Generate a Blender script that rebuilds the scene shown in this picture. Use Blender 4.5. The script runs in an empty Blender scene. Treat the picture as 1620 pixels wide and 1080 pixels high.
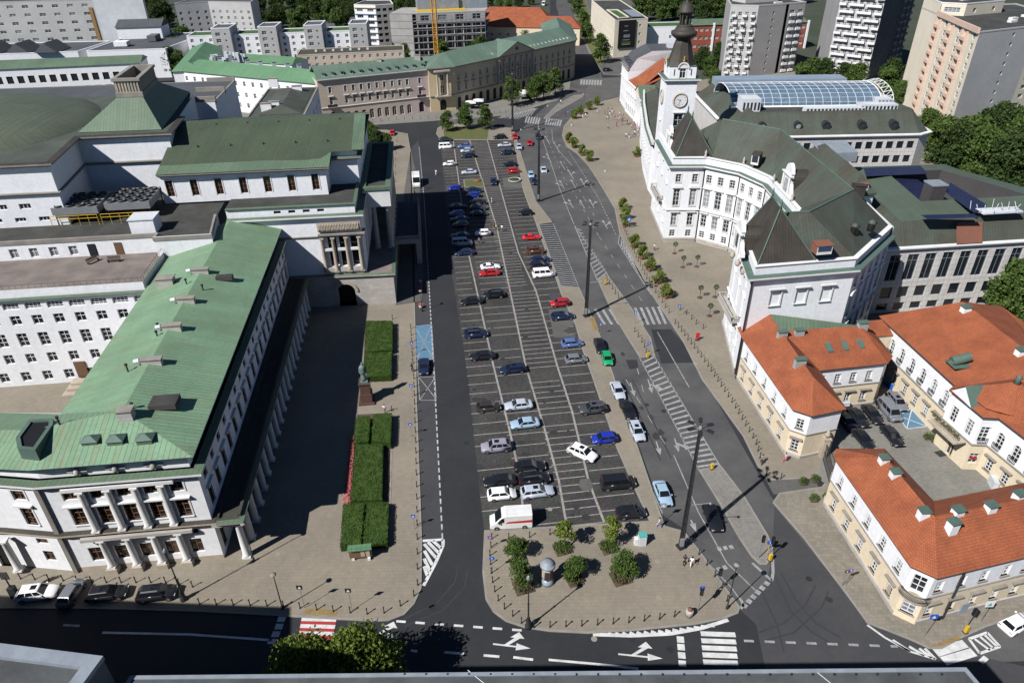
import bpy, math, random
from mathutils import Vector, Matrix, noise
R=math.radians
random.seed(7)
scene=bpy.context.scene; col=scene.collection
# ---------------------------------------------------------------- camera
CX,CY,FP,HC=810.,540.,1123.,71.
_n=Vector((22.,-1800.,-FP)).normalized(); _Z=-_n
_Y=(Vector((0,0,-1))-_Z*Vector((0,0,-1)).dot(_Z)).normalized(); _X=_Y.cross(_Z)
RM=Matrix((_X,_Y,_Z))
cam=bpy.data.cameras.new('camera'); cam.sensor_width=36; cam.lens=FP/1620*36; cam.clip_start=1; cam.clip_end=5000
camo=bpy.data.objects.new('camera',cam); col.objects.link(camo)
camo.matrix_world=Matrix.Translation((0,0,HC))@RM.to_4x4(); scene.camera=camo
def G(x,y,z=0.):
    d=RM@Vector((x-CX,-(y-CY),-FP)); t=(z-HC)/d.z
    return Vector((d.x*t,d.y*t,z))
def g2(x,y,z=0.): p=G(x,y,z); return (p.x,p.y)
# ---------------------------------------------------------------- light
SAZ,SEL=229.,44.
w=bpy.data.worlds.new('World'); scene.world=w; w.use_nodes=True
nt=w.node_tree; sky=nt.nodes.new('ShaderNodeTexSky'); sky.sky_type='NISHITA'; sky.sun_disc=False
sky.sun_elevation=R(SEL); sky.sun_rotation=R(SAZ); sky.air_density=.7; sky.dust_density=0.0; sky.ozone_density=6
nt.links.new(sky.outputs[0],nt.nodes['Background'].inputs[0]); nt.nodes['Background'].inputs[1].default_value=0.05
sl=bpy.data.lights.new('sun','SUN'); sl.energy=5.0; sl.angle=R(.5); sl.color=(1,.98,.965)
so=bpy.data.objects.new('sun',sl); col.objects.link(so)
_d=Vector((math.sin(R(SAZ))*math.cos(R(SEL)),math.cos(R(SAZ))*math.cos(R(SEL)),math.sin(R(SEL))))
so.rotation_euler=_d.to_track_quat('Z','Y').to_euler()
scene.cycles.diffuse_bounces=1; scene.view_settings.view_transform='Standard'; scene.view_settings.look='None'; scene.view_settings.exposure=0.5; scene.view_settings.gamma=1
# ---------------------------------------------------------------- helpers
class MB:
    def __init__(s): s.v=[]; s.f=[]; s.m=[]; s.s=[]
    def face(s,pts,m=0,sm=False):
        k=len(s.v); s.v+= [tuple(p) for p in pts]; s.f.append(tuple(range(k,k+len(pts)))); s.m.append(m); s.s.append(sm); return s
    def raw(s,vs,fs,m=0,sm=False):
        k=len(s.v); s.v+=[tuple(p) for p in vs]
        for f in fs: s.f.append(tuple(i+k for i in f)); s.m.append(m); s.s.append(sm)
        return s
    def box(s,c,d,rz=0,m=0,taper=1):
        x,y,z=c; a,b,h=d[0]/2,d[1]/2,d[2]; ca,sa=math.cos(rz),math.sin(rz); V=[]
        for zz,t in ((z,1),(z+h,taper)):
            for i,j in ((-a,-b),(a,-b),(a,b),(-a,b)): i*=t;j*=t; V.append((x+i*ca-j*sa,y+i*sa+j*ca,zz))
        return s.raw(V,[(3,2,1,0),(4,5,6,7),(0,1,5,4),(1,2,6,5),(2,3,7,6),(3,0,4,7)],m)
    def prism(s,poly,z0,z1,m=0,top=None,bot=False):
        n=len(poly)
        for i in range(n):
            a,b=poly[i],poly[(i+1)%n]; s.face([(a[0],a[1],z0),(b[0],b[1],z0),(b[0],b[1],z1),(a[0],a[1],z1)],m)
        s.face([(p[0],p[1],z1) for p in poly],m if top is None else top)
        if bot: s.face([(p[0],p[1],z0) for p in poly][::-1],m)
        return s
    def tube(s,p,q,r,r2=None,n=6,m=0,cap=True,sm=True):
        p=Vector(p);q=Vector(q);r2=r if r2 is None else r2; d=(q-p)
        if d.length<1e-6: return s
        d.normalize(); a=Vector((0,0,1)) if abs(d.z)<.9 else Vector((1,0,0)); u=d.cross(a).normalized(); v=d.cross(u)
        V=[];
        for c,rr in ((p,r),(q,r2)):
            for i in range(n): t=i*2*math.pi/n; V.append(c+u*math.cos(t)*rr+v*math.sin(t)*rr)
        s.raw(V,[((i+1)%n,i,n+i,n+(i+1)%n) for i in range(n)],m,sm)
        if cap: s.raw(V,[tuple(range(n)),tuple(range(2*n-1,n-1,-1))],m)
        return s
    def lathe(s,c,prof,n=12,m=0,sm=True,rot=0):
        V=[];k=len(prof)
        for r,z in prof:
            for i in range(n): t=rot+i*2*math.pi/n; V.append((c[0]+r*math.cos(t),c[1]+r*math.sin(t),c[2]+z))
        F=[(j*n+i,j*n+(i+1)%n,(j+1)*n+(i+1)%n,(j+1)*n+i) for j in range(k-1) for i in range(n)]
        F.append(tuple(range((k-1)*n,k*n))); F.append(tuple(range(n))[::-1])
        return s.raw(V,F,m,sm)
    def sweep(s,path,prof,closed=True,m=0):
        # prof: (out,z) list; path 2D CCW (outside = right of travel)
        n=len(path);N=[]
        for i in range(n):
            p=Vector(path[i][:2]); ns=[]
            if closed or i>0: e=p-Vector(path[i-1][:2]); ns.append(Vector((e.y,-e.x)).normalized())
            if closed or i<n-1: e=Vector(path[(i+1)%n][:2])-p; ns.append(Vector((e.y,-e.x)).normalized())
            if len(ns)==2:
                b=(ns[0]+ns[1]); b=b/max(b.dot(ns[0]),.35) if b.length>1e-3 else ns[0]
            else: b=ns[0]
            N.append((p,b))
        k=len(prof); V=[(p.x+b.x*o,p.y+b.y*o,z) for p,b in N for o,z in prof]
        F=[]
        for i in range(n if closed else n-1):
            j=(i+1)%n
            for t in range(k-1): F.append((i*k+t,j*k+t,j*k+t+1,i*k+t+1))
        s.raw(V,F,m)
        if not closed: s.raw(V,[tuple(range(k)),tuple(range((n-1)*k,n*k))[::-1]],m)
        return s
    def build(s,name,mats,parent=None,off=None):
        if not isinstance(mats,(list,tuple)): mats=[mats]
        me=bpy.data.meshes.new(name); o=Vector((0,0,0)) if off is None else off
        if parent is not None and off is None:
            q=parent
            while q: o=o+q.location; q=q.parent
        me.from_pydata([(v[0]-o.x,v[1]-o.y,v[2]-o.z) for v in s.v],[],s.f)
        for m in mats: me.materials.append(MAT[m] if isinstance(m,str) else m)
        me.polygons.foreach_set('material_index',s.m); me.polygons.foreach_set('use_smooth',s.s)
        uv=me.uv_layers.new(name='UVMap').data
        for p in me.polygons:
            nz=p.normal
            if abs(nz.z)>.97: U=Vector((1,0,0));W=Vector((0,1,0))
            else: U=Vector((-nz.y,nz.x,0)).normalized(); W=nz.cross(U)
            for li in p.loop_indices:
                c=me.vertices[me.loops[li].vertex_index].co+o; uv[li].uv=(c.dot(U),c.dot(W))
        me.update(); ob=bpy.data.objects.new(name,me); col.objects.link(ob)
        if parent: ob.parent=parent
        return ob
def tag(o,label=None,cat=None,group=None,kind=None):
    if label: o['label']=label
    if cat: o['category']=cat
    if group: o['group']=group
    if kind: o['kind']=kind
    return o
def thing(name,loc,label,cat,group=None,rz=0):
    o=bpy.data.objects.new(name,None); col.objects.link(o); o.location=loc; o.rotation_euler=(0,0,rz); o.empty_display_size=.5
    return tag(o,label,cat,group)
def dup(root,loc,rz=None,sc=None,color=None):
    r=root.copy(); col.objects.link(r); r.location=loc
    if rz is not None: r.rotation_euler=(0,0,rz)
    if sc is not None: r.scale=(sc,sc,sc) if not isinstance(sc,tuple) else sc
    for k in ('label','group'):
        if k in r: del r[k]
    def rec(a,b):
        for ch in a.children:
            c=ch.copy(); col.objects.link(c); c.parent=b
            if color: c.color=color
            rec(ch,c)
    rec(root,r)
    if color: r.color=color
    return r
ORD=['first','second','third','fourth','fifth','sixth','seventh','eighth','ninth','tenth','eleventh','twelfth','thirteenth','fourteenth','fifteenth','sixteenth','seventeenth','eighteenth','nineteenth','twentieth']
def ordn(i):
    if i<20: return ORD[i]
    t={2:'twenty',3:'thirty',4:'forty',5:'fifty',6:'sixty'}[(i+1)//10]; r=(i+1)%10
    return (t[:-1]+'ieth') if r==0 else t+' '+ORD[r-1]
def inset(poly,d):
    n=len(poly);o=[]
    for i in range(n):
        p=Vector(poly[i][:2]);e1=(p-Vector(poly[i-1][:2])).normalized();e2=(Vector(poly[(i+1)%n][:2])-p).normalized()
        n1=Vector((-e1.y,e1.x));n2=Vector((-e2.y,e2.x));b=n1+n2;b=b/max(b.dot(n1),.3);o.append((p.x+b.x*d,p.y+b.y*d))
    return o
def ccw(poly):
    a=sum(poly[i-1][0]*poly[i][1]-poly[i][0]*poly[i-1][1] for i in range(len(poly)))
    return list(poly) if a>0 else list(poly)[::-1]
def lerp(a,b,t): return tuple(a[i]+(b[i]-a[i])*t for i in range(len(a)))
# ---------------------------------------------------------------- materials
MAT={}
def mat(name,c,rough=.8,c2=None,scale=.15,var=.5,bump=0,bscale=8,metal=0,spec=.3,pat=None,objcol=False,stain=None,alpha=None,emit=None):
    m=bpy.data.materials.new(name); m.use_nodes=True; N=m.node_tree.nodes; L=m.node_tree.links; b=N['Principled BSDF']
    b.inputs['Roughness'].default_value=rough; b.inputs['Metallic'].default_value=metal; b.inputs['Specular IOR Level'].default_value=spec
    def nd(t,**k):
        x=N.new(t)
        for a,v in k.items(): setattr(x,a,v)
        return x
    def mix(f,A,B,mode='MIX'):
        x=nd('ShaderNodeMix',data_type='RGBA',blend_type=mode)
        for s_,v in ((0,f),(6,A),(7,B)):
            if hasattr(v,'links'): L.new(v,x.inputs[s_])
            else: x.inputs[s_].default_value=v if s_==0 else (*v,1)
        return x.outputs[2]
    geo=nd('ShaderNodeNewGeometry'); uv=nd('ShaderNodeUVMap')
    def nz(sc,src=None,det=5,rg=.6):
        x=nd('ShaderNodeTexNoise'); x.inputs['Scale'].default_value=sc; x.inputs['Detail'].default_value=det; x.inputs['Roughness'].default_value=rg
        L.new(src or geo.outputs['Position'],x.inputs['Vector']); return x.outputs[0]
    def ramp(src,a,b_):
        x=nd('ShaderNodeMapRange'); x.inputs[1].default_value=a;x.inputs[2].default_value=b_; L.new(src,x.inputs[0]); return x.outputs[0]
    if objcol:
        at=nd('ShaderNodeAttribute',attribute_type='OBJECT',attribute_name='color'); cur=at.outputs['Color']
    else:
        c2=c2 or tuple(x*(1-var*.35) for x in c)
        cur=mix(ramp(nz(scale),.35,.65),c,c2)
        cur=mix(ramp(nz(scale*14),.3,.7),cur,mix(1.0,cur,(.86,.86,.86),'MULTIPLY'))
    hb=None
    def M(op,a,b_=None,cc=None):
        x=nd('ShaderNodeMath',operation=op)
        for i,v in enumerate((a,b_,cc)):
            if v is None: continue
            if hasattr(v,'links'): L.new(v,x.inputs[i])
            else: x.inputs[i].default_value=v
        return x.outputs[0]
    if pat:
        kind=pat[0]
        sep=nd('ShaderNodeSeparateXYZ'); L.new(uv.outputs[0],sep.inputs[0])
        if kind=='seam':
            sp,dark=pat[1],pat[2]
            fr=M('FRACT',M('DIVIDE',sep.outputs[0],sp)); line=M('LESS_THAN',fr,.13)
            # panel-to-panel tone
            fl=M('FLOOR',M('DIVIDE',sep.outputs[0],sp)); wn=nd('ShaderNodeTexWhiteNoise',noise_dimensions='1D'); L.new(fl,wn.inputs['W'])
            cur=mix(M('MULTIPLY',wn.outputs[0],.5),cur,mix(1.0,cur,(.8,.82,.8),'MULTIPLY'))
            rowf=M('FRACT',M('ADD',M('DIVIDE',sep.outputs[1],2.3),M('MULTIPLY',wn.outputs[0],.5))); l2=M('LESS_THAN',rowf,.03)
            cur=mix(M('MULTIPLY',M('MAXIMUM',line,M('MULTIPLY',l2,.5)),dark),cur,mix(1.0,cur,(.35,.38,.36),'MULTIPLY')); hb=line
        elif kind=='brick':
            bw,bh,mort,mc,off=pat[1:6]
            br=nd('ShaderNodeTexBrick'); br.offset=off; br.inputs['Scale'].default_value=1; br.inputs['Brick Width'].default_value=bw; br.inputs['Row Height'].default_value=bh
            br.inputs['Mortar Size'].default_value=mort; br.inputs['Color1'].default_value=(1,1,1,1); br.inputs['Color2'].default_value=(*([pat[6] if len(pat)>6 else .8]*3),1); br.inputs['Mortar'].default_value=(*mc,1)
            L.new(uv.outputs[0],br.inputs['Vector']); br.inputs['Bias'].default_value=-.1; cur=mix(1.0,cur,br.outputs[0],'MULTIPLY'); hb=M('SUBTRACT',1.,br.outputs['Fac'])
        elif kind=='cobble':
            vo=nd('ShaderNodeTexVoronoi',feature='F1'); vo.inputs['Scale'].default_value=pat[1]; L.new(uv.outputs[0],vo.inputs['Vector'])
            cur=mix(.55,cur,mix(1.,cur,vo.outputs['Color'],'MULTIPLY')); 
            vd=nd('ShaderNodeTexVoronoi',feature='DISTANCE_TO_EDGE'); vd.inputs['Scale'].default_value=pat[1]; L.new(uv.outputs[0],vd.inputs['Vector'])
            e=ramp(vd.outputs['Distance'],0,.12); cur=mix(e,mix(1.,cur,(.35,.35,.35),'MULTIPLY'),cur); hb=e
    if stain:
        sx=nd('ShaderNodeMapping'); sx.inputs['Scale'].default_value=(1.2,.08,1); L.new(uv.outputs[0],sx.inputs[0])
        cur=mix(M('MULTIPLY',ramp(nz(1.,sx.outputs[0],6,.7),.52,.75),stain[3]),cur,stain[:3])
    L.new(cur,b.inputs['Base Color'])
    if bump or hb is not None:
        bp=nd('ShaderNodeBump'); bp.inputs['Distance'].default_value=.03; bp.inputs['Strength'].default_value=max(bump,.4 if hb is not None else bump)
        h=nz(bscale) if hb is None else M('ADD',hb,M('MULTIPLY',nz(bscale),bump))
        L.new(h,bp.inputs['Height']); L.new(bp.outputs[0],b.inputs['Normal'])
    if alpha is not None: b.inputs['Alpha'].default_value=alpha
    MAT[name]=m; return m
def glass(name,c=(.012,.016,.022),curt=.25,cc=(.3,.32,.34),rough=.08,spec=.6):
    m=bpy.data.materials.new(name); m.use_nodes=True; N=m.node_tree.nodes; L=m.node_tree.links; b=N['Principled BSDF']
    b.inputs['Roughness'].default_value=rough; b.inputs['Specular IOR Level'].default_value=spec
    oi=N.new('ShaderNodeObjectInfo'); gt=N.new('ShaderNodeMath'); gt.operation='LESS_THAN'; gt.inputs[1].default_value=curt; L.new(oi.outputs['Random'],gt.inputs[0])
    no=N.new('ShaderNodeTexNoise'); no.inputs['Scale'].default_value=1.5; ge=N.new('ShaderNodeNewGeometry'); L.new(ge.outputs['Position'],no.inputs['Vector'])
    mu=N.new('ShaderNodeMath'); mu.operation='MULTIPLY'; L.new(gt.outputs[0],mu.inputs[0]); L.new(no.outputs[0],mu.inputs[1])
    mx=N.new('ShaderNodeMix'); mx.data_type='RGBA'; mx.inputs[6].default_value=(*c,1); mx.inputs[7].default_value=(*cc,1); L.new(mu.outputs[0],mx.inputs[0]); L.new(mx.outputs[2],b.inputs['Base Color']); MAT[name]=m
mat('ground_far',(.055,.06,.045),.95,(.035,.05,.025),.03)
mat('asphalt_new',(.022,.023,.026),.85,(.03,.031,.034),.08,bump=.1,bscale=20)
mat('asphalt_old',(.058,.058,.060),.9,(.092,.09,.087),.13,bump=.15,bscale=20)
mat('asphalt_mid',(.042,.043,.046),.9,(.055,.055,.057),.1,bump=.15,bscale=20)
mat('paving',(.25,.218,.168),.9,(.20,.175,.137),.09,pat=('brick',.5,.5,.02,(.86,.86,.86),.5,.93))
mat('paving_pale',(.23,.215,.19),.9,(.19,.18,.16),.15,pat=('brick',.4,.4,.02,(.72,.72,.72),.5))
mat('paving_grey',(.13,.125,.115),.9,(.10,.098,.092),.2,pat=('brick',.4,.2,.02,(.7,.7,.7),.5))
mat('yellow_paving',(.30,.21,.08),.9,(.24,.17,.08),.5,pat=('brick',.3,.3,.02,(.6,.6,.6),0))
mat('kerb',(.26,.24,.21),.9,(.2,.19,.17),.5)
mat('cobble',(.098,.094,.088),.85,(.062,.06,.058),.12,pat=('cobble',5.5))
mat('paint',(.62,.62,.60),.8,(.45,.45,.44),.9)
mat('paint_worn',(.34,.34,.33),.85,(.20,.20,.2),1.2)
mat('stall_line',(.32,.305,.275),.9,(.19,.18,.165),1.3)
mat('paint_red',(.38,.03,.03),.8,(.3,.04,.04),1)
mat('paint_blue',(.07,.17,.27),.8,(.11,.2,.27),.9)
mat('paint_mid',(.5,.5,.49),.8,(.3,.3,.3),1.1)
mat('white_wall',(.76,.765,.77),.9,(.72,.725,.735),.12,bump=.1,bscale=4,stain=(.5,.49,.46,.4))
mat('white_trim',(.7,.69,.67),.9,(.6,.6,.58),.3)
mat('white_rust',(.77,.775,.78),.9,(.73,.735,.745),.12,pat=('brick',1.5,.5,.018,(.82,.82,.84),.5,.97))
mat('stone',(.42,.36,.28),.9,(.33,.28,.215),.5,bump=.3,bscale=5)
mat('stone_pale',(.46,.43,.39),.9,(.38,.355,.32),.3,pat=('brick',1.6,.6,.015,(.75,.75,.75),.5))
mat('cream',(.66,.56,.40),.9,(.6,.51,.37),.15,stain=(.42,.36,.27,.4))
mat('cream_pale',(.66,.60,.48),.9,(.6,.54,.43),.15)
mat('beige_wall',(.52,.44,.36),.9,(.46,.385,.315),.12)
mat('pink_wall',(.53,.42,.40),.9,(.48,.38,.36),.12)
mat('ochre_wall',(.62,.50,.30),.9,(.55,.44,.27),.12)
mat('palace_wall',(.47,.41,.30),.9,(.41,.355,.265),.12)
mat('trim_grey',(.27,.245,.21),.9,(.2,.185,.165),.5)
mat('trim_dark',(.06,.055,.055),.8)
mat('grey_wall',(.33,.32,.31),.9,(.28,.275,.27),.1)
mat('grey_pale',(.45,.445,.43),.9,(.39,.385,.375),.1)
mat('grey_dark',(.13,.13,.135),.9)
mat('concrete',(.36,.35,.33),.9,(.27,.265,.25),.2)
mat('panel_stone',(.58,.56,.53),.85,(.52,.50,.475),.3,pat=('brick',1.1,1.1,.035,(.62,.62,.62),0,.93))
mat('peach',(.58,.43,.34),.9,(.52,.39,.31),.3)
mat('copper_bright',(.19,.315,.195),.55,(.155,.245,.15),.16,pat=('seam',.62,.7),stain=(.20,.15,.07,.8),spec=.4)
mat('copper_mid',(.12,.18,.115),.6,(.095,.14,.095),.12,pat=('seam',.6,.5),stain=(.15,.13,.07,.5))
mat('copper_olive',(.072,.095,.058),.6,(.056,.074,.047),.1,pat=('seam',.6,.45),stain=(.07,.06,.04,.5))
mat('copper_dark',(.078,.096,.076),.6,(.068,.064,.048),.12,pat=('seam',.6,.5),stain=(.05,.038,.028,.5))
mat('copper_brown',(.066,.055,.044),.6,(.042,.038,.032),.25,pat=('seam',.5,.7),stain=(.06,.07,.05,.4))
mat('copper_verdigris',(.09,.145,.115),.6,(.07,.11,.09),.3)
mat('copper_roof_north',(.135,.20,.15),.6,(.105,.155,.12),.1,pat=('seam',.6,.4),stain=(.1,.1,.06,.45))
mat('grass_roof',(.05,.11,.03),.95,(.04,.085,.03),.3)
mat('bitumen',(.062,.062,.056),.95,(.036,.036,.033),.22,bump=.2,bscale=3)
mat('bitumen_moss',(.062,.062,.045),.95,(.045,.044,.036),.2)
mat('roof_grey',(.085,.09,.10),.9,(.07,.073,.08),.1,pat=('seam',1.0,.3))
mat('roof_terrace',(.21,.175,.15),.95,(.14,.12,.108),.35)
mat('foreground_roof',(.085,.09,.092),.9,(.055,.058,.06),.4,bump=.3)
mat('flashing',(.25,.28,.31),.5,(.19,.215,.24),.6)
mat('timber',(.26,.15,.06),.8)
mat('red_tile',(.37,.115,.05),.85,(.27,.082,.038),.35,pat=('brick',.22,.33,.03,(.62,.55,.5),.5),bump=.2)
mat('brown_copper_patch',(.20,.085,.055),.7)
mat('brick_red',(.30,.08,.05),.9,(.24,.07,.045),.3)
mat('solar',(.012,.014,.04),.35,(.016,.018,.045),.5,pat=('brick',1.,1.7,.02,(2.,2.,1.8),0),spec=.4)
mat('metal_dark',(.025,.027,.03),.5,spec=.5)
mat('metal_grey',(.3,.31,.32),.5,metal=.4)
mat('metal_white',(.6,.62,.64),.5)
mat('steel_blue',(.35,.42,.5),.4,metal=.3)
mat('wood',(.16,.09,.05),.7)
mat('black',(.012,.012,.013),.6)
mat('white_paint',(.72,.72,.7),.5)
mat('yellow',(.6,.38,.02),.6)
mat('crane_yellow',(.55,.27,.03),.6)
mat('red',(.5,.02,.02),.5)
mat('blue',(.02,.10,.5),.5)
mat('purple',(.2,.08,.35),.6)
mat('teal',(.08,.38,.34),.5)
mat('bronze',(.16,.22,.2),.6,(.1,.14,.13),1.)
mat('granite_red',(.10,.055,.045),.6,(.08,.045,.038),2)
mat('skin',(.45,.28,.2),.6)
mat('cloth',(.5,.5,.5),.9,objcol=True)
mat('car_paint',(.5,.5,.5),.25,objcol=True,spec=.6)
mat('tyre',(.014,.014,.014),.9)
mat('rim',(.28,.28,.29),.4,metal=.6)
mat('lamp_red',(.3,.01,.01),.3)
mat('lamp_clear',(.5,.52,.55),.15,spec=.8)
mat('hair',(.03,.02,.015),.8)
mat('teal_blue',(.02,.2,.5),.5)
mat('court_stone',(.235,.225,.195),.9,(.19,.185,.16),.2,pat=('brick',.5,.25,.02,(.75,.75,.75),.5))
mat('paving_mix',(.25,.22,.175),.9,(.20,.18,.145),.15,pat=('brick',.5,.5,.02,(.75,.75,.75),.5))
mat('roof_green_grey',(.085,.10,.082),.8,(.062,.07,.058),.15,pat=('seam',1.0,.3))
mat('tyre_mark',(.040,.040,.042),.9)
mat('oil',(.035,.034,.033),.7)
mat('trunk',(.09,.065,.045),.9,(.06,.045,.035),2)
mat('soil',(.10,.07,.05),.95,(.075,.05,.035),1)
mat('grass',(.075,.10,.028),.95,(.11,.10,.04),.4,bump=.5)
def leafmat(name,c,c2,tr=.25):
    m=bpy.data.materials.new(name); m.use_nodes=True; N=m.node_tree.nodes; L=m.node_tree.links; b=N['Principled BSDF']; b.inputs['Roughness'].default_value=.65; b.inputs['Specular IOR Level'].default_value=.2
    ge=N.new('ShaderNodeNewGeometry'); no=N.new('ShaderNodeTexNoise'); no.inputs['Scale'].default_value=.8; L.new(ge.outputs['Position'],no.inputs['Vector'])
    ad=N.new('ShaderNodeMath'); ad.operation='ADD'; L.new(no.outputs[0],ad.inputs[0])
    sc=N.new('ShaderNodeMath'); sc.operation='MULTIPLY_ADD'; sc.inputs[1].default_value=.7; sc.inputs[2].default_value=-.35; L.new(ge.outputs['Random Per Island'],sc.inputs[0]); L.new(sc.outputs[0],ad.inputs[1])
    mx=N.new('ShaderNodeMix'); mx.data_type='RGBA'; mx.inputs[6].default_value=(*c,1); mx.inputs[7].default_value=(*c2,1); L.new(ad.outputs[0],mx.inputs[0]); L.new(mx.outputs[2],b.inputs['Base Color'])
    t=N.new('ShaderNodeBsdfTranslucent'); L.new(mx.outputs[2],t.inputs[0]); ms=N.new('ShaderNodeMixShader'); ms.inputs[0].default_value=tr
    L.new(b.outputs[0],ms.inputs[1]); L.new(t.outputs[0],ms.inputs[2]); L.new(ms.outputs[0],N['Material Output'].inputs[0]); MAT[name]=m
leafmat('leaf',(.045,.085,.018),(.10,.15,.035)); leafmat('leaf_dark',(.025,.05,.012),(.055,.085,.022)); leafmat('leaf_bright',(.10,.15,.02),(.17,.20,.04)); leafmat('leaf_hedge',(.020,.050,.009),(.05,.085,.016),.1)
leafmat('leaf_fg',(.06,.10,.015),(.16,.20,.035),.3)
leafmat('flower',(.35,.03,.05),(.5,.12,.12),.1); leafmat('leaf_dry',(.10,.07,.04),(.07,.09,.03),.1)
mat('copper_mid2',(.085,.115,.085),.6,(.08,.095,.07),.12,pat=('seam',.6,.4))
mat('copper_bright_n',(.12,.24,.13),.6,(.10,.20,.11),.1,pat=('seam',.6,.4),stain=(.1,.1,.06,.3))
mat('copper_dome',(.105,.125,.085),.6,(.085,.10,.07),.08,pat=('seam',1.2,.35))
glass('glass_vault',(.04,.07,.10),1.0,(.15,.22,.29),.15)
glass('glass',curt=.4); glass('glass_dark',curt=.05); glass('glass_brown',(.02,.010,.008),.1,(.12,.07,.05)); glass('glass_blue',(.02,.06,.11),.5,(.12,.25,.33)); glass('glass_curtain',(.03,.035,.04),.75,(.42,.44,.44)); glass('car_glass',(.008,.010,.013),0,rough=.05)
# ================================================================ GROUND
def sheet(name,px,z,m,hard=None):
    b=MB(); p=ccw([g2(*q) if len(q)==2 else q[:2] for q in px]); b.face([(a[0],a[1],z) for a in p]); o=b.build(name,m); return tag(o,kind='structure')
b=MB(); b.face([(-1500,-200,-.02),(1500,-200,-.02),(1500,2600,-.02),(-1500,2600,-.02)]); tag(b.build('ground','ground_far'),kind='structure')
# roads: base asphalt under the whole square
b=MB(); pts=[g2(-420,1500),g2(2100,1500),g2(1900,960),g2(1700,300),g2(1000,150),g2(950,-20),g2(870,-20),g2(870,150),g2(500,215),g2(60,300),g2(-400,700)]
b.face([(p[0],p[1],0) for p in ccw(pts)]); tag(b.build('road','asphalt_new'),kind='structure')
def pave(name,px,m='paving',h=.1,kerb=True,hole=None):
    p=ccw([g2(*q) for q in px]); b=MB(); b.prism(p,-.01,h,1,top=0)
    if kerb: b.sweep(p,[(0.002,h-.3),(.002,h+.004),(-.25,h+.004)],True,1)
    return tag(b.build(name,[m,'kerb']),kind='structure')
E4=.004
sheet('east_road',[(812,216),(848,318),(876,353),(917,456),(950,532),(1050,815),(1085,838),(1172,965),(1195,985),(1230,1060),(1620,1045),(1700,900),(1400,1000),(1345,945),(1220,785),(1080,540),(1030,465),(972,330),(930,262),(893,215),(905,185),(960,158),(950,110),(900,0),(880,-10),(880,10),(905,100),(900,135),(850,180),(830,200)],E4,'asphalt_old')
sheet('junction_asphalt',[(1172,965),(1196,985),(1240,1200),(1500,1200),(1650,1060),(1560,1040),(1478,1028),(1370,985),(1345,945),(1225,800),(1222,880),(1212,920)],2*E4,'asphalt_mid')
sheet('road_patch',[(1030,521),(1062,521),(1110,573),(1046,575)],3*E4,'asphalt_new')
sheet('road_patch',[(990,569),(1008,569),(1010,582),(996,584)],3*E4,'asphalt_new')
sheet('north_link',[(935,125),(985,122),(990,150),(955,158),(930,168),(925,150)],3*E4,'paving_grey')
# parking lot
LOT=[(697,222),(713,420),(741,600),(757,760),(766,838),(1026,823),(1000,765),(975,708),(935,592),(921,553),(909,511),(888,467),(880,444),(869,412),(857,381),(845,346),(836,325),(827,300),(820,262),(812,222)]
sheet('parking_lot',LOT,E4*2,'cobble')
sheet('layby',[(650,235),(662,222),(671,315),(689,635),(700,855),(668,858),(660,640),(655,480),(652,315)],E4,'asphalt_mid')
# pavements
pave('theatre_pavement',[(-400,965),(-40,962),(150,963),(300,967),(400,972),(500,978),(590,983),(615,982),(640,972),(656,955),(667,930),(668,858),(660,640),(657,500),(652,315),(650,240),(645,212),(612,206),(540,205),(300,215),(-50,260),(-500,500)])
pave('square_pavement',[(766,839),(1027,824),(1000,765),(975,708),(935,592),(921,553),(909,511),(888,467),(880,444),(869,412),(857,381),(845,346),(836,325),(827,300),(820,262),(812,222),(697,222),(690,212),(692,203),(705,196),(812,203),(816,216),(847,317),(874,352),(853,355),(888,453),(917,456),(950,532),(1044,810),(1052,832),(1082,840),(1108,872),(1145,925),(1171,960),(1168,970),(1145,979),(1100,988),(1000,998),(930,1002),(870,999),(830,993),(800,983),(780,968),(768,948),(763,905),(765,860)])
pave('east_pavement',[(1000,148),(955,160),(930,170),(905,184),(892,200),(889,215),(896,232),(912,243),(930,262),(945,285),(972,330),(980,370),(1030,465),(1060,510),(1080,540),(1110,600),(1175,690),(1197,735),(1207,752),(1218,760),(1290,756),(1320,700),(1360,640),(1400,600),(1620,560),(1640,200),(1400,120),(1200,110)])
pave('south_east_pavement',[(1222,795),(1232,780),(1300,770),(1325,735),(1360,640),(1400,600),(1700,560),(1900,940),(1620,972),(1560,992),(1520,1010),(1490,1026),(1470,1026),(1440,1012),(1410,1000),(1372,986),(1340,942),(1270,850)],'paving_mix')
sheet('driveway',[(1209,754),(1290,757),(1295,772),(1224,782)],E4*5,'paving_grey')
sheet('courtyard',[(1405,598),(1330,650),(1290,755),(1460,870),(1620,780),(1620,600),(1480,560)],.112,'court_stone')
pave('median_island',[(945,443),(952,436),(962,436),(999,487),(1030,535),(1037,565),(1012,566),(980,515),(966,490)])
pave('median_island',[(1105,743),(1140,736),(1178,785),(1216,848),(1223,866),(1222,882),(1213,893),(1202,893),(1188,880),(1168,850),(1140,800)],'paving_pale')
pave('median_island',[(860,187),(882,165),(908,151),(925,149),(922,154),(905,164),(880,178),(866,190)],'paving_pale')
pave('north_pavement',[(300,215),(590,198),(680,192),(760,186),(800,183),(840,172),(880,160),(900,145),(905,115),(900,60),(880,30),(300,60)],'paving_pale')
pave('north_east_pavement',[(985,120),(955,118),(930,80),(910,30),(900,-10),(1010,-10),(1010,60),(1000,110)],'paving_grey')
pave('north_east_verge',[(946,105),(934,84),(915,42),(903,-5),(925,-5),(938,40),(950,75),(960,100)],'grass',.16)
sheet('theatre_kerb_strip',[(626,484),(668,477),(670,430),(665,300),(650,236),(640,300)],.104,'paving_grey')
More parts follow.
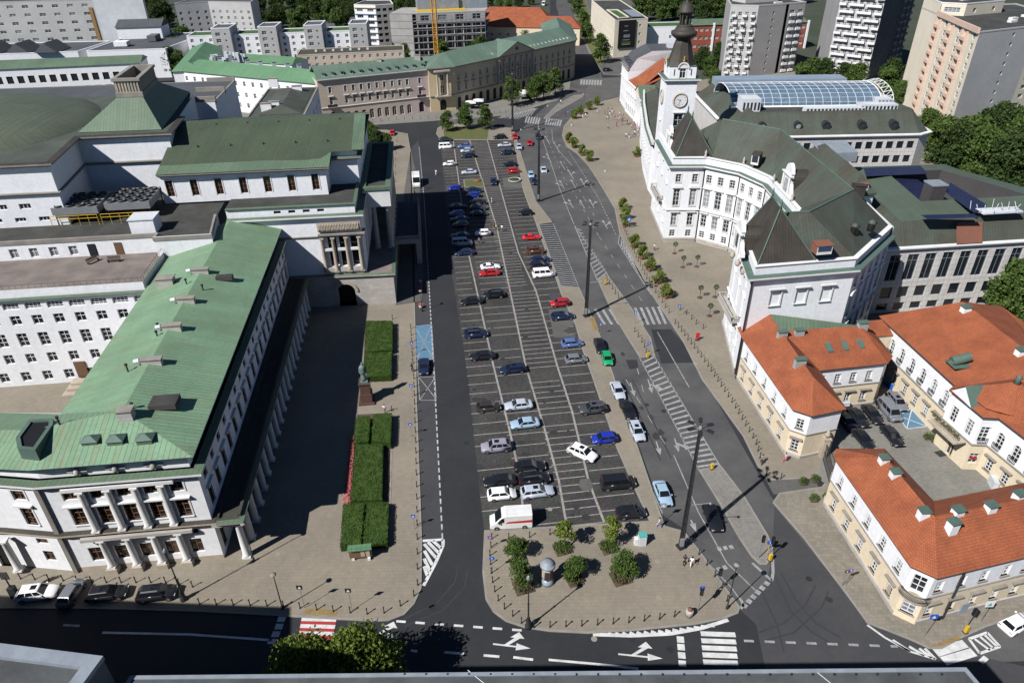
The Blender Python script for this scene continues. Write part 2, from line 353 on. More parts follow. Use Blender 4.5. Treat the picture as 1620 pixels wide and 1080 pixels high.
pave('park_strip',[(700,208),(708,200),(775,203),(772,222),(702,221)],'grass',.16)
sheet('side_street',[(212,150),(300,150),(266,0),(222,0)],.006,'asphalt_new')
# blue disabled bays, crossed bay
sheet('disabled_bay',[(656,516),(683,513),(686,568),(659,568)],.012,'paint_blue')
sheet('courtyard_bay',[(1421,658),(1443,645),(1466,675),(1434,679)],.118,'paint_blue')
E1=.016
def strips(name,segs,w,m='paint',z=E1):
    b=MB()
    for s in segs:
        p=Vector(g2(*s[0]));q=Vector(g2(*s[1])); d=(q-p).normalized(); n=Vector((-d.y,d.x))*(s[2] if len(s)>2 else w)/2
        b.face([(*(p-n),z),(*(q-n),z),(*(q+n),z),(*(p+n),z)])
    return tag(b.build(name,m),kind='structure')
def dashes(a,c,on,off,w=None):
    p=Vector(g2(*a));q=Vector(g2(*c)); L=(q-p).length; d=(q-p)/L; t=0;o=[]
    while t<L: o.append((p+d*t,p+d*min(t+on,L))); t+=on+off
    return o
def wstrips(name,segs,w,m='paint',z=E1):
    b=MB()
    for p,q in segs:
        d=(q-p).normalized(); n=Vector((-d.y,d.x))*w/2
        b.face([(*(p-n),z),(*(q-n),z),(*(q+n),z),(*(p+n),z)])
    return tag(b.build(name,m),kind='structure')
def path(pts): return [(pts[i],pts[i+1]) for i in range(len(pts)-1)]
# layby dashes
wstrips('road_marking',dashes((700,852),(689,635),1,.6)+dashes((689,635),(671,315),1,.6)+dashes((671,315),(663,232),1,.8),.2,'paint_mid')
# parking lines: lot is a sheared grid; columns between lines
cols=[[(697,222),(713,420),(741,600),(757,760),(766,838)],[(717,222),(741,400),(781,580),(806,680),(824,760),(827,806)],[(743,222),(786,360),(832,580),(862,680),(884,760),(896,828)],[(771,222),(820,400),(848,460),(882,580),(905,650),(931,760),(956,826)]]
def colx(c,y):
    for i in range(len(c)-1):
        if c[i][1]<=y<=c[i+1][1] or i==len(c)-2:
            t=(y-c[i][1])/(c[i+1][1]-c[i][1]); return c[i][0]+(c[i+1][0]-c[i][0])*t
strips('parking_line',[s for c in cols[1:] for s in path(c)],.32,'stall_line',.013)
right=[(812,222),(820,262),(827,300),(836,325),(845,346),(857,381),(869,412),(880,444),(888,467),(909,511),(921,553),(935,592),(975,708),(1000,765),(1026,823)]
ll=[]
def lot_rows(c0,c1,n,frac=.0,half=False):
    ya,yb=0,0
    pa=Vector(g2(colx(c0,226),226)); pb=Vector(g2(colx(c0,832),832))
    for i in range(n):
        t=i/(n-1); p=pa.lerp(pb,t)
        # direction perpendicular-ish to column: tilt ~ -3 deg
        d=Vector((math.cos(R(7.5)),math.sin(R(7.5))))
        # intersection with c1 polyline in world
        best=None
        for a,c in path([g2(*q) for q in c1]):
            a=Vector(a);c=Vector(c);e=c-a;den=d.x*e.y-d.y*e.x
            if abs(den)<1e-6: continue
            r=a-p; tt=(r.x*e.y-r.y*e.x)/den; uu=(r.x*d.y-r.y*d.x)/den
            if -.2<=uu<=1.2 and tt>0: best=tt if best is None else min(best,tt)
        if best: ll.append((p,p+d*best*random.uniform(.93,1)))
lot_rows(cols[0],cols[1],66); lot_rows(cols[1],cols[2],66); lot_rows(cols[2],cols[3],118); lot_rows(cols[3],right,66)
wstrips('parking_line',[s for s in ll if random.random()>.04],.16,'stall_line',.0135)
sheet('lot_patch',[(868,490),(905,486),(909,512),(890,524),(912,532),(876,534)],.0145,'paving_grey')
sheet('lot_patch',[(918,758),(932,756),(938,765),(936,775),(922,776),(915,768)],.0145,'paving_grey')
sheet('lot_patch',[(795,281),(822,281),(830,297),(797,297)],.0145,'paving_grey')
sheet('lot_patch',[(867,463),(884,463),(890,480),(876,483)],.0145,'asphalt_mid')
# white lines
strips('road_marking',path([(812,217),(847,315),(851,318)])+path([(875,353),(916,455)])+path([(936,544),(952,595),(1006,715),(1048,812)])+path([(1066,720),(1105,810),(1150,890),(1200,938)])+path([(1083,840),(1120,890),(1158,930),(1172,950)])+path([(850,190),(853,205),(868,248),(885,298),(908,355),(945,443)])+path([(908,355),(962,436)])+path([(980,372),(978,385),(1000,420),(1030,466)])+path([(1040,525),(1090,612)])+path([(1012,566),(1105,742)])+path([(1036,565),(1140,738)])+path([(873,205),(874,222),(885,240),(905,262)]),.16,'paint_worn',.0165)
# lane dashes on east road
wstrips('road_marking',sum([dashes(a,c,2.,3.2) for a,c in [((862,196),(868,225)),((868,225),(900,300)),((905,300),(948,375)),((883,240),(925,315)),((925,315),(945,350)),((948,375),(1025,490)),((990,600),(1060,715)),((1008,582),(1022,635)),((885,150),(930,140))]],[]),.13,'paint_worn',.0165)
wstrips('road_marking',sum([dashes(a,c,1.,1.) for a,c in [((900,240),(945,310)),((945,310),(975,372))]],[]),.2,'paint_worn',.0165)
# hatched areas
def hatch(A,B,C,D,n,w,m='paint_worn'):
    # A->B one rail, D->C other rail
    segs=[]
    for i in range(n):
        t=(i+.5)/n; segs.append(((A[0]+(B[0]-A[0])*t,A[1]+(B[1]-A[1])*t),(D[0]+(C[0]-D[0])*t,D[1]+(C[1]-D[1])*t)))
    strips('hatched_marking',segs,w,m,.0165)
hatch((853,355),(888,453),(917,456),(876,353),30,.3)
hatch((1014,570),(1105,742),(1138,737),(1034,560),23,.42)
hatch((910,358),(947,445),(962,433),(918,362),14,.35)
hatch((981,388),(1029,462),(1018,442),(983,376),16,.25)
hatch((790,188),(800,176),(835,170),(852,172),8,.4)
# arrow marks
def arrow(x,y,x2,y2,turn=0,m='paint_worn',z=.0168):
    p=Vector(g2(x,y));q=Vector(g2(x2,y2));d=(q-p).normalized();n=Vector((-d.y,d.x));L=(q-p).length;b=MB()
    def F(*a): b.face([(*(p+d*u+n*v),z) for u,v in a])
    F((0,-.1),(L-1.6,-.1),(L-1.6,.1),(0,.1)); F((L-1.6,-.45),(L,0),(L-1.6,.45))
    if turn: s=turn; F((L*.3,.1*s),(L*.3+.5,.1*s),(L*.62+.3,1.1*s),(L*.62-.3,1.1*s)); F((L*.62-.8,1.1*s),(L*.62+.8,1.1*s),(L*.62+.1,1.9*s))
    tag(b.build('arrow_marking',m),kind='structure')
for a in [(908,318,903,330),(912,268,907,280)]: pass
for x,y,t in [(889,292,1),(907,291,0),(922,289,-1),(903,322,1),(921,323,0),(936,322,-1),(957,355,-1),(866,222,0),(880,232,-1),(868,250,1),(890,262,0),(902,275,-1)]:
    arrow(x+4,y+7,x-4,y-7,t)
for x,y,t in [(1000,617,0),(1028,612,1),(1041,710,0),(1070,705,1)]: arrow(x-3,y-12,x+4,y+10,t)
arrow(1093,822,1102,842,0)
arrow(780,1018,839,1025,1,'paint'); arrow(978,1034,1048,1041,1,'paint'); arrow(580,1000,634,1008,1,'paint')
# zebra crossings
def zebra(A,B,D,n,w,m='paint_worn'):
    segs=[]
    for i in range(n):
        t=(i+.5)/n; o=((B[0]-A[0])*t,(B[1]-A[1])*t); segs.append(((A[0]+o[0],A[1]+o[1]),(A[0]+o[0]+D[0],A[1]+o[1]+D[1])))
    strips('zebra_crossing',segs,w,m,.0168)
zebra((936,489),(970,489),(15,24),3,.55); zebra((1000,487),(1046,485),(12,27),5,.55)
zebra((832,184),(856,187),(-3,10),6,.6); zebra((864,187),(890,190),(-3,10),7,.6); zebra((918,126),(953,127),(-1,8),8,.9)
zebra((1108,996),(1113,1052),(55,2),5,.62,'paint'); zebra((478,972),(474,1006),(56,1),6,.0001)
strips('red_crossing',[((478,973.5),(533,975)),((476,984),(531,985.5)),((474,995),(529,996.5)),((472,1006),(527,1008))],.52,'paint_red',.0166)
strips('zebra_crossing',[((477,978.7),(532,980)),((475,989.5),(530,991)),((473,1000.5),(528,1002))],.5,'paint',.0168)
strips('road_marking',[((447,974),(444,983)),((443,986),(440,995)),((438,998),(435,1007)),((432,1010),(429,1018))],.9,'paint')
strips('road_marking',[((1076,1006),(1077,1016)),((1077,1018),(1078,1028)),((1078,1031),(1079,1041)),((1079,1044),(1080,1054))],.8,'paint')
strips('road_marking',[((162,1000),(300,1003)),((300,1003),(430,1012)),((868,1043),(935,1049)),((935,1049),(1010,1057))],.28,'paint')
wstrips('road_marking',dashes((627,982),(832,997),1.1,1.15)+dashes((650,1028),(660,1030),2,2)+dashes((703,1031),(790,1038),2.2,2.2)+dashes((812,1039),(845,1043),2.2,3),.3)
wstrips('road_marking',dashes((1177,1013),(1420,1022),1.1,1.2)+dashes((100,988),(135,990),2,2),.3,'paint_worn')
strips('road_marking',path([(1372,988),(1400,1008),(1440,1030),(1480,1042)]),.25,'paint')
strips('hatched_marking',[((1412,1012),(1440,1030)),((1438,1022),(1462,1036)),((1454,1025),(1474,1040)),((1463,1025),(1480,1042))],.35,'paint')
strips('zebra_crossing',[((1480,1032),(1528,1018)),((1492,1045),(1540,1030)),((1560,1046),(1552,1040))],1.1,'paint')
strips('hatched_marking',[((1533,1010),(1562,1000)),((1562,1000),(1582,1022)),((1582,1022),(1550,1033)),((1550,1033),(1533,1010)),((1542,1010),(1566,1028)),((1550,1006),(1572,1025)),((1557,1003),(1577,1022))],.3,'paint')
# hatch by road edge at south-west corner of main road
strips('hatched_marking',path([(668,855),(701,853),(701,862),(690,888),(670,926)])+[((671,860),(690,882)),((677,857),(694,874)),((685,855),(698,867)),((671,870),(684,893)),((671,883),(680,903)),((671,895),(676,910))],.42,'paint',.0167)
strips('hatched_marking',path([(938,1003),(1000,1005),(1060,1002),(1110,993),(1152,980)]),.45,'paint',.0167)
strips('hatched_marking',[((962+i*11.3,1000.5-i*i*.062),(968+i*11.6,1004-i*i*.075)) for i in range(15)],.4,'paint',.0169)
strips('road_marking',path([(1172,962),(1176,955),(1170,945)])+path([(1190,890),(1221,918)])+path([(1222,876),(1223,905),(1221,918)]),.35,'paint_worn')
strips('road_marking',[((1135+i*9.5,868-i*1.3),(1141+i*9.5,867-i*1.3)) for i in range(3)]+[((1125+i*9.5,904-i*3),(1131+i*9.5,902-i*3)) for i in range(3)]+[((1176+i*7,960-i*7),(1180+i*7,955-i*7)) for i in range(6)],.6,'paint_worn')
strips('road_marking',path([(656,516),(683,513),(690,633)])+path([(656,516),(664,633),(690,633)])+[((656,516),(686,568)),((683,513),(659,568)),((659,568),(686,568)),((663,597),(690,631)),((688,597),(664,633)),((662,596),(688,596)),((657,540),(685,541))],.13,'paint_worn',.0169)
strips('road_marking',path([(1421,658),(1443,645),(1466,675),(1434,679),(1421,658)])+[((1443,645),(1434,679)),((1421,658),(1466,675))],.14,'paint',.12)
sheet('tactile_paving',[(484,963),(535,965),(534,974),(481,972)],.108,'yellow_paving')
sheet('tactile_paving',[(932,503),(940,502),(948,522),(940,524)],.108,'yellow_paving')
sheet('tactile_paving',[(1468,1024),(1512,1006),(1522,1010),(1488,1023)],.108,'yellow_paving')

# far road details
sheet('hatched_marking',[(786,187),(800,181),(833,171),(850,174),(836,182),(820,189)],.0155,'paving_grey')
strips('hatched_marking',[((806+i*4.2,188-i*.6),(812+i*4.4,180-i*1.0)) for i in range(9)],.35,'paint_worn',.0168)
sheet('far_kerb_paving',[(704,192),(716,188),(760,185),(782,190),(776,196),(708,198)],.0155,'paving_grey')
# manholes, tyre marks, oil spots
def blob(name,x,y,r,m,z=.0152,asp=1.,n=14,jit=.0):
    p=G(x,y,z); b=MB(); b.face([(p.x+r*asp*(1+random.uniform(-jit,jit))*math.cos(2*math.pi*i/n),p.y+r*(1+random.uniform(-jit,jit))*math.sin(2*math.pi*i/n),z) for i in range(n)]); tag(b.build(name,m),kind='structure')
for x,y in ((1312,948),(1280,915),(684,960),(1000,1010),(1060,1027),(738,700),(1050,650),(1023,640)): blob('manhole_cover',x,y,.42,'metal_dark')
for x,y in ((439,876),(1160,620),(1100,575),(940,1010),(1040,887),(1042,945),(870,805)): blob('manhole_cover',x,y,.36,'trim_grey',.112)
for i in range(46):
    y=random.uniform(250,820); x=colx(cols[random.randint(0,2)],y)+random.uniform(6,40)*y/700; blob('oil_stain',x,y,random.uniform(.25,.6),'oil',.0142+i*1e-5,random.uniform(.7,1.5),10,.25)
for i,(pts) in enumerate([[(1235,905),(1260,950),(1290,985),(1330,1008)],[(1228,915),(1250,965),(1285,1000),(1320,1020)],[(1200,1000),(1240,985),(1275,955),(1290,925)],[(1212,1012),(1256,1000),(1300,960),(1310,935)],[(740,900),(735,930),(700,965),(640,990)],[(725,895),(720,920),(690,955),(640,978)],[(1205,935),(1230,990),(1240,1030)],[(1000,600),(1015,630),(1040,680),(1062,725)],[(985,600),(1000,632),(1025,685),(1045,728)]]):
    strips('tyre_mark',path(pts),.22,'tyre_mark',.0151+i*2e-5)
for i,(x,y) in enumerate(((985,560),(1015,645),(1038,690),(1046,684),(1030,660),(1050,695))): blob('road_repair',x,y,random.uniform(.6,1.1),'tyre_mark',.0149+i*2e-5,.6,9,.35)
# ================================================================ BUILDING TOOLS
_WM={}
def winmesh(w,h,st,fm,gm,tm,arch,near):
    k=(round(w,2),round(h,2),st,fm,gm,tm,arch,near)
    if k in _WM: return _WM[k]
    F=MB();P=MB();y=.24;fw=.09 if near else .12
    def bar(x0,x1,z0,z1,y0=y-.05,y1=y+.02,m=0,M=F): M.box(((x0+x1)/2,(y0+y1)/2,z0),(x1-x0,abs(y1-y0),z1-z0),0,m)
    hw=w/2
    P.face([(-hw,y+.03,0),(hw,y+.03,0),(hw,y+.03,h),(-hw,y+.03,h)])
    if st!='blank':
        bar(-hw,-hw+fw,0,h);bar(hw-fw,hw,0,h);bar(-hw+fw,hw-fw,0,fw);bar(-hw+fw,hw-fw,h-fw,h)
        cols={'cross':1,'six':1,'three':2,'plain':0,'door':1,'grid':3,'tall':1,'big':1}.get(st,0); rws={'cross':[.58],'six':[.35,.68],'three':[],'plain':[],'door':[.75],'grid':[.33,.66],'tall':[.3,.55,.78],'big':[]}.get(st,[])
        for i in range(cols):
            x=-hw+w*(i+1)/(cols+1); bar(x-.045,x+.045,fw,h-fw,y-.04)
        for r in rws: bar(-hw+fw,hw-fw,h*r-.04,h*r+.04,y-.035)
    if tm:
        t=tm.split('+')
        if 's' in t: bar(-hw-.15,hw+.15,-.14,0,-.16,y-.06,1)
        if 'f' in t: bar(-hw-.2,-hw,0,h,-.06,0,1);bar(hw,hw+.2,0,h,-.06,0,1);bar(-hw-.2,hw+.2,h,h+.2,-.06,0,1)
        if 'h' in t: bar(-hw-.4,hw+.4,h+.42,h+.62,-.42,0,1);bar(-hw-.25,hw+.25,h+.22,h+.42,-.2,0,1)
        if 'p' in t: F.raw([(-hw-.5,-.4,h+.35),(hw+.5,-.4,h+.35),(0,-.4,h+1.0),(-hw-.5,0,h+.35),(hw+.5,0,h+.35),(0,0,h+1.0)],[(0,1,2),(3,5,4),(0,2,5,3),(1,4,5,2),(0,3,4,1)],1)
        if 'c' in t:
            n=8;V=[]
            for yy in (-.38,0):
                for i in range(n+1): a=math.pi*i/n; V.append(((hw+.5)*math.cos(a),yy,h+.35+.6*math.sin(a)))
            F.raw(V,[tuple(range(n+1))]+[tuple(range(2*n+1,n,-1))]+[(i,i+1+n,i+2+n,i+1)[::-1] for i in range(n)]+[(0,n,2*n+1,n+1)],1)
        if 'r' in t:
            bar(-hw,hw,.05,.12,-.3,-.26,2);bar(-hw,hw,.85,.92,-.3,-.26,2)
            for i in range(7): x=-hw+w*i/6; bar(x-.02,x+.02,.1,.9,-.3,-.26,2)
    def mk(M,name,mats):
        me=bpy.data.meshes.new(name); me.from_pydata(M.v,[],M.f)
        for m in mats: me.materials.append(MAT[m])
        me.polygons.foreach_set('material_index',M.m); me.update(); return me
    tmn={'w':'white_trim','g':'trim_grey','d':'trim_dark','k':'stone'}[(tm or 'w').split('+')[-1] if (tm or 'w').split('+')[-1] in 'wgdk' else 'w']
    if near: r=(mk(F,'window',[fm,tmn,'metal_dark']),mk(P,'pane',[gm]))
    else:
        n0=len(F.f); F.raw(P.v,P.f,3); r=(mk(F,'window',[fm,tmn,'metal_dark',gm]),None)
    _WM[k]=r; return r
class Bld:
    def __init__(s,name,label,cat,c,group=None,near=False):
        s.root=thing(name,(c[0],c[1],0),label,cat,group); s.near=near; s.wb=MB(); s.mats=[]; s.wins=[]; s.parts={}
    def mi(s,m):
        if m not in s.mats: s.mats.append(m)
        return s.mats.index(m)
    def part(s,name,mb,mats): return mb.build(name,mats,s.root)
    def box(s,name,c,d,rz,m,m2=None): return MB().box(c,d,rz).build(name,m,s.root)
    def fac(s,p,q,z0,z1,rows=(),m='white_wall',D=.27,name='window'):
        M=s.mi(m); p=Vector(p[:2]);q=Vector(q[:2]);L=(q-p).length;d=(q-p)/L;o=Vector((d.y,-d.x))
        def W(u,z,y=0): v=p+d*u-o*y; return (v.x,v.y,z)
        rows=sorted(rows,key=lambda r:r['z']); zc=z0; B=s.wb
        for r in rows:
            n,zs,w,h=r['n'],r['z'],r['w'],r['h']; a=r.get('a',None);b_=r.get('b',a)
            if a is None: a=b_=L/n/2
            us=[a+(L-a-b_)*i/max(n-1,1) for i in range(n)] if n>1 else [r.get('u',L/2)]
            if r.get('skip'): us=[u for i,u in enumerate(us) if i not in r['skip']]
            if zs>zc+1e-4: B.face([W(0,zc),W(L,zc),W(L,zs),W(0,zs)],M)
            x=0; zt=zs+h; Dm=r.get('D',D)
            for u in us:
                B.face([W(x,zs),W(u-w/2,zs),W(u-w/2,zt),W(x,zt)],M); x=u+w/2
                B.face([W(u-w/2,zs),W(u+w/2,zs),W(u+w/2,zs,Dm),W(u-w/2,zs,Dm)],M)
                B.face([W(u-w/2,zt),W(u-w/2,zt,Dm),W(u+w/2,zt,Dm),W(u+w/2,zt)],M)
                B.face([W(u-w/2,zs),W(u-w/2,zs,Dm),W(u-w/2,zt,Dm),W(u-w/2,zt)],M)
                B.face([W(u+w/2,zs),W(u+w/2,zt),W(u+w/2,zt,Dm),W(u+w/2,zs,Dm)],M)
                if r.get('arch'):
                    k=6
                    for sg in (-1,1):
                        pts=[W(u+sg*w/2,zt-w/2,.005),W(u+sg*w/2,zt,.005),W(u,zt,.005)]
                        pts+=[W(u+sg*w/2*math.cos(math.pi/2*(1-i/k)),zt-w/2+w/2*math.sin(math.pi/2*(1-i/k)),.005) for i in range(1,k)]
                        B.face(pts if sg<0 else pts[::-1],M)
                if r.get('st')!='none':
                    s.wins.append((winmesh(w,h,r.get('st','cross'),r.get('fm','white_paint'),r.get('gm','glass'),r.get('tm'),0,s.near and not r.get('far')),W(u,zs,Dm-.27),math.atan2(d.y,d.x),w*h,r.get('name',name)))
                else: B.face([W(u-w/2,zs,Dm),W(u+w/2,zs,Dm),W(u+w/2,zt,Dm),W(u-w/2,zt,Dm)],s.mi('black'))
            B.face([W(x,zs),W(L,zs),W(L,zt),W(x,zt)],M); zc=zt
        if z1>zc+1e-4: B.face([W(0,zc),W(L,zc),W(L,z1),W(0,z1)],M)
    def walls(s,poly,z0,z1,spec=None,m='white_wall',skip=(),open=False):
        # poly CCW; spec: {edge index: rows} or list for all
        n=len(poly)
        for i in range(n-1 if open else n):
            if i in skip: continue
            r=spec.get(i,()) if isinstance(spec,dict) else (spec or ())
            s.fac(poly[i],poly[(i+1)%n],z0,z1,r,m)
    def cornice(s,poly,z,o=.5,h=.6,m='white_trim',closed=True,name='cornice',ins=.3,top=None):
        b=MB(); mm=[m]+([top] if top else [])
        b.sweep(poly,[(-.05,z),(o*.35,z+.02),(o*.6,z+h*.5),(o,z+h*.6),(o,z+h)],closed,0)
        b.sweep(poly,[(o,z+h),(-ins,z+h+.06)],closed,1 if top else 0)
        return s.part(name,b,mm)
    def flat(s,poly,z,m='bitumen',par=.0,pm='white_trim',pw=.4,name='roof'):
        b=MB(); b.face([(p[0],p[1],z) for p in poly])
        o=s.part(name,b,m)
        if par:
            c=MB(); c.sweep(poly,[(0,z-.05),(.06,z-.05),(.06,z+par),(-pw,z+par),(-pw,z-.01)],True); s.part('parapet',c,pm)
        return o
    def roof(s,pts,faces,m,name='roof'):
        b=MB()
        for f in faces:
            P=[Vector(pts[i]) for i in f]; nn=Vector((0,0,0))
            for i in range(len(P)): nn+=P[i].cross(P[(i+1)%len(P)])
            b.face(P if nn.z>0 else P[::-1])
        return s.part(name,b,m)
    def hip(s,a,b,c,d,z,h,ha,hb,m,eo=.5,name='roof'):
        # a-b first end, c-d far end (a,b,c,d around)
        P=inset(ccw([a,b,c,d]),-eo) if eo else ccw([a,b,c,d])
        Q=[min(P,key=lambda p:(p[0]-x[0])**2+(p[1]-x[1])**2) for x in (a,b,c,d)]
        m1=Vector(((Q[0][0]+Q[1][0])/2,(Q[0][1]+Q[1][1])/2));m2=Vector(((Q[2][0]+Q[3][0])/2,(Q[2][1]+Q[3][1])/2));e=(m2-m1).normalized()
        r1=m1+e*ha;r2=m2-e*hb
        pts=[(*q[:2],z) for q in Q]+[(*r1,z+h),(*r2,z+h)]
        return s.roof(pts,[(0,1,4),(1,2,5,4),(2,3,5),(3,0,4,5)],m,name)
    def slopes(s,poly,steps,m,cap=None,name='roof',eo=.5):
        # steps: [(z, inset)], first ring
        rings=[(inset(poly,i),z) for z,i in steps]; b=MB(); n=len(poly)
        for (A,za),(B_,zb) in zip(rings,rings[1:]):
            for i in range(n):
                j=(i+1)%n; b.face([(*A[i],za),(*A[j],za),(*B_[j],zb),(*B_[i],zb)],0)
        A,z=rings[-1]; b.face([(*p,z) for p in A],1 if cap else 0)
        return s.part(name,b,[m]+([cap] if cap else []))
    def finish(s):
        if s.wb.f: s.part('wall',s.wb,s.mats)
        cl=Vector((0,0,HC)); byn={}
        for w in s.wins: byn.setdefault(w[4],[]).append(w)
        rl=s.root.location
        for nm,ws in byn.items():
            ws.sort(key=lambda w:-w[3]/((Vector(w[1])-cl).length_squared))
            for (fm,pm),loc,rz,_,_ in ws[:95]:
                o=bpy.data.objects.new(nm,fm); col.objects.link(o); o.parent=s.root; o.location=Vector(loc)-rl; o.rotation_euler=(0,0,rz)
                if pm: g=bpy.data.objects.new('pane',pm); col.objects.link(g); g.parent=o
            if len(ws)>95:
                V=[];F=[];I=[];mats=[]
                for (fm,pm),loc,rz,_,_ in ws[95:]:
                    for me in (fm,pm):
                        if not me: continue
                        T=Matrix.Translation(Vector(loc)-rl)@Matrix.Rotation(rz,4,'Z'); k=len(V)
                        V+=[tuple(T@v.co) for v in me.vertices]
                        for p in me.polygons:
                            F.append(tuple(k+i for i in p.vertices)); mt=me.materials[p.material_index]
                            if mt not in mats: mats.append(mt)
                            I.append(mats.index(mt))
                me=bpy.data.meshes.new(nm); me.from_pydata(V,[],F); [me.materials.append(x) for x in mats]; me.polygons.foreach_set('material_index',I); me.update()
                o=bpy.data.objects.new(nm,me); col.objects.link(o); o.parent=s.root; o['kind']='stuff'
        return s.root
def chimney(B,x,y,z,a=1.4,b=.9,h=1.6,rz=0,m='stone_pale',cap='trim_grey'):
    c=MB().box((x,y,z-1),(a,b,h+1),rz,0).box((x,y,z+h),(a+.25,b+.25,.14),rz,1); return B.part('chimney',c,[m,cap])
def dormer(B,x,y,z,rz,w=1.4,h=1.1,d=1.6,m='copper_mid',gm='glass',wall='white_trim'):
    c=MB(); ca,sa=math.cos(rz),math.sin(rz)
    def P(u,v,zz): return (x+u*ca-v*sa,y+u*sa+v*ca,z+zz)
    V=[P(-w/2,-d/2,-.4),P(w/2,-d/2,-.4),P(w/2,-d/2,h),P(-w/2,-d/2,h),P(-w/2,d/2,-.4),P(w/2,d/2,-.4),P(w/2,d/2,h*1.15),P(-w/2,d/2,h*1.15)]
    c.raw(V,[(0,1,2,3)],1);c.raw(V,[(1,5,6,2),(4,0,3,7),(5,4,7,6)],2)
    V2=[P(-w/2-.12,-d/2-.15,h),P(w/2+.12,-d/2-.15,h),P(w/2+.12,d/2,h*1.15),P(-w/2-.12,d/2,h*1.15)]
    V2+=[(v[0],v[1],v[2]+.1) for v in V2]; c.raw(V2,[(3,2,1,0),(4,5,6,7),(0,1,5,4),(1,2,6,5),(3,0,4,7)],0)
    V3=[P(-w/2+.15,-d/2-.02,.1),P(w/2-.15,-d/2-.02,.1),P(w/2-.15,-d/2-.02,h-.15),P(-w/2+.15,-d/2-.02,h-.15)]
    c.face(V3,3)
    return B.part('dormer',c,[m,wall,m,gm])
def skylight(B,x,y,z,rz,w,d,tilt=0,m='metal_dark',g='glass_blue',h=.25,name='skylight'):
    c=MB(); t=math.tan(tilt); ca,sa=math.cos(rz),math.sin(rz)
    def P(u,v,zz): return (x+u*ca-v*sa,y+u*sa+v*ca,z+zz+v*t)
    V=[P(u,v,zz) for zz in (0,h) for u,v in ((-w/2,-d/2),(w/2,-d/2),(w/2,d/2),(-w/2,d/2))]
    c.raw(V,[(0,1,5,4),(1,2,6,5),(2,3,7,6),(3,0,4,7),(4,5,6,7)],0)
    c.face([P(u,v,h+.02) for u,v in ((-w/2+.12,-d/2+.12),(w/2-.12,-d/2+.12),(w/2-.12,d/2-.12),(-w/2+.12,d/2-.12))],1)
    return B.part(name,c,[m,g])
def column(B,x,y,z0,z1,r,m='white_trim',sq=True,n=12,name='column'):
    c=MB(); h=z1-z0
    c.box((x,y,z0),(r*2.35,r*2.35,.25),TA,0); c.lathe((x,y,z0+.25),[(r*1.15,0),(r*1.15,.15),(r,.3),(r*.98,h*.35),(r*.84,h-.75),(r*1.0,h-.6),(r*1.15,h-.45)],n,0)
    c.box((x,y,z1-.2),(r*2.2,r*2.2,.2),TA,0); return B.part(name,c,m)
def stone_rail(path_,z,B=None,closed=False,h=1.,m='white_trim',name='balustrade',gap=.35,bw=.14):
    b=MB(); b.sweep(path_,[(0,z+h-.12),(.12,z+h-.12),(.12,z+h),(-.12,z+h),(-.12,z+h-.12),(0,z+h-.12)],closed); b.sweep(path_,[(.1,z),(.1,z+.12),(-.1,z+.12),(-.1,z)],closed)
    k=len(path_)
    for i in range(k if closed else k-1):
        p=Vector(path_[i][:2]);q=Vector(path_[(i+1)%k][:2]);L=(q-p).length;n=max(1,int(L/gap))
        for j in range(n+1): c=p.lerp(q,j/n); b.box((c.x,c.y,z+.1),(bw,bw,h-.2),0)
    return B.part(name,b,m)
# ================================================================ THEATRE
TA=R(6.6); _u=Vector((math.cos(TA),math.sin(TA)));_v=Vector((-math.sin(TA),math.cos(TA)))
def T(a,b,z=None):
    p=Vector((-34.3,62.7))+_u*a+_v*b; return (p.x,p.y) if z is None else (p.x,p.y,z)
th=Bld('theatre','huge white neoclassical theatre with green copper roofs and colonnades beside the car park','building',T(-10,40),near=True)
BR='glass_brown'; RF='wood'
# south and east ranges, wing
SP=[T(-75,10),T(-27.4,1.9),T(-20.3,.2),T(-2.7,0),T(-2.7,66)]
lo=[dict(n=5,a=2.85,b=2.75,z=1.7,w=1.5,h=2.3,st='cross',gm=BR,fm=RF),dict(n=5,a=2.85,b=2.75,z=4.9,w=1.5,h=.8,st='cross',gm=BR,fm=RF)]
up=[dict(n=5,a=2.85,b=2.75,z=8.0,w=1.6,h=2.6,st='six',gm=BR,fm=RF,tm='f+h+s+w'),dict(n=5,a=2.85,b=2.75,z=12.0,w=1.6,h=1.5,st='cross',gm=BR,fm=RF,tm='f+w')]
th.fac(SP[2],SP[3],.8,6.3,lo); th.fac(SP[2],SP[3],0,.8,m='stone')
th.fac(SP[2],SP[3],6.3,14.2,up)
c2=[dict(n=1,u=4.2,z=1.7,w=1.4,h=1.7,gm=BR,fm=RF),dict(n=1,u=4.2,z=4.7,w=1.5,h=.9,gm=BR,fm=RF)]
c2u=[dict(n=1,u=4.2,z=8,w=1.5,h=2.7,st='six',gm=BR,fm=RF,tm='f+h+s+w'),dict(n=1,u=4.2,z=12,w=1.6,h=1.5,gm=BR,fm=RF,tm='f+w')]
th.fac(SP[1],SP[2],0,6.3,c2);th.fac(SP[1],SP[2],6.3,14.2,c2u)
th.fac(SP[0],SP[1],0,6.3,[dict(n=12,z=.1,w=2.2,h=4.5,st='none',arch=True)]);th.fac(SP[0],SP[1],6.3,14.2,[dict(n=12,z=8,w=1.6,h=2.6,gm=BR,fm=RF,tm='f+h+w'),dict(n=12,z=12,w=1.6,h=1.5,gm=BR,fm=RF,tm='f+w')])
ew=[dict(n=19,a=2.0,b=2.0,z=.6,w=1.5,h=3.4,gm=BR,fm=RF)]; th.fac(SP[3],SP[4],0,6.3,ew)
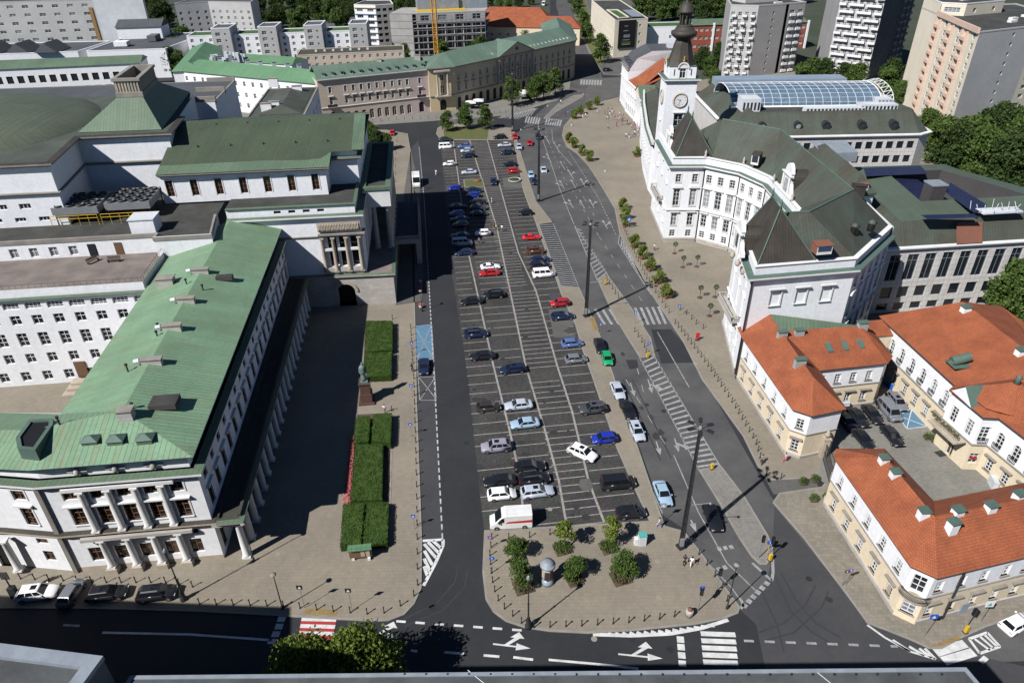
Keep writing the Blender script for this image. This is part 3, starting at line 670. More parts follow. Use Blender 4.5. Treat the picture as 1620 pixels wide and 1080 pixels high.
th.fac(SP[3],SP[4],6.3,14.2,[dict(n=19,a=2.3,b=2.0,z=7.6,w=1.5,h=3.0,st='six',gm=BR,fm=RF,tm='h+w'),dict(n=19,a=2.3,b=2.0,z=12.0,w=1.3,h=1.5,gm=BR,fm=RF)])
th.cornice(SP,6.3,.7,.7,'stone',closed=False,top='copper_brown',name='string_course')
th.cornice(SP,14.2,.8,.8,'white_trim',closed=False,top='copper_mid')
SPi=[T(-75,10.9),T(-27.2,2.6),T(-20.2,.9),T(-3.5,.7),T(-3.5,66)]
th.walls(SPi,15.0,17.0,None,open=True)
th.cornice(SPi,16.8,.5,.35,'trim_grey',closed=False,top='copper_brown')
th.walls([T(-20.5,66),T(-20.5,10.5),T(-75,19)],0,17.1,{0:[dict(n=9,z=12.5,w=1.5,h=1.9)],1:[dict(n=14,z=12.5,w=1.5,h=1.9)]},open=True)
ro=[T(-2.4,-.3,17.2),T(-20.3,-.2,17.2),T(-27.5,1.3,17.2),T(-75,9.3,17.2),T(-75,19.5,17.2),T(-20.9,10.3,17.2),T(-20.9,44,17.2),T(-2.4,66.5,17.2),T(-11.6,6.4,19.7),T(-22,5.2,18.8),T(-75,14,18.8),T(-11.6,66.5,19.7),T(-20.9,58,17.2)]
th.roof(ro,[(1,0,8,9),(2,1,9),(3,2,9,10),(5,4,10,9),(5,9,8),(6,5,8,11,12),(0,7,11,8)],'copper_bright')
for x,y,r_ in [(318,431,0),(295,477,0),(273,520,0),(241,574,0)]:
    p=G(x,y,19.6); chimney(th,p.x,p.y,19.4,2.5,.8,.85,TA,'stone_pale','trim_grey')
    e=MB().tube((p.x-1.5*_u.x,p.y-1.5*_u.y,20.1),(p.x-2.2*_u.x,p.y-2.2*_u.y,20.0),.33,.3,10); th.part('vent_duct',e,'metal_white')
p=G(263,448,18.6); chimney(th,p.x,p.y,18.0,2.6,1.6,1.6,TA)
p=G(200,655,19.8); chimney(th,p.x,p.y,19.3,1.6,1.2,1.2,TA)
for x,y in [(145,698),(185,697),(231,695)]:
    p=G(x,y,18.2); c=MB().box((p.x,p.y,17.6),(1.7,1.3,1.0),TA,0).box((p.x,p.y,18.6),(2.0,1.6,.5),TA,1,taper=.15); th.part('roof_vent',c,['copper_mid','copper_verdigris'])
for x,y,a,b_ in [(355,438,2.6,1.1),(260,635,3.2,2.3)]:
    p=G(x,y,19.2); skylight(th,p.x,p.y,18.75,TA,a,b_,0,'trim_dark','bitumen',.7,'roof_hatch')
p=G(137,668,18.8); skylight(th,p.x,p.y,18.3,TA+.2,1.6,1.3,0,'copper_verdigris','copper_verdigris',.6,'roof_hatch')
for x,y in [(322,461),(296,452),(252,523),(250,535),(203,588),(212,650),(95,672)]:
    p=G(x,y,19); th.part('vent_pipe',MB().tube((p.x,p.y,18),(p.x,p.y,20.0),.11,n=6).tube((p.x,p.y,20),(p.x,p.y,20.25),.2,n=6),'metal_dark')
# light well curb
lw=[G(x,y,18.3) for x,y in ((36,716),(33,700),(52,674),(84,672),(84,680),(58,718))]
lwp=ccw([(p.x,p.y) for p in lw]); c=MB(); c.sweep(lwp,[(.3,17.2),(.25,19.15),(-.2,19.15),(-.2,17.3)]); th.part('light_well',c,'copper_verdigris'); c=MB(); c.face([(p[0],p[1],18.95) for p in lwp]); th.part('light_well_shade_sheet',c,'black')  # black sheet just under the rim paints the dark of the open well
# engaged columns on the south front
for i in range(4):
    a=-20.3+2.85+ (i+.5)*3.0; 
    column(th,*T(a,-.3),.9,5.75,.42); column(th,*T(a,-.25),7.1,13.6,.4)
    th.part('pedestal',MB().box((*T(a,-.4),0),(1.3,1.1,.9),TA),'stone')
th.part('entablature',MB().box((*T(-11.6,-.25),5.75),(13.0,.9,.45),TA),'stone_pale')
th.part('entablature',MB().box((*T(-11.6,-.2),13.7),(12.4,.7,.45),TA),'white_trim')
for a,bb in [(-27.6,1.0)]: column(th,*T(a,bb),.6,5.9,.45)
th.part('pilaster',MB().box((*T(-20.6,.1),0),(.5,.4,14.1),TA),'trim_grey')
for a in (-15.8,-11.6,-7.4):
    th.part('attic_relief',MB().lathe((*T(a,.55),15.4),[(.3,0),(.42,.3),(.25,.7),(.08,.95)],8).box((*T(a,.62),15.7),(2.2,.12,.25),TA),'stone_pale')
# colonnade along the square
for i in range(22): column(th,*T(.15,i*3.06),.1,6.2,.46,'white_trim',n=12)
c=MB(); poly=[T(-2.7,-.7),T(.9,-.7),T(.9,65.2),T(-2.7,65.2)]; c.prism(poly,6.2,7.0,0,1,True); th.part('porch_roof',c,['stone_pale','bitumen_moss'])
th.cornice([T(-2.0,-.7),T(.9,-.7),T(.9,65.2)],6.5,.35,.5,'trim_grey',False,top='copper_mid',name='porch_cornice')
th.part('parapet',MB().box((*T(.6,32),7.0),(.35,64,.5),TA).box((*T(-1.9,32),7.0),(.2,64,.35),TA),'trim_dark')
# middle block (facing south, beside the main portico)
A0=[T(-2.7,65.6),T(18,64.9),T(18,79)]
th.fac(A0[0],A0[1],0,6.4,[dict(n=1,u=10.9,z=.1,w=3.6,h=4.9,st='none',arch=True,D=1.5)],'stone_pale'); th.fac(A0[1],A0[2],0,6.4,[dict(n=3,z=.5,w=1.6,h=3.6,gm='glass_dark')],'stone_pale')
th.cornice(A0,6.4,.45,.6,'stone_pale',False,top='copper_mid')
b=MB(); b.prism([T(-2.7,65.9),T(17.8,65.2),T(17.8,90),T(-2.7,90)],6.0,6.95); th.part('roof_terrace',b,'roof_terrace')
b=MB(); 
pa=T(8.25,65.05)
for i in range(9):
    t0=math.pi*i/9;t1=math.pi*(i+1)/9
    P=[]
    for t,rr in ((t0,1.85),(t0,2.45),(t1,2.45),(t1,1.85)): P.append((pa[0]+_u.x*rr*math.cos(t)+.0,pa[1]+_u.y*rr*math.cos(t)-.12,3.3+rr*math.sin(t)))
    b.face(P[::-1])
th.part('arch_moulding',b,'stone')
U0=[T(-12.3,66.6),T(12.7,66.2),T(12.7,92)]
th.fac(U0[0],U0[1],6.9,18.8,[dict(n=3,a=19.0,b=1.6,z=8.6,w=1.75,h=6.4,st='plain',gm='glass_dark',fm='black',D=1.0)],'white_wall')
th.fac(U0[1],U0[2],6.9,18.8,[dict(n=2,z=8.6,w=1.7,h=5,st='cross',gm='glass_dark')],'white_wall')
th.cornice([T(-12.3,66.6),T(4.3,66.3)],14.9,.25,.4,'trim_grey',False,name='string_course');th.cornice([T(4.3,66.2),T(12.7,66.1),T(12.7,68)],15.1,.6,.7,'trim_grey',False,name='string_course')
for a in (4.95,7.05,9.6,12.1): column(th,*T(a-.1,65.95),7.6,15.0,.38,'stone')
for k in range(3): th.part('loggia_beam',MB().box((*T(6.1+k*2.5,65.95),12.2),(1.8,.35,.5),TA),'white_trim'); th.part('loggia_rail',MB().box((*T(6.1+k*2.5,65.95),7.6),(1.8,.35,.9),TA),'stone_pale')
b=MB(); c0=T(8.5,66.0); b.box((*c0,16.2),(8.3,.2,1.9),TA)
for i in range(26):
    a=4.7+i*.3; pp=T(a,65.85); b.lathe((pp[0],pp[1],16.35),[(.17,0),(.22,.5+.2*math.sin(i*2.1)),(.13,1.1),(.16,1.35),(.03,1.55)],6)
th.part('relief_frieze',b,'stone')
th.cornice(U0,18.8,.8,.8,'white_trim',False,top='copper_mid')
th.fac(T(-12.3,67.3),T(11.9,67),19.5,21.3,[dict(n=4,a=9.5,b=6.5,z=20.0,w=1.3,h=.6,st='plain',gm='glass_dark',fm='black')]); th.fac(T(11.9,67),T(11.9,92),19.5,21.3)
th.cornice([T(-12.3,67.3),T(11.9,67),T(11.9,80)],21.1,.35,.3,'copper_mid',False,top='copper_mid')
b=MB(); b.face([(*T(-12.5,67.3),21.2),(*T(11.9,67.0),21.2),(*T(11.9,79.5),21.2),(*T(-12.5,79.5),21.2)]); th.part('roof',b,'bitumen')
# upper hall
W1=[T(-25,73.4),T(6.5,73.2),T(6.5,79),T(12.3,79),T(12.3,112)]
th.fac(W1[0],W1[1],21,26.4,[dict(n=7,a=1.6,b=2.2,z=22.3,w=1.35,h=3.2,st='tall',gm=BR,fm=RF,tm='f+w')])
th.walls(W1[1:],21,26.4,open=True); th.fac(W1[2],W1[3],26.9,28.2); th.fac(W1[3],W1[4],26.9,27.6)
th.cornice(W1,26.3,1.0,.7,'trim_grey',False,top='copper_mid')
rp=[T(-25,72.4,27),T(7.5,72.2,27),T(7.5,78,28.3),T(13.9,78,28.3),T(13.9,93,31.8),T(-25,93,31.8),T(-25,114,27),T(13.9,114,27),T(-25,76.5,27.9),T(13.9,79.5,27.9)]
th.roof(rp,[(0,1,2,3,4,5)],'copper_olive'); th.roof(rp,[(5,4,7,6)],'copper_olive')
th.roof([T(-25,72.3,27.08),T(7.5,72.1,27.08),T(7.5,78.0,28.3),T(5.5,76.0,27.85),T(-25,75.6,27.8)],[(0,1,2,3,4)],'copper_mid')
th.roof([T(11.6,77.9,28.5),T(14,77.9,28.5),T(14,93,31.95),T(11.6,93,31.95)],[(0,1,2,3)],'copper_mid')
for i in range(5):
    for bb,zz in ((82,29.2),(91,31.1)): p=T(-19+i*6.4+(2 if bb>85 else 0),bb); th.part('vent_pipe',MB().tube((*p,zz-.4),(*p,zz+.45),.16,n=6),'metal_dark')
# flat terrace with cooling plant, lower court range
th.fac(T(-75,44),T(-20.5,44),0,16.4,[dict(n=15,a=2,b=3.2,z=1.0,w=1.5,h=1.8,fm='white_paint',gm='glass'),dict(n=16,a=1,b=1.5,z=4.6,w=1.5,h=1.8),dict(n=16,a=2.2,b=2.2,z=7.9,w=1.6,h=2.5,st='six'),dict(n=16,a=2,b=1.8,z=12.0,w=1.6,h=1.7),dict(n=16,a=1.8,b=1.5,z=14.9,w=2.5,h=1.1,st='grid')],'white_wall')
th.cornice([T(-75,44),T(-21,44)],16.4,.5,.35,'copper_mid',False,top='copper_mid')
th.fac(T(-75,44.6),T(-21.3,44.6),16.7,18.2); th.fac(T(-21.3,44.6),T(-21.3,58),16.7,18.2)
b=MB(); b.face([(*T(-75,44.6),17.5),(*T(-21.3,44.6),17.5),(*T(-21.3,58.3),17.5),(*T(-75,58.3),17.5)]); th.part('roof_terrace',b,'roof_terrace')
b=MB()
for i in range(55): p=T(-75+i,44.8); b.tube((*p,18.2),(*p,18.9),.025,n=4,sm=False)
b.tube((*T(-75,44.8),18.9),(*T(-21.5,44.8),18.9),.035,n=4); b.tube((*T(-21.5,44.8),18.9),(*T(-21.5,58),18.9),.035,n=4)
for i in range(14): p=T(-21.5,44.8+i); b.tube((*p,18.2),(*p,18.9),.025,n=4,sm=False)
th.part('terrace_railing',b,'metal_dark')
th.fac(T(-75,58),T(-21.5,58),17.5,20.6,[dict(n=13,a=1.6,b=12.2,z=17.9,w=1.4,h=1.7,gm='glass_curtain'),])
th.fac(T(-22.3,56.2),T(-12.4,56.2),17.0,21.2); th.fac(T(-21.5,58),T(-22.3,56.2),17,20.9); th.fac(T(-12.4,56.2),T(-13.8,67),17,21.2)
th.part('door',MB().box((*T(-29.3,57.95),17.5),(1.3,.1,2.3),TA),'wood'); th.part('door',MB().box((*T(-33.8,57.95),17.5),(1.3,.1,2.3),TA),'glass_dark')
b=MB(); b.face([(*T(-75,58),20.6),(*T(-22.3,58),20.6),(*T(-22.3,56.2),20.6),(*T(-12.4,56.2),20.6),(*T(-13.8,67),20.6),(*T(-14,79),20.6),(*T(-25,79),20.6),(*T(-46,90),20.6),(*T(-75,90),20.6)]); th.part('roof',b,'bitumen')
pr=MB(); pr.sweep([T(-75,58),T(-22.3,58),T(-22.3,56.2),T(-12.4,56.2),T(-13.8,66)],[(0,20.4),(.12,20.4),(.12,21.1),(-.35,21.1),(-.35,20.6)],False); th.part('parapet',pr,'trim_grey')
# left high block
HB=[T(-80,65.9),T(-40,65.9),T(-41.5,82.5),T(-24.2,82.5),T(-27.8,117),T(-80,117)]
th.fac(HB[0],HB[1],20.6,26.6,[dict(n=9,a=3,b=4,z=21.6,w=1.9,h=.8,st='three',gm='glass'),dict(n=9,a=1,b=6.5,z=24,w=2,h=1.0,st='three')]); th.fac(HB[0],HB[1],26.6,32)
for i in (1,2,3): th.fac(HB[i],HB[i+1],20.6,32)
th.cornice(HB[:4],26.5,.5,.5,'trim_grey',False,name='string_course')
th.cornice(HB[:4]+[T(-25,95)],31.6,.9,.7,'trim_grey',False,top='copper_brown')
b=MB(); b.face([(p[0],p[1],32.3) for p in inset(HB,-.1)]); th.part('roof',b,'roof_green_grey')
pq=[T(-42,85,32.4),T(-25.9,84.6,32.4),T(-28.8,118,32.4),T(-42,118,32.4),T(-34.6,90.3,37.8),T(-29.8,90.1,37.8),T(-31,104,37.8),T(-35.2,104,37.8)]
th.roof(pq,[(0,1,5,4),(1,2,6,5),(2,3,7,6),(3,0,4,7)],'copper_mid')
L=[T(-34.6,90.3),T(-29.8,90.1),T(-31,104),T(-35.2,104)]
c=MB(); c.sweep(L,[(.05,37.4),(.25,37.7),(.25,38.6),(.0,38.7),(0,40.6),(.35,40.8),(.35,41.3),(-.5,41.3),(-.5,38.8)]); c.face([(*p,38.9) for p in inset(L,.5)]); th.part('roof_lantern',c,'trim_grey')
c=MB()
for i in range(4):
    p=Vector(L[i]);q=Vector(L[(i+1)%4]);n=int((q-p).length/.55)
    for j in range(n): w_=p.lerp(q,(j+.5)/n); c.box((w_.x,w_.y,38.7),(.25,.25,2.0),TA)
th.part('lantern_louvre',c,'stone')
d=T(-70,94); c=MB(); c.lathe((d[0],d[1],31.9),[(28,0),(27.4,.5),(24,1.8),(18,3.1),(12,3.9),(6,4.3),(.3,4.5)],64,sm=True); th.part('dome',c,'copper_dome')
# stage roofs behind
G1=[T(-95,117.5),T(-23.5,117.5),T(-23.5,141),T(-95,141)]
th.walls(G1,18,30,{0:(),1:()}); th.flat(G1,30.1,'roof_grey',.1,'trim_grey')
for bb in (118.5,129,140.6): th.part('fire_wall',MB().box((*T(-27,bb),29.5),(7.2,.7,1.6),TA),'trim_grey')
RB=[T(-24,114),T(-7.8,114),T(-7.8,184),T(-24,184)]
th.walls(RB,0,18.6,[dict(n=10,z=14,w=1.4,h=1.6)],'white_wall'); th.flat(RB,18.4,'roof_green_grey',.3,'trim_grey')
th.hip(T(-21,150),T(-9,150),T(-9,183),T(-21,183),18.5,1.6,5,5,'copper_dark',0)
for x,y in [(432,128),(470,140),(421,168),(434,165)]: p=G(x,y,20); chimney(th,p.x,p.y,19,3,1.2,1.8,TA,'white_wall')
# cooling plant
for gx in (0,1):
    c0=T(-38.2+gx*8.8,69.5+gx*1.2)
    c=MB()
    for i in range(4):
        for j in range(4):
            p=Vector(c0)+_u*(i*1.9-2.8)+_v*(j*1.9-3.2); c.lathe((p.x,p.y,24.0),[(.8,0),(.82,.35),(.62,.36),(.6,.12)],12)
    c.box((*c0,22.6),(8.0,8.0,1.4),TA,1); 
    for i in (-1,1):
        for j in (-1,0,1): p=Vector(c0)+_u*i*3.7+_v*j*3.6; c.tube((p.x,p.y,20.6),(p.x,p.y,22.8),.12,n=4)
    th.part('cooling_unit',c,['metal_dark','metal_grey'])
    c=MB()
    for zz in (21.6,22.2): c.tube((*T(-42.6+gx*8.8,65.0),zz+.4),(*T(-34.4+gx*8.8,65.0),zz+.4),.06,n=4)
    for i in range(6): p=T(-42.6+gx*8.8+i*1.64,65.0); c.tube((*p,20.6),(*p,22.6),.06,n=4)
    th.part('yellow_railing',c,'yellow')
cp=G(229,350,22.3); th.part('plant_hut',MB().box((cp.x,cp.y,20.6),(4.2,3.6,2.6),TA,0).box((cp.x,cp.y,23.2),(4.5,3.9,.15),TA,1),['white_wall','metal_white'])
# main portico and porte-cochere
PO=[T(12.7,77),T(18.3,77),T(18.3,109),T(12.7,109)]
c=MB(); c.prism(PO,16.6,20.5,0,1,True); th.part('portico_attic',c,['white_trim','bitumen'])
pr=MB(); pr.sweep(PO,[(0,20.3),(.3,20.3),(.3,20.9),(-.8,20.9),(-.8,20.5)]); th.part('portico_cornice',pr,'copper_mid')
for i in range(10): column(th,*T(17.4,78+i*3.35),7,16.6,.6,'stone_pale')
column(th,*T(14.6,77.6),7,16.6,.55,'stone_pale')
th.fac(T(18.0,79),T(18,109),0,7,[dict(n=7,z=.2,w=2.4,h=5,st='none',arch=True)],'stone_pale')
th.part('portico_floor',MB().prism([T(12.7,90),T(18.2,90),T(18.2,109.2),T(12.7,109.2)],6,7),'roof_terrace')
c=MB(); PC=[T(18.1,83),T(23.6,83),T(23.6,107),T(18.1,107)]; c.prism(PC,5.2,6.1,0,1,True); th.part('porte_cochere_roof',c,['stone_pale','roof_grey'])
for a,bb in [(23.1,83.6),(23.1,95),(23.1,106.4),(23.1,89.3),(23.1,100.7)]: th.part('porte_cochere_pier',MB().box((*T(a,bb),.1),(1.1,1.1,5.1),TA),'stone_pale')
stone_rail([T(18.1,83.2),T(23.4,83.2),T(23.4,107)],6.1,th,False,.9,'stone_pale')
th.fac(T(12.3,79),T(12.3,112),7,21.2,[dict(n=6,z=9,w=1.8,h=5,gm='glass_dark')],'white_wall')
th.part('entrance_steps',MB().box((*T(-35.5,41.2),0),(4.5,3.5,.4),TA).box((*T(-35.5,41.9),.4),(3.7,2.6,.4),TA).box((*T(-35.5,42.5),.8),(3,1.6,.4),TA),'stone')
th.part('court_door',MB().box((*T(-35.5,43.9),1.0),(1.8,.2,3.2),TA),'wood')
th.finish()
# ================================================================ CITY HALL
ch=Bld('clock_tower_hall','white ornate palace with mansard copper roofs and a tall clock tower','building',(50,150),near=True)
GW='glass_curtain'
def g_rows(n,n2=None,**k): return [dict(n=n,z=1.5,w=1.3,h=1.7,st='six',gm=GW,**k),dict(n=n,z=4.4,w=1.35,h=2.9,st='six',tm='f+h+s+w',**k),dict(n=n,z=9.3,w=1.45,h=4.0,st='tall',gm=GW,tm='f+s+c+w',**k),dict(n=n,z=15.0,w=1.25,h=1.9,st='six',tm='f+s+w',**k)]
CW=[(54.2,127),(50.3,118.8),(41.0,118.8),(38.8,102.1)]
CN=[(37.3,178.5),(36.9,158.4),(44.5,158.2),(51,152.8),(54.4,145),(54.2,127)]
CP=CN+[(50.3,118.8),(41.0,118.8),(38.8,102.1),(56.6,104.8),(68.5,118)]
wr=[dict(n=3,a=3.5,b=3.5,z=1.7,w=1.4,h=2.0,tm='h+w',gm=GW),dict(n=3,a=3.5,b=3.5,z=4.8,w=1.4,h=2.2,tm='h+w',gm=GW),dict(n=3,a=3.5,b=3.5,z=9.3,w=1.5,h=4.1,st='tall',tm='f+c+w',gm=GW,arch=True),dict(n=3,a=3.5,b=3.5,z=15.4,w=1.2,h=1.4,tm='h+w')]
spec={0:wr,1:g_rows(2),2:g_rows(3,a=1.4,b=1.4),3:g_rows(3),4:g_rows(6),5:g_rows(3),7:wr,9:g_rows(5)}
n=len(CP)
for i in range(n-1):
    p,q=CP[i],CP[i+1]
    if i==8: ch.fac(p,q,0,18.3,[dict(n=3,a=4.6,b=4.4,z=13.4,w=1.9,h=2.6,st='blank',gm='white_wall',tm='f+h+s+w',D=.12)],'white_wall'); continue
    ch.fac(p,q,0,8.2,[r for r in spec.get(i,[]) if r['z']<8],'white_rust'); ch.fac(p,q,8.2,18.3,[r for r in spec.get(i,[]) if r['z']>8])
ch.cornice(CP[:9],0,.22,1.2,'stone_pale',False,name='plinth')
ch.cornice(CP[:9],8.0,.3,.4,'white_trim',False,name='string_course')
ch.cornice(CP,18.2,.85,.8,'white_trim',False,top='copper_verdigris')
ci=inset(CP+[(70,182),(37.3,182)],.35)[:len(CP)]
ch.walls(ci,19,20.5,None,open=True); ch.cornice(ci,20.4,.2,.25,'white_trim',False,name='parapet_cap',ins=.6)
rp=[(46,158.2,20.6),(51.6,153.6,20.6),(55.2,145,20.6),(55,127,20.6),(51,119.5,20.6),(49.6,167,27),(60,157.7,27),(60.3,119.5,27),(48.9,109.5,27),(43.1,109.1,27),(67.8,118.6,20.6),(56.2,105.6,20.6),(39.8,103.1,20.6),(41.6,118,20.6),(69.5,160,20.6),(56,178,20.6),(46,178,20.6)]
ch.roof(rp,[(0,1,6,5),(1,2,6),(2,3,7,6),(3,4,8,7),(4,13,9,8),(12,11,8,9),(11,10,7,8),(10,14,6,7),(14,15,5,6),(15,16,0,5)],'copper_dark')
ch.walls([(68.5,118),(70.3,160),(56,179),(45,179)],0,20.5,open=True)
rb=MB()
for i,j in ((5,6),(6,7),(7,8),(8,9)): rb.tube(rp[i],rp[j],.16,n=6)
ch.part('ridge_capping',rb,'copper_verdigris')
for base,A1,A2 in (([(37.8,159.2),(46.5,159.2),(46.5,172),(37.8,172)],(41.4,162.6),(41.6,168)),([(39.6,103),(49.5,104.4),(49.5,117.6),(41.6,118)],(43.2,107.2),(43.6,112.6))):
    P=[(*b_,20.6) for b_ in base]+[(*A1,28.6),(*A2,28.6)]
    ch.roof(P,[(0,1,4),(1,2,5,4),(2,3,5),(3,0,4,5)],'copper_brown','pavilion_roof')
    rb=MB(); [rb.tube(P[i],P[j],.13,n=5) for i,j in ((0,4),(1,4),(2,5),(3,5),(4,5))]
    for a in (A1,A2): rb.lathe((*a,28.5),[(.25,0),(.12,.5),(.2,.8),(.02,1.6)],6)
    ch.part('ridge_capping',rb,'copper_verdigris')
def gable(B,x,y,z,rz,w=3.4,h=4.6,depth=4):
    # curved gable wall facing -Y local
    n=14; O=[]
    pr=[(1.35,0),(1.3,.12),(1.0,.2),(.72,.42),(.62,.68),(.7,.74),(.62,.78),(.5,.9),(.28,.98),(0,1.02)]
    out=[(a*w/2,b_*h) for a,b_ in pr]+[(-a*w/2,b_*h) for a,b_ in pr[::-1][1:]]
    ca,sa=math.cos(rz),math.sin(rz)
    P=lambda u,v,zz:(x+u*ca-v*sa,y+u*sa+v*ca,z+zz)
    c=MB(); k=len(out); c.face([P(u,0,b_) for u,b_ in out]); c.face([P(u,.7,b_) for u,b_ in out][::-1])
    for i in range(k): (u,b_),(u2,b2)=out[i],out[(i+1)%k]; c.face([P(u,0,b_),P(u,.7,b_),P(u2,.7,b2),P(u2,0,b2)])
    for s_ in (-1,1): c.tube(P(s_*w*.33,-.15,0),P(s_*w*.33,-.15,h*.62),.22,n=8); c.tube(P(s_*w*.6,-.1,0),P(s_*w*.6,-.1,.9),.3,.15,n=8)
    c.box(P(0,-.15,h*.66),(w*.95,.5,.22),rz)
    m=6; A=[P(w*.22*math.cos(math.pi*i/m),-.03,h*.36+w*.22*math.sin(math.pi*i/m)) for i in range(m+1)]
    c.face(A+[P(-w*.22,-.03,.5),P(w*.22,-.03,.5)],1)
    B.part('gable',c,['white_trim','glass_curtain'])
    c=MB(); m=8
    for i in range(m):
        t0,t1=math.pi*i/m,math.pi*(i+1)/m; r=w*.36
        c.face([P(r*math.cos(t0),.6,h*.55+r*.8*math.sin(t0)),P(r*math.cos(t0),.6+depth,h*.55+r*.8*math.sin(t0)),P(r*math.cos(t1),.6+depth,h*.55+r*.8*math.sin(t1)),P(r*math.cos(t1),.6,h*.55+r*.8*math.sin(t1))])
    for s_ in (-1,1): q=[P(s_*w*.36,.6,0),P(s_*w*.36,.6,h*.55),P(s_*w*.36,.6+depth,h*.55),P(s_*w*.36,.6+depth,0)]; c.face(q if s_<0 else q[::-1])
    B.part('gable_roof',c,'copper_brown')
gable(ch,54.9,136,20.2,R(-90),5.2,6.2,5); gable(ch,38.2,110.3,20,R(-92),4.8,5.2,3.5); gable(ch,37.8,168.5,20,R(-90),5.0,5.2,3.5)
for x,y,rz in ((53.2,150.3,R(-35)+math.pi*0),(66.5,130,R(90))): dormer(ch,x,y,22.2,rz,1.6,1.7,2.2,'copper_brown','glass_curtain')
p=G(1304,396,23); dormer(ch,p.x,p.y+1,22.6,R(8),2.6,1.1,1.8,'brown_copper_patch','glass_blue')
for x,y in ((1352,362),(1320,350),(1379,357)): p=G(x,y,23.5); ch.part('vent_hood',MB().lathe((p.x,p.y,22.6),[(.6,0),(.6,1.3),(.8,1.4),(.3,1.9)],10),'copper_dark')
# balconies west side
for y0,y1,x in ((164,173,36.2),(105.5,114.5,38.4)):
    c=MB(); c.box((x+.2,(y0+y1)/2,8.3),(1.7,y1-y0,.35)); 
    for yy in (y0+1,y1-1,(y0+y1)/2): c.box((x+.5,yy,7.2),(.8,.5,1.1),0,0)
    ch.part('balcony',c,'stone_pale'); stone_rail([(x+1.,y0),(x-.5,y0),(x-.5,y1),(x+1.,y1)][::-1],8.65,ch,False,1.,'stone_pale')
for y in (107,110.3,113.5,165,168.5,172): ch.part('relief',MB().lathe((37.6 if y>150 else 38.9,y,17.0),[(.3,0),(.5,.4),(.35,.9),(.1,1.2)],7),'stone')
# downpipes
for p in ((44.5,158.0),(51.0,152.6),(38.85,101.9),(54.3,144.8)): ch.part('downpipe',MB().tube((*p,.2),(*p,18.3),.14,n=6),'metal_dark')
# tower
TW=[(39.4,184),(47.0,184),(47.0,191.6),(39.4,191.6)]
ch.walls(TW,0,31.8,{0:[dict(n=1,z=19.2,w=2.3,h=4.6,st='six',tm='f+h+w'),],3:[dict(n=1,z=12,w=1.3,h=2.2,tm='f+h+w'),dict(n=1,z=18,w=1.4,h=3.2,tm='f+h+w')]},'white_rust')
ch.cornice(TW,8,.35,.5,'white_trim'); ch.cornice(TW,31.7,.75,.7,'white_trim',top='copper_verdigris')
TB=inset(TW,.45); ch.walls(TB,32.4,35.2,{0:[dict(n=1,z=32.5,w=1.5,h=2.7,st='cross',arch=True,tm='f+w')],3:[dict(n=1,z=32.5,w=1.5,h=2.7,arch=True)]})
for s_ in (-1,1): ch.part('slit_window',MB().box((43.2+s_*2.1,184.42,33.2),(.22,.1,1.5)),'trim_dark')
b=MB(); b.prism(TB,35.1,35.3); ch.part('tower_roof',b,'copper_verdigris')
def arc_hood(x,y,rz):
    c=MB(); ca,sa=math.cos(rz),math.sin(rz); m=8
    P=lambda u,v,zz:(x+u*ca-v*sa,y+u*sa+v*ca,zz)
    for i in range(m):
        t0,t1=math.pi*i/m,math.pi*(i+1)/m
        Q=[[P(r*math.cos(t),v,34.9+r*math.sin(t)) for r,v in ((1.5,-.2),(1.5,2.4),(1.15,-.2))] for t in (t0,t1)]
        c.face([Q[0][0],Q[0][1],Q[1][1],Q[1][0]],0); c.face([Q[0][2],Q[0][0],Q[1][0],Q[1][2]],1)
    c.face([P(1.15*math.cos(math.pi*i/m),0,34.9+1.15*math.sin(math.pi*i/m)) for i in range(m+1)],1)
    c.lathe(P(0,0,36.4),[(.2,0),(.28,.3),(.08,.7),(.16,.9),(.02,1.4)],8,2)
    ch.part('arched_hood',c,['copper_brown','white_trim','yellow'])
arc_hood(43.2,184.3,0); arc_hood(39.7,187.8,R(-90))
sp=(43.2,187.8,0)
c=MB(); c.lathe(sp,[(3.7,35.2),(3.25,36.1),(2.7,37.8),(2.1,40.2),(1.7,41.2)],8,0,False,R(22.5)); c.lathe(sp,[(1.8,41.1),(2.9,41.9),(3.15,42.3),(3.15,42.9),(2.5,43.1),(2.1,43.7),(1.9,44.0)],24,0); ch.part('spire',c,'copper_brown')
c=MB()
for i in range(8): t=i*math.pi/4; c.tube((43.2+1.25*math.cos(t),187.8+1.25*math.sin(t),44),(43.2+1.25*math.cos(t),187.8+1.25*math.sin(t),47.1),.2,n=6)
c.lathe(sp,[(1.9,43.9),(1.9,44.3),(1.6,44.4)],16);c.lathe(sp,[(1.5,46.9),(2.0,47.2),(1.95,47.5),(1.7,47.7),(1.55,48.4),(1.1,49.1),(.4,49.5),(.35,50.2),(.5,50.6),(.15,51),(.06,52.5)],16); ch.part('lantern',c,'copper_brown')
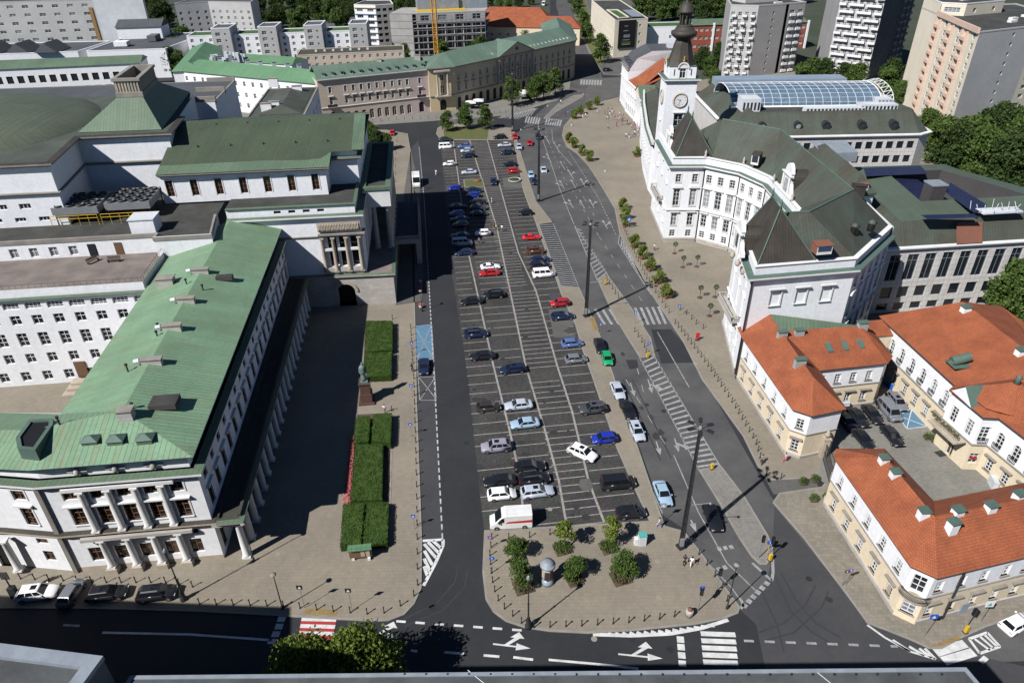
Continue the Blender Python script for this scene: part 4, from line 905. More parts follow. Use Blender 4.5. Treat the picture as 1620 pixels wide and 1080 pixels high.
def clock(x,y,z,rz):
    ca,sa=math.cos(rz),math.sin(rz); P=lambda u,v,zz:(x+u*ca-v*sa,y+u*sa+v*ca,z+zz)
    def disc(c,r0,r1,v,m,n=36):
        for i in range(n):
            t0,t1=2*math.pi*i/n,2*math.pi*(i+1)/n
            c.face([P(r0*math.cos(t0),v,r0*math.sin(t0)),P(r1*math.cos(t0),v,r1*math.sin(t0)),P(r1*math.cos(t1),v,r1*math.sin(t1)),P(r0*math.cos(t1),v,r0*math.sin(t1))],m)
    f=MB(); disc(f,0,1.62,-.1,0); 
    for t in range(60):
        a=2*math.pi*t/60; r=1.5; L_=.2 if t%5 else .38; wd=.03 if t%5 else .07
        d=Vector((math.sin(a),math.cos(a))); e=Vector((d.y,-d.x))*wd/2
        if t%5==0: q=[d*(r-L_)-e,d*r-e,d*r+e,d*(r-L_)+e]; f.face([P(v.x,-.115,v.y) for v in q],1)
    of=ch.part('clock_face',f,['white_paint','metal_dark'])
    c=MB(); n=36
    for (r0,r1,v0,v1) in ((1.6,1.7,-.3,-.3),(1.7,1.95,-.3,-.02),(1.6,1.6,-.3,-.08)):
        for i in range(n):
            t0,t1=2*math.pi*i/n,2*math.pi*(i+1)/n
            c.face([P(r0*math.cos(t0),v0,r0*math.sin(t0)),P(r1*math.cos(t0),v1,r1*math.sin(t0)),P(r1*math.cos(t1),v1,r1*math.sin(t1)),P(r0*math.cos(t1),v0,r0*math.sin(t1))])
    ch.part('clock_rim',c,'stone')
    for ang,L_,wd in ((287,.95,.12),(195,1.35,.08)):
        h=MB(); a=R(ang); d=Vector((math.sin(a),math.cos(a))); e=Vector((d.y,-d.x))*wd/2; q=[-d*.2-e,d*L_-e*.5,d*L_+e*.5,-d*.2+e]; h.face([P(v.x,-.15,v.y) for v in q]); h.build('clock_hand','metal_dark',of)
clock(43.2,183.98,27.3,0); clock(39.38,187.8,27.3,R(-90))
ch.fac((39.4,184.2),(37.3,178.5),0,18.3,m='white_rust'); ch.fac((39.3,196),(39.4,191.3),0,12.5,m='white_rust')
# ornate roof statues along the attic
for p in ((51.6,153.4),(44.5,158.8),(54.6,142),(54.6,131)): ch.part('finial',MB().lathe((*p,20.6),[(.3,0),(.3,.5),(.15,.7),(.3,1.1),(.05,1.7)],8),'stone_pale')
ch.finish()
# ---- palace between tower and north end (part of the same white row)
nb=Bld('palace_wing','white town palace wing with columned portico and pediment north of the clock tower','building',(45,230),near=True)
F=[(45.2,283),(46.6,267.2),(46.9,256.5),(44.2,240),(42.4,226),(40.6,212),(39.2,194.2)]
w3=lambda n,**k:[dict(n=n,z=.8,w=1.5,h=2.8,st='none',arch=True,**k),dict(n=n,z=5.0,w=1.3,h=2.4,tm='h+w',st='six',**k),dict(n=n,z=8.9,w=1.2,h=1.4,**k)]
nb.fac(F[0],F[1],0,11.2,w3(5)); nb.fac((47.6,267),(47.8,257),0,11,[dict(n=3,z=.5,w=1.5,h=3,st='none'),dict(n=3,z=5,w=1.3,h=2.4)],'cream')
for a,b_,n_ in ((2,3,5),(3,4,4),(4,5,4),(5,6,5)): nb.fac(F[a],F[b_],0,12.5,w3(n_))
nb.fac(F[1],(47.6,267),0,11,m='white_wall'); nb.fac((47.8,257),F[2],0,11)
for i in range(4): column(nb,46.7,266.3-i*2.9,.3,9.8,.55,n=10)
nb.part('entablature',MB().box((47.2,262,9.8),(2.2,11,1.2)),'white_trim')
c=MB(); c.raw([(46.1,256.4,11.05),(46.1,267.6,11.05),(46.1,262,14),(52,256.4,11.05),(52,267.6,11.05),(52,262,14)],[(0,2,1)],1); c.raw([(45.8,256,11),(45.8,262,14.2),(52,262,14.2),(52,256,11)],[(0,3,2,1)]);c.raw([(45.8,268,11),(45.8,262,14.2),(52,262,14.2),(52,268,11)],[(0,1,2,3)]); nb.part('pediment',c,['copper_mid','cream'])
nb.cornice(F[2:],12.4,.5,.5,'white_trim',False,top='copper_verdigris'); nb.cornice(F[:2],11.1,.5,.5,'white_trim',False)
b=MB()
for a,b_ in zip(F[2:],F[3:]):
    p=Vector(a);q=Vector(b_);n=int((q-p).length/1.0)
    for i in range(n): w_=p.lerp(q,(i+.5)/n); b.box((w_.x+.3,w_.y,12.9),(.5,.6,1.0),0,0)
nb.part('battlement',b,'white_trim')
nb.fac(F[6],(39.5,191),0,12.5)
nb.roof([(39.8,191.7,12.6),(42.8,226,12.6),(47.4,256,12.6),(44.2,192,14.6),(47.5,226,14.6),(51.5,256,14.6),(50,192,12.6),(53,226,12.6),(57,256,12.6)],[(0,1,4,3),(1,2,5,4),(3,4,7,6),(4,5,8,7)],'copper_dark')
nb.roof([(45.6,283,11.4),(47.2,267.5,11.4),(56,283,16),(57,267.5,16)],[(0,1,3,2)],'red_tile')
nb.roof([(50,266,11.6),(50,258,11.6),(56.5,256,16.5),(57,268,16.5),(64,257,11.6),(64,268,11.6)],[(0,1,2,3),(3,2,4,5)],'copper_dark')
nb.walls([(45.2,283),(46.9,256.5),(66,256.5),(66,283)],0,11.3,None,'brick_red',skip=(0,))
nb.roof([(47,283,11.4),(58,269,19.5),(58,283,19.5),(70,271,11.4),(70,283,11.4),(50,269,13)],[(0,5,1,2),(1,3,4,2)],'red_tile')
nb.walls([(50,244),(62,240),(66,268),(50,268)],0,14,{0:[dict(n=5,z=11,w=1.2,h=1.5)]},'brick_red')
nb.finish()
hb=Bld('corner_townhouse','tall white corner townhouse with dark mansard roof and blank pale gable wall','building',(52,290),near=False)
H=[(45.3,299),(45.6,283),(72,287),(72,303)]
hb.walls(H,0,14.8,{0:[dict(n=6,z=1,w=1.5,h=2.6,st='none'),dict(n=6,z=4.8,w=1.2,h=2.1),dict(n=6,z=8.2,w=1.2,h=2.1,tm='h+w'),dict(n=6,z=11.6,w=1.2,h=1.7)],3:[dict(n=9,z=4.8,w=1.2,h=2.1),dict(n=9,z=8.2,w=1.2,h=2.1)],2:[dict(n=4,z=8.2,w=1.2,h=2.1)]})
hb.cornice(H[:2],14.6,.6,.5,'trim_grey',False)
hb.roof([(45.3,299,15),(45.6,283.4,15),(48.5,299,19.2),(48.6,283.4,19.2),(54,299,21.8),(54,283.4,21.8),(66,299,21.8),(66,284.5,21.8),(72,303,15),(72,287.2,15),(69,300,19.5),(69,286,19.5)],[(0,1,3,2),(2,3,5,4),(4,5,7,6),(6,7,11,10),(10,11,9,8)],'roof_grey')
b=MB(); b.face([(45.6,283.3,14.7),(72,287,14.7),(69,285.8,19.5),(66,284.4,21.8),(54,283.3,21.8),(48.6,283.3,19.2)]); hb.part('gable_wall',b,'white_wall')
for i in range(5): dormer(hb,46.6,297-i*2.8,15.9,R(-90),1.2,1.6,1.8,'roof_grey')
hb.box('plant_box',(64,291,21.8),(6,4,1.8),0,'metal_white')
hb.finish()
# ================================================================ MODERN GREY COMPLEX
mg=Bld('office_block','grey stone grid office block with green mansard roof and porthole dormers below the glass vault','building',(90,200))
S1=[(60,187),(109,188.3),(112.6,190.5),(113,195),(106,236),(60,236)]
wr2=[dict(n=17,a=2.5,b=1.8,z=z,w=1.9,h=2.0,st='plain',gm='glass_dark',fm='metal_grey') for z in (1.5,5.3,9.2,13.0)]
mg.walls(S1,0,16.4,{0:wr2,3:wr2,2:[dict(n=1,z=2,w=3,h=12,st='grid',gm='glass_blue')]},'panel_stone')
mg.cornice(S1,16.3,.7,.6,'white_trim',True)
mg.slopes(inset(S1,.3),[(16.9,0),(21.6,4.2),(22.0,4.4),(22.0,5.0),(20.8,5.2)],'copper_dark',cap='bitumen')
for x in (67,76.5,84,93.5,102):
    c=MB(); cx,cy=x,189.6
    for i in range(14):
        t0,t1=2*math.pi*i/14,2*math.pi*(i+1)/14
        f=lambda r,t,y:(cx+r*math.cos(t),y,19.0+r*math.sin(t))
        c.face([f(.75,t0,cy-.6),f(1.15,t0,cy-.6),f(1.15,t1,cy-.6),f(.75,t1,cy-.6)],0); c.face([f(1.15,t0,cy-.6),f(1.15,t0,cy+2),f(1.15,t1,cy+2),f(1.15,t1,cy-.6)],0)
        c.face([f(0,t0,cy-.45),f(.75,t0,cy-.45),f(.75,t1,cy-.45)],1)
    mg.part('porthole_dormer',c,['metal_dark','glass_curtain'])
# glass vault
c=MB(); fr=MB(); x0,x1,cy,rv=62,104,212,9.5; n=12; segs=18
def V(x,t): return (x,cy-rv*math.cos(t),20.8+4.2*math.sin(t))
for i in range(n):
    t0,t1=math.pi*i/n,math.pi*(i+1)/n; c.face([V(x0,t0),V(x1,t0),V(x1,t1),V(x0,t1)])
for j in range(segs+1):
    x=x0+(x1-x0)*j/segs
    for i in range(n): fr.tube(V(x,math.pi*i/n),V(x,math.pi*(i+1)/n),.15 if j in (0,segs) else .055,n=4,sm=False)
for i in range(0,n+1): fr.tube(V(x0,math.pi*i/n),V(x1,math.pi*i/n),.05,n=4,sm=False)
fr.tube(V(x0,0),V(x1,0),.35,n=4,sm=False)
for i in range(n):
    a=V(x1+1,math.pi*i/n);b_=V(x1+1,math.pi*(i+1)/n); a2=(a[0]+2.2,a[1]*1,a[2]+.6);b2=(b_[0]+2.2,b_[1],b_[2]+.6); 
    for s_,e in ((a,b_),(a2,b2),(a,a2),(a,b2)): fr.tube(s_,e,.1,n=4,sm=False)
mg.part('glass_vault',c,'glass_vault'); mg.part('vault_frame',fr,'white_paint')
for x,y,a,b_,h in ((100,197,10,3,2),(104,206,4,10,2.2),(66,200,5,5,3.4),(88,196,16,2.5,1.4)): 
    c=MB(); c.box((x,y,20.8),(a,b_,h),0,0)
    for i in range(int(a)): c.box((x-a/2+.5+i,y-b_/2-.03,21.2),(.5,.05,h*.6),0,1)
    mg.part('plant_unit',c,['metal_white','metal_dark'])
mg.part('back_canopy',MB().box((84,230,20),(40,6,3)),'steel_blue')
mg.finish()
ms=Bld('museum_annex','low grey panelled block with tall dark windows, green roof and dark blue solar panels','building',(90,140))
S2=[(70.8,122.4),(118,127.6),(110,145),(103.5,155.5),(101.5,161.5),(73.5,160)]
ms.walls(S2,0,13.8,{0:[dict(n=13,a=2.6,b=2,z=z_,w=2.3,h=h_,st=s_,gm='glass_dark',fm='metal_grey') for z_,h_,s_ in ((.6,1.6,'plain'),(3.4,2.4,'plain'),(7.2,5.5,'door'))]},'panel_stone')
ms.cornice(S2,13.7,.6,.6,'white_trim',True)
Z0=inset(S2,.2);Z1=inset(S2,2.8);Z2=inset(S2,9.5);Z3=inset(S2,9.6)
c=MB();n=len(S2)
for A,za,B_,zb,m_ in ((Z0,14.3,Z1,18.4,0),(Z1,18.4,Z2,19.4,1),(Z2,19.4,Z3,14.0,2)):
    for i in range(n): j=(i+1)%n; c.face([(*A[i],za),(*A[j],za),(*B_[j],zb),(*B_[i],zb)],m_)
c.face([(*p,14.0) for p in Z3],2); ms.part('roof',c,['copper_dark','copper_mid2','trim_dark'])
# courtyard glass roof
cq=Z3; c=MB(); c.face([(cq[0][0],cq[0][1],16.5),(92,cq[0][1]+3,16.5),(88,148,18.6),(cq[0][0]+2,149,18.6)]); ms.part('skylight',c,'solar'); pass
def solar(px,z,name='solar_panel'):
    c=MB(); P=[G(*q,z) for q in px]; k=ccw([(p.x,p.y) for p in P]); 
    zz=z; c.face([(*p,zz) for p in k]); ms.part(name,c,'solar')
solar([(1366,266),(1456,262),(1468,275),(1370,279)],19.6); solar([(1492,302),(1504,289),(1562,324),(1545,337),(1540,336)],19.75); solar([(1457,340),(1540,338),(1550,344),(1467,347)],19.7)
b=MB(); q=[G(*v,16.4) for v in ((1531,365),(1570,365),(1573,392),(1533,393))]; b.face([(p.x,p.y,16.6) for p in q]); 
p=G(1552,379,16.5); ms.part('patched_panel',MB().raw([(p.x-2.6,123.4,14.55),(p.x+2.6,123.9,14.55),(p.x+2.6,125.9,18.0),(p.x-2.6,125.4,18.0)],[(0,1,2,3)]),'brown_copper_patch')
p=G(1478,300,20); ms.part('lift_tower',MB().box((p.x,p.y,15),(3,3,6.2),R(5),0).box((p.x,p.y,21.2),(3.3,3.3,.3),R(5),1),['trim_dark','flashing'])
c=MB(); p=G(1580,335,19.4)
for i in range(14): a=Vector((p.x-5+i*.8,p.y+random.uniform(-1.5,1.5),19.4)); c.tube(a,(a.x+random.uniform(-1,1),a.y+random.uniform(-1,1),19.4+random.uniform(.8,2.6)),.07,n=4)
c.box((p.x,p.y,19.5),(8,2.5,.3),.1); ms.part('antenna_frame',c,'metal_white')
AX=[(65.6,131.5),(71.4,133),(74,156),(64,157)]
ms.walls(AX,0,21,None,'white_wall'); ms.cornice(AX,20.8,.4,.5,'copper_verdigris'); ms.hip((65.6,131.5),(71.4,133),(74,156),(64,157),21.4,3.4,2.6,2.6,'copper_dark',.4)
p=G(1330,275,24); dormer(ms,68.4,133.3,22.2,R(5),2.6,1.0,1.6,'brown_copper_patch','glass_blue')
ms.part('glass_lantern',MB().raw([(67.5,151,23.6),(75.5,151.6,23.6),(75,158,24.3),(67,157.6,24.3),(67.5,151,21.5),(75.5,151.6,21.5)],[(0,1,2,3),(4,5,1,0)]),'flashing')
ms.finish()
# ================================================================ ORANGE-TILED PALACE
def tilewall(B,p,q,n,a=None,b_=None,up=True,lo=True,tm1='s+g',ztop=8.2,tall=False,skip=None,m1='cream',m2='white_wall'):
    k={} if a is None else dict(a=a,b=b_ if b_ is not None else a)
    if skip: k['skip']=skip
    r1=[dict(n=n,z=1.35,w=1.05,h=1.75,st='six',tm='h+s+g',fm='white_paint',**k)] if lo else []
    r2=[dict(n=n,z=5.35,w=1.05,h=1.7 if not tall else 2.6,st='six',tm=('s+g' if not tall else 'r+g'),fm='white_paint',**k)] if up else []
    B.fac(p,q,0,4.55,r1,m1); B.fac(p,q,4.55,ztop,r2,m2)
    B.cornice([p,q],4.45,.14,.22,'trim_grey',False,name='string_course'); B.cornice([p,q],0,.14,.75,'stone_pale',False,name='plinth')
def tileroof(B,poly,z,faces,pts,eo=.35):
    B.roof(pts,faces,'red_tile')
pw_=Bld('gatehouse_wing','orange tiled palace wing beside the white blank wall, forming the north side of the yard','building',(48,92),near=True)
P=[(38.8,100.6),(40.5,81.1),(42.4,79.8),(47.4,81.2),(47.2,91.0),(58.8,92.8),(60.3,94.6),(60.6,103.4),(38.9,103.4)]
tilewall(pw_,P[0],P[1],5,2.0,2.4); tilewall(pw_,P[1],P[2],1,.0); tilewall(pw_,P[2],P[3],3,up=False,lo=False); tilewall(pw_,P[3],P[4],3,up=False,lo=False); tilewall(pw_,P[4],P[5],4,1.5,2.2); tilewall(pw_,P[5],P[6],1,up=False,lo=False); tilewall(pw_,P[6],P[7],2,up=False,lo=False)
pw_.cornice(P[:8],8.05,.4,.35,'trim_dark',False)
E=inset(P,-.45); z=8.45
rp=[(*e,z) for e in E]+[(43.1,102.9,11.6),(43.7,84.4,11.6),(43.4,97.6,11.6),(56.6,98.6,11.6)]
pw_.roof(rp,[(0,1,10,9),(1,2,10),(2,3,10),(3,4,11,9,10) if False else (3,4,11,10),(4,5,12,11),(5,6,12),(6,7,12),(0,9,8)],'red_tile')
pw_.roof([(43.1,102.9,11.6),(43.4,97.6,11.6),(56.6,98.6,11.6),(60.8,103.6,8.5)],[(0,1,2,3)],'copper_mid')
for x,y in ((1238,527),(1265,524)): p=G(x,y,11.8); chimney(pw_,p.x,p.y,10.9,1.5,.7,1.2,.1,'concrete','copper_verdigris')
for x,y in ((1266,572),(1365,514)): p=G(x,y,11.8); chimney(pw_,p.x,p.y,10.9,1.6,.8,1.4,.1,'concrete','copper_verdigris')
for x,y in ((1312,549),(1337,546),(1362,543)): p=G(x,y,10.3); skylight(pw_,p.x,p.y,9.9,.12,.85,1.5,R(26),'copper_verdigris','copper_verdigris',.45,'roof_hatch')
pw_.part('downpipe',MB().tube((38.65,100.7,0),(38.65,100.7,8.2),.12,n=6),'metal_dark')
c=MB(); 
for i in range(4): c.box((50+i*1.25,90.9+i*.15,1.0),(1.0,.4,.8),.12)
pw_.part('air_conditioner',c,'metal_white')
pw_.finish()
ps=Bld('south_wing','orange tiled palace wing on the street corner with a curved iron balcony','building',(50,62),near=True)
P=[(42.4,70.5),(43.8,52.9),(45.6,51.5),(57,54.3),(76,58.6),(76,68.5),(63.6,65.0),(50.6,62.0),(49.0,71.8),(43.2,71.9)]
tilewall(ps,P[0],P[1],5,2.0,1.9); ps.fac(P[1],P[2],0,4.55,[dict(n=1,z=1.3,w=1.4,h=1.9,st='six',tm='s+g',fm='white_paint')],'cream'); ps.fac(P[1],P[2],4.55,8.2,[dict(n=1,z=4.9,w=1.4,h=2.5,st='six',fm='white_paint')],'white_wall')
tilewall(ps,P[2],P[3],4,1.2,1.6); tilewall(ps,P[3],P[4],7,1.2,1.6); tilewall(ps,P[5],P[6],5,2); tilewall(ps,P[6],P[7],5,2);tilewall(ps,P[7],P[8],3,2);tilewall(ps,P[8],P[9],2,2);tilewall(ps,P[9],P[0],1,lo=False,up=False)
ps.cornice(P,8.05,.4,.35,'trim_dark')
E=inset(P,-.45)
rp=[(*e,z) for e in E]+[(46.2,67.0,11.6),(47.3,57.0,11.6),(76.4,63.6,11.6)]
ps.roof(rp,[(0,1,11,10),(1,2,11),(2,3,11),(3,4,12,11),(5,6,11,12),(6,7,11),(7,8,10,11),(8,9,10),(9,0,10)],'red_tile')
for x,y in ((1398,728),(1416,750),(1461,812)): p=G(x,y,11.4); chimney(ps,p.x,p.y,10.3,1.0,.9,1.6,.05,'white_wall','copper_verdigris')
for x,y in ((1515,810),(1508,830),(1567,803),(1612,785)): p=G(x,y,11.6); chimney(ps,p.x,p.y,10.7,1.1,.9,1.4,.25,'white_wall','copper_verdigris')
for x,y in ((1446,780),(1522,803),(1578,786),(1608,778)): p=G(x,y,10.2); skylight(ps,p.x,p.y,10.0,.25,1.2,.8,R(-24),'copper_verdigris','copper_verdigris',.3,'roof_hatch')
# corner balcony
bx,by=44.4,51.9; c=MB(); n=9; pts=[]
for i in range(n+1): a=R(-185+ i*115/n); pts.append((44.75+1.75*math.cos(a),52.35+1.75*math.sin(a)))
c.prism(pts+[(44.75,52.35)],4.55,4.75); ps.part('balcony',c,'stone')
c=MB()
for i in range(len(pts)-1):
    c.tube((*pts[i],5.7),(*pts[i+1],5.7),.05,n=4); c.tube((*pts[i],4.85),(*pts[i+1],4.85),.03,n=4)
    for k in range(3): q=lerp(pts[i],pts[i+1],k/3); o_=.18*math.sin(k*1.5); c.tube((*q,4.75),(q[0]+ (q[0]-44.75)*.08,q[1]+(q[1]-52.35)*.08,5.25),.025,n=4); c.tube((q[0]+(q[0]-44.75)*.08,q[1]+(q[1]-52.35)*.08,5.25),(*q,5.7),.025,n=4)
ps.part('balcony_railing',c,'metal_dark')
ps.part('downpipe',MB().tube((49.2,52.2,0),(49.2,52.2,8.2),.12,n=6),'metal_dark'); ps.part('door',MB().box((51.8,52.9,.1),(1.0,.1,1.7),R(14)),'steel_blue')
ps.part('wall_plaque',MB().box((43.62,54.7,1.6),(.06,.7,1.1)),'stone')
ps.finish()
pm=Bld('main_palace_block','large orange tiled palace block with a balconied bay facing the courtyard','building',(72,88),near=True)
P=[(63.2,104.4),(65.2,84.3),(63.9,83.2),(65.0,77.2),(67.0,77.0),(69.4,66.2),(88,70),(85,107)]
pm.fac(P[0],P[1],0,4.6,[dict(n=7,a=1.6,b=1.4,z=1.3,w=1.05,h=1.75,st='six',tm='h+s+g')],'cream'); pm.fac(P[0],P[1],4.6,9.6,[dict(n=7,a=1.5,b=1.4,z=5.2,w=1.2,h=2.7,st='tall',tm='r+w',arch=True)],'white_wall')
pm.fac(P[1],P[2],0,4.6,m='cream');pm.fac(P[1],P[2],4.6,9.6)
pm.fac(P[2],P[3],0,4.6,[dict(n=3,z=.3,w=1.2,h=2.9,st='door',gm='glass_brown',skip=(0,2)) ],'cream'); pm.fac(P[2],P[3],4.6,9.6,[dict(n=2,z=5.3,w=1.2,h=2.6,st='tall')],'white_wall')
pm.fac(P[3],P[4],0,4.6,[dict(n=1,z=1.3,w=1.3,h=1.8,st='six')],'cream'); pm.fac(P[3],P[4],4.6,9.6,[dict(n=1,z=5.2,w=1.3,h=2.7,st='tall',tm='r+w')])
pm.fac(P[4],P[5],0,4.6,[dict(n=4,z=1.3,w=1.05,h=1.75,st='six',tm='h+s+g')],'cream'); pm.fac(P[4],P[5],4.6,9.6,[dict(n=4,z=5.2,w=1.2,h=2.7,st='tall',tm='r+w',arch=True)])
pm.walls(P[5:]+[P[0]],0,9.6,None,'cream',open=True)
pm.cornice(P[:6],4.5,.2,.3,'trim_grey',False,name='string_course'); pm.cornice(P[:6],9.4,.45,.4,'trim_dark',False)
E=inset(P,-.45); z=9.85
rp=[(*e,z) for e in E]+[(74.2,102,14),(76.0,80,14),(80,70,9.9),(71,81,12.2)]
pm.roof(rp,[(0,1,11,9,8) if False else (0,1,9,8),(1,2,11,9),(2,3,11),(3,4,11),(4,5,10,9,11),(5,6,10),(6,7,8,9,10),(7,0,8)],'red_tile')
# bay cone
c=MB(); cx,cy=69.6,79.6; rr=[(64.3,82.7),(65.4,77.8),(68,76.2),(73.5,76.2),(75,80),(72.5,84)]
for i in range(6): a=rr[i];b_=rr[(i+1)%6]; c.face([(*a,10.6+(.9 if i>2 else 0)),(*b_,10.6+(.9 if 2<=i<5 else 0)),(cx,cy,13.8)])
pm.part('bay_roof',c,'red_tile'); pm.part('finial',MB().lathe((cx,cy,13.6),[(.5,0),(.3,.5),(.45,.8),(.1,1.4)],8),'copper_verdigris')
c=MB(); c.raw([(63.6,83.2,9.8),(64.2,79.0,9.8),(63.9,81.1,11.9),(67,83.6,9.8),(67.6,79.4,9.8),(67.3,81.5,11.9)],[(1,0,2)],1); c.raw([(63.5,83.4,9.8),(63.8,81.1,12.05),(68,81.6,12.05),(68,84,9.8)],[(0,1,2,3)],0);c.raw([(64.1,78.8,9.8),(63.8,81.1,12.05),(68,81.6,12.05),(68.3,79.2,9.8)],[(3,2,1,0)],0); pm.part('gable',c,['copper_verdigris','white_wall'])
c=MB(); c.box((62.9,80.2,4.6),(1.9,5.6,.25),R(10)); 
for i in range(22): c.tube((61.95+.0+i*.045,83.0-i*.27,4.85),(61.85+i*.045,83.0-i*.27,5.7),.03,n=4)
c.tube((61.9,83,5.7),(62.9,77.3,5.7),.05,n=4); pm.part('balcony',c,'stone'); 
c=MB()
for i in range(60): a=random.uniform(0,1); p=(61.9+a,83-5.6*a+random.uniform(-.2,.2),5.7+random.uniform(-.2,.3)); c.lathe(p,[(.05,0),(.2,.12),(.05,.3)],5)
pm.part('balcony_flowers',c,'leaf_dry')
p=G(1520,568,12); c=MB(); c.box((p.x,p.y,11.1),(2.9,2.4,.15),.1,0); c.tube((p.x-1.2,p.y,11.6),(p.x+1.4,p.y+.2,12.3),.75,.7,12,m=0); c.tube((p.x-1.22,p.y,11.6),(p.x-1.24,p.y,11.6),.55,.55,12,m=1); pm.part('roof_dormer',c,['copper_verdigris','glass_dark'])
for x,y in ((1527,492),(1614,560)): p=G(x,y,13.6); chimney(pm,p.x,p.y,12.8,1.3,1.0,1.6,.1,'white_wall','copper_verdigris')
q=G(1375,527,9); pm.part('link_roof',MB().raw([(59.8,100,8.6),(64,100.5,8.6),(64,103.8,9.8),(59.8,103.3,9.8)],[(0,1,2,3)]).box((61.8,102,0),(4,3,8.4),.1,1),['red_tile','cream'])
pm.part('sign_plate',MB().box((65.9,77.0,2.2),(.8,.06,.35),R(-10)),'red')
c=MB(); [c.box((71.2+.0,69.2+i*.9,.1),(.6,.8,1.2),.2) for i in range(2)]; pm.part('air_conditioner',MB().box((67.3,73.6,.15),(.7,1.8,1.4),R(-12)),'metal_white')
pm.finish()
# ================================================================ FOREGROUND ROOFS
f1=Bld('foreground_building','flat grey roof edge of the building along the bottom of the view','building',(2,20))
A=[g2(205,1066,25),g2(1530,1053,25),g2(1570,1100,25),(34,14),(-30,14)]; A=ccw(A)
f1.walls(A,0,24.6,None,'grey_wall'); f1.flat(A,24.7,'foreground_roof',.08,'flashing',.22)
c=MB(); 
for i in range(26): p=G(640+i*34,1066,24.75); c.box((p.x,p.y,24.7),(.12,.12,.12))
f1.part('roof_fixing',c,'metal_dark'); 
for x in (740,1290): p=G(x,1056,25); q=G(x+30,1080,25); f1.part('cable',MB().tube((p.x,p.y,24.75),(q.x,q.y,24.75),.03,n=4),'metal_white')
f1.finish()
f2=Bld('corner_building','flat grey roof with pale metal parapet in the lower left corner','building',(-40,24))
A=ccw([g2(-30,1016,27),g2(162,1040,27),g2(118,1100,27),(-28.5,12),(-44,12)])
A2=[(-140,6),(-45,6),(-45,14),(-50,34.5),(-140,40)]; f2.walls(A2,0,30,None,'grey_dark'); f2.flat(A2,29.7,'foreground_roof',.3,'flashing'); f2.walls(A,0,26.8,None,'grey_dark'); f2.flat(A,26.8,'foreground_roof',.35,'flashing',.9); f2.finish()
# ================================================================ NORTH ROW
nr=Bld('north_terrace','long pink and beige terrace with green copper roof facing the square from the north','building',(-50,285))
D0=(-69.5,268.3);D1=(-31.0,285.6);nv=Vector((D1[0]-D0[0],D1[1]-D0[1])).normalized();nn=Vector((-nv.y,nv.x))
def off(p,k): return (p[0]+nn.x*k,p[1]+nn.y*k)
a0=D0;a1=(D0[0]+nv.x*8.5,D0[1]+nv.y*8.5);a2=(D1[0]-nv.x*7.0,D1[1]-nv.y*7.0)
rr=lambda n,**k:[dict(n=n,z=.3,w=2.0,h=3.9,st='none',arch=True,**k),dict(n=n,z=6.8,w=1.15,h=2.5,tm='h+w',**k),dict(n=n,z=11.0,w=1.1,h=2.1,tm='f+w',**k)]
nr.fac(a0,a1,0,15.6,rr(1),'beige_wall'); nr.fac(a1,a2,0,15.6,[dict(n=9,z=.3,w=1.7,h=3.4,st='door',gm='glass_brown',arch=True),dict(n=9,z=6.8,w=1.15,h=2.5,tm='h+w'),dict(n=9,z=11.0,w=1.1,h=2.1,tm='f+w')],'beige_wall'); nr.fac(a2,D1,0,15.6,rr(1),'pink_wall')
nr.walls([D1,off(D1,14),off(D0,14),D0],0,15.6,None,'beige_wall',open=True)
for p in (lerp(a0,a1,.5),lerp(a2,D1,.5)): c=MB(); c.box((p[0]+nn.x*-.6,p[1]+nn.y*-.6,5.9),(3.6,1.3,.25),math.atan2(nv.y,nv.x)); c.box((p[0]-nn.x*1.1,p[1]-nn.y*1.1,6.15),(3.6,.1,.9),math.atan2(nv.y,nv.x),1); nr.part('balcony',c,['stone_pale','metal_dark'])
nr.cornice([D0,D1],5.6,.25,.3,'white_trim',False,name='string_course'); nr.cornice([D0,D1],15.4,.7,.6,'white_trim',False)
q=[off(D0,-.6),off(D1,-.6),off(D1,14),off(D0,14)]; r1=off(D0,6.5);r2=off(D1,6.5)
nr.roof([(*q[0],16),(*q[1],16),(*q[2],16),(*q[3],16),(*r1,19.6),(*r2,19.6)],[(0,1,5,4),(2,3,4,5)],'copper_roof_north')
for i in range(12): p=lerp(D0,D1,(i+.8)/12.3); p=off(p,1.5); dormer(nr,p[0],p[1],16.9,math.atan2(nv.y,nv.x),1.1,.9,1.4,'copper_verdigris')
chimney(nr,*off(lerp(D0,D1,.95),5),18.8,2.2,1.2,1.6); chimney(nr,*off(lerp(D0,D1,.6),6),18.8,1.6,1,1.2)
nr.finish()
wn=Bld('white_range','long white range with bright green roof behind the theatre, left of the pink terrace','building',(-100,300))
Wq=[(-131,299),(-69.9,272),(-65,284),(-127,313)]
wn.walls(Wq,0,13.6,{0:[dict(n=16,z=z,w=1.2,h=1.8) for z in (2,6,10.2)]},'white_wall'); wn.hip(*[Wq[i] for i in (0,3,2,1)],13.8,3.4,5,0,'copper_bright_n',.6)
W2=[(-146,352),(-134,298),(-122,300),(-132,350)]
wn.walls(W2,0,13.6,{0:[dict(n=10,z=9,w=1.2,h=1.8)]},'white_wall'); wn.hip(W2[0],W2[3],W2[2],W2[1],13.8,3.0,3,3,'copper_bright_n',.6)
W3=[(-126,330),(-92,318),(-88,330),(-122,344)]; wn.walls(W3,0,12,{0:[dict(n=5,z=8,w=1.2,h=1.5)]}); wn.hip(W3[0],W3[3],W3[2],W3[1],12,2,2,2,'copper_bright_n',.4)
for i in range(9): p=(-118+i*6+random.uniform(-1,1),308-i*2.6); chimney(wn,p[0],p[1],15.4,1.6,1.1,1.5,.4,'metal_white','metal_grey')
c=MB()
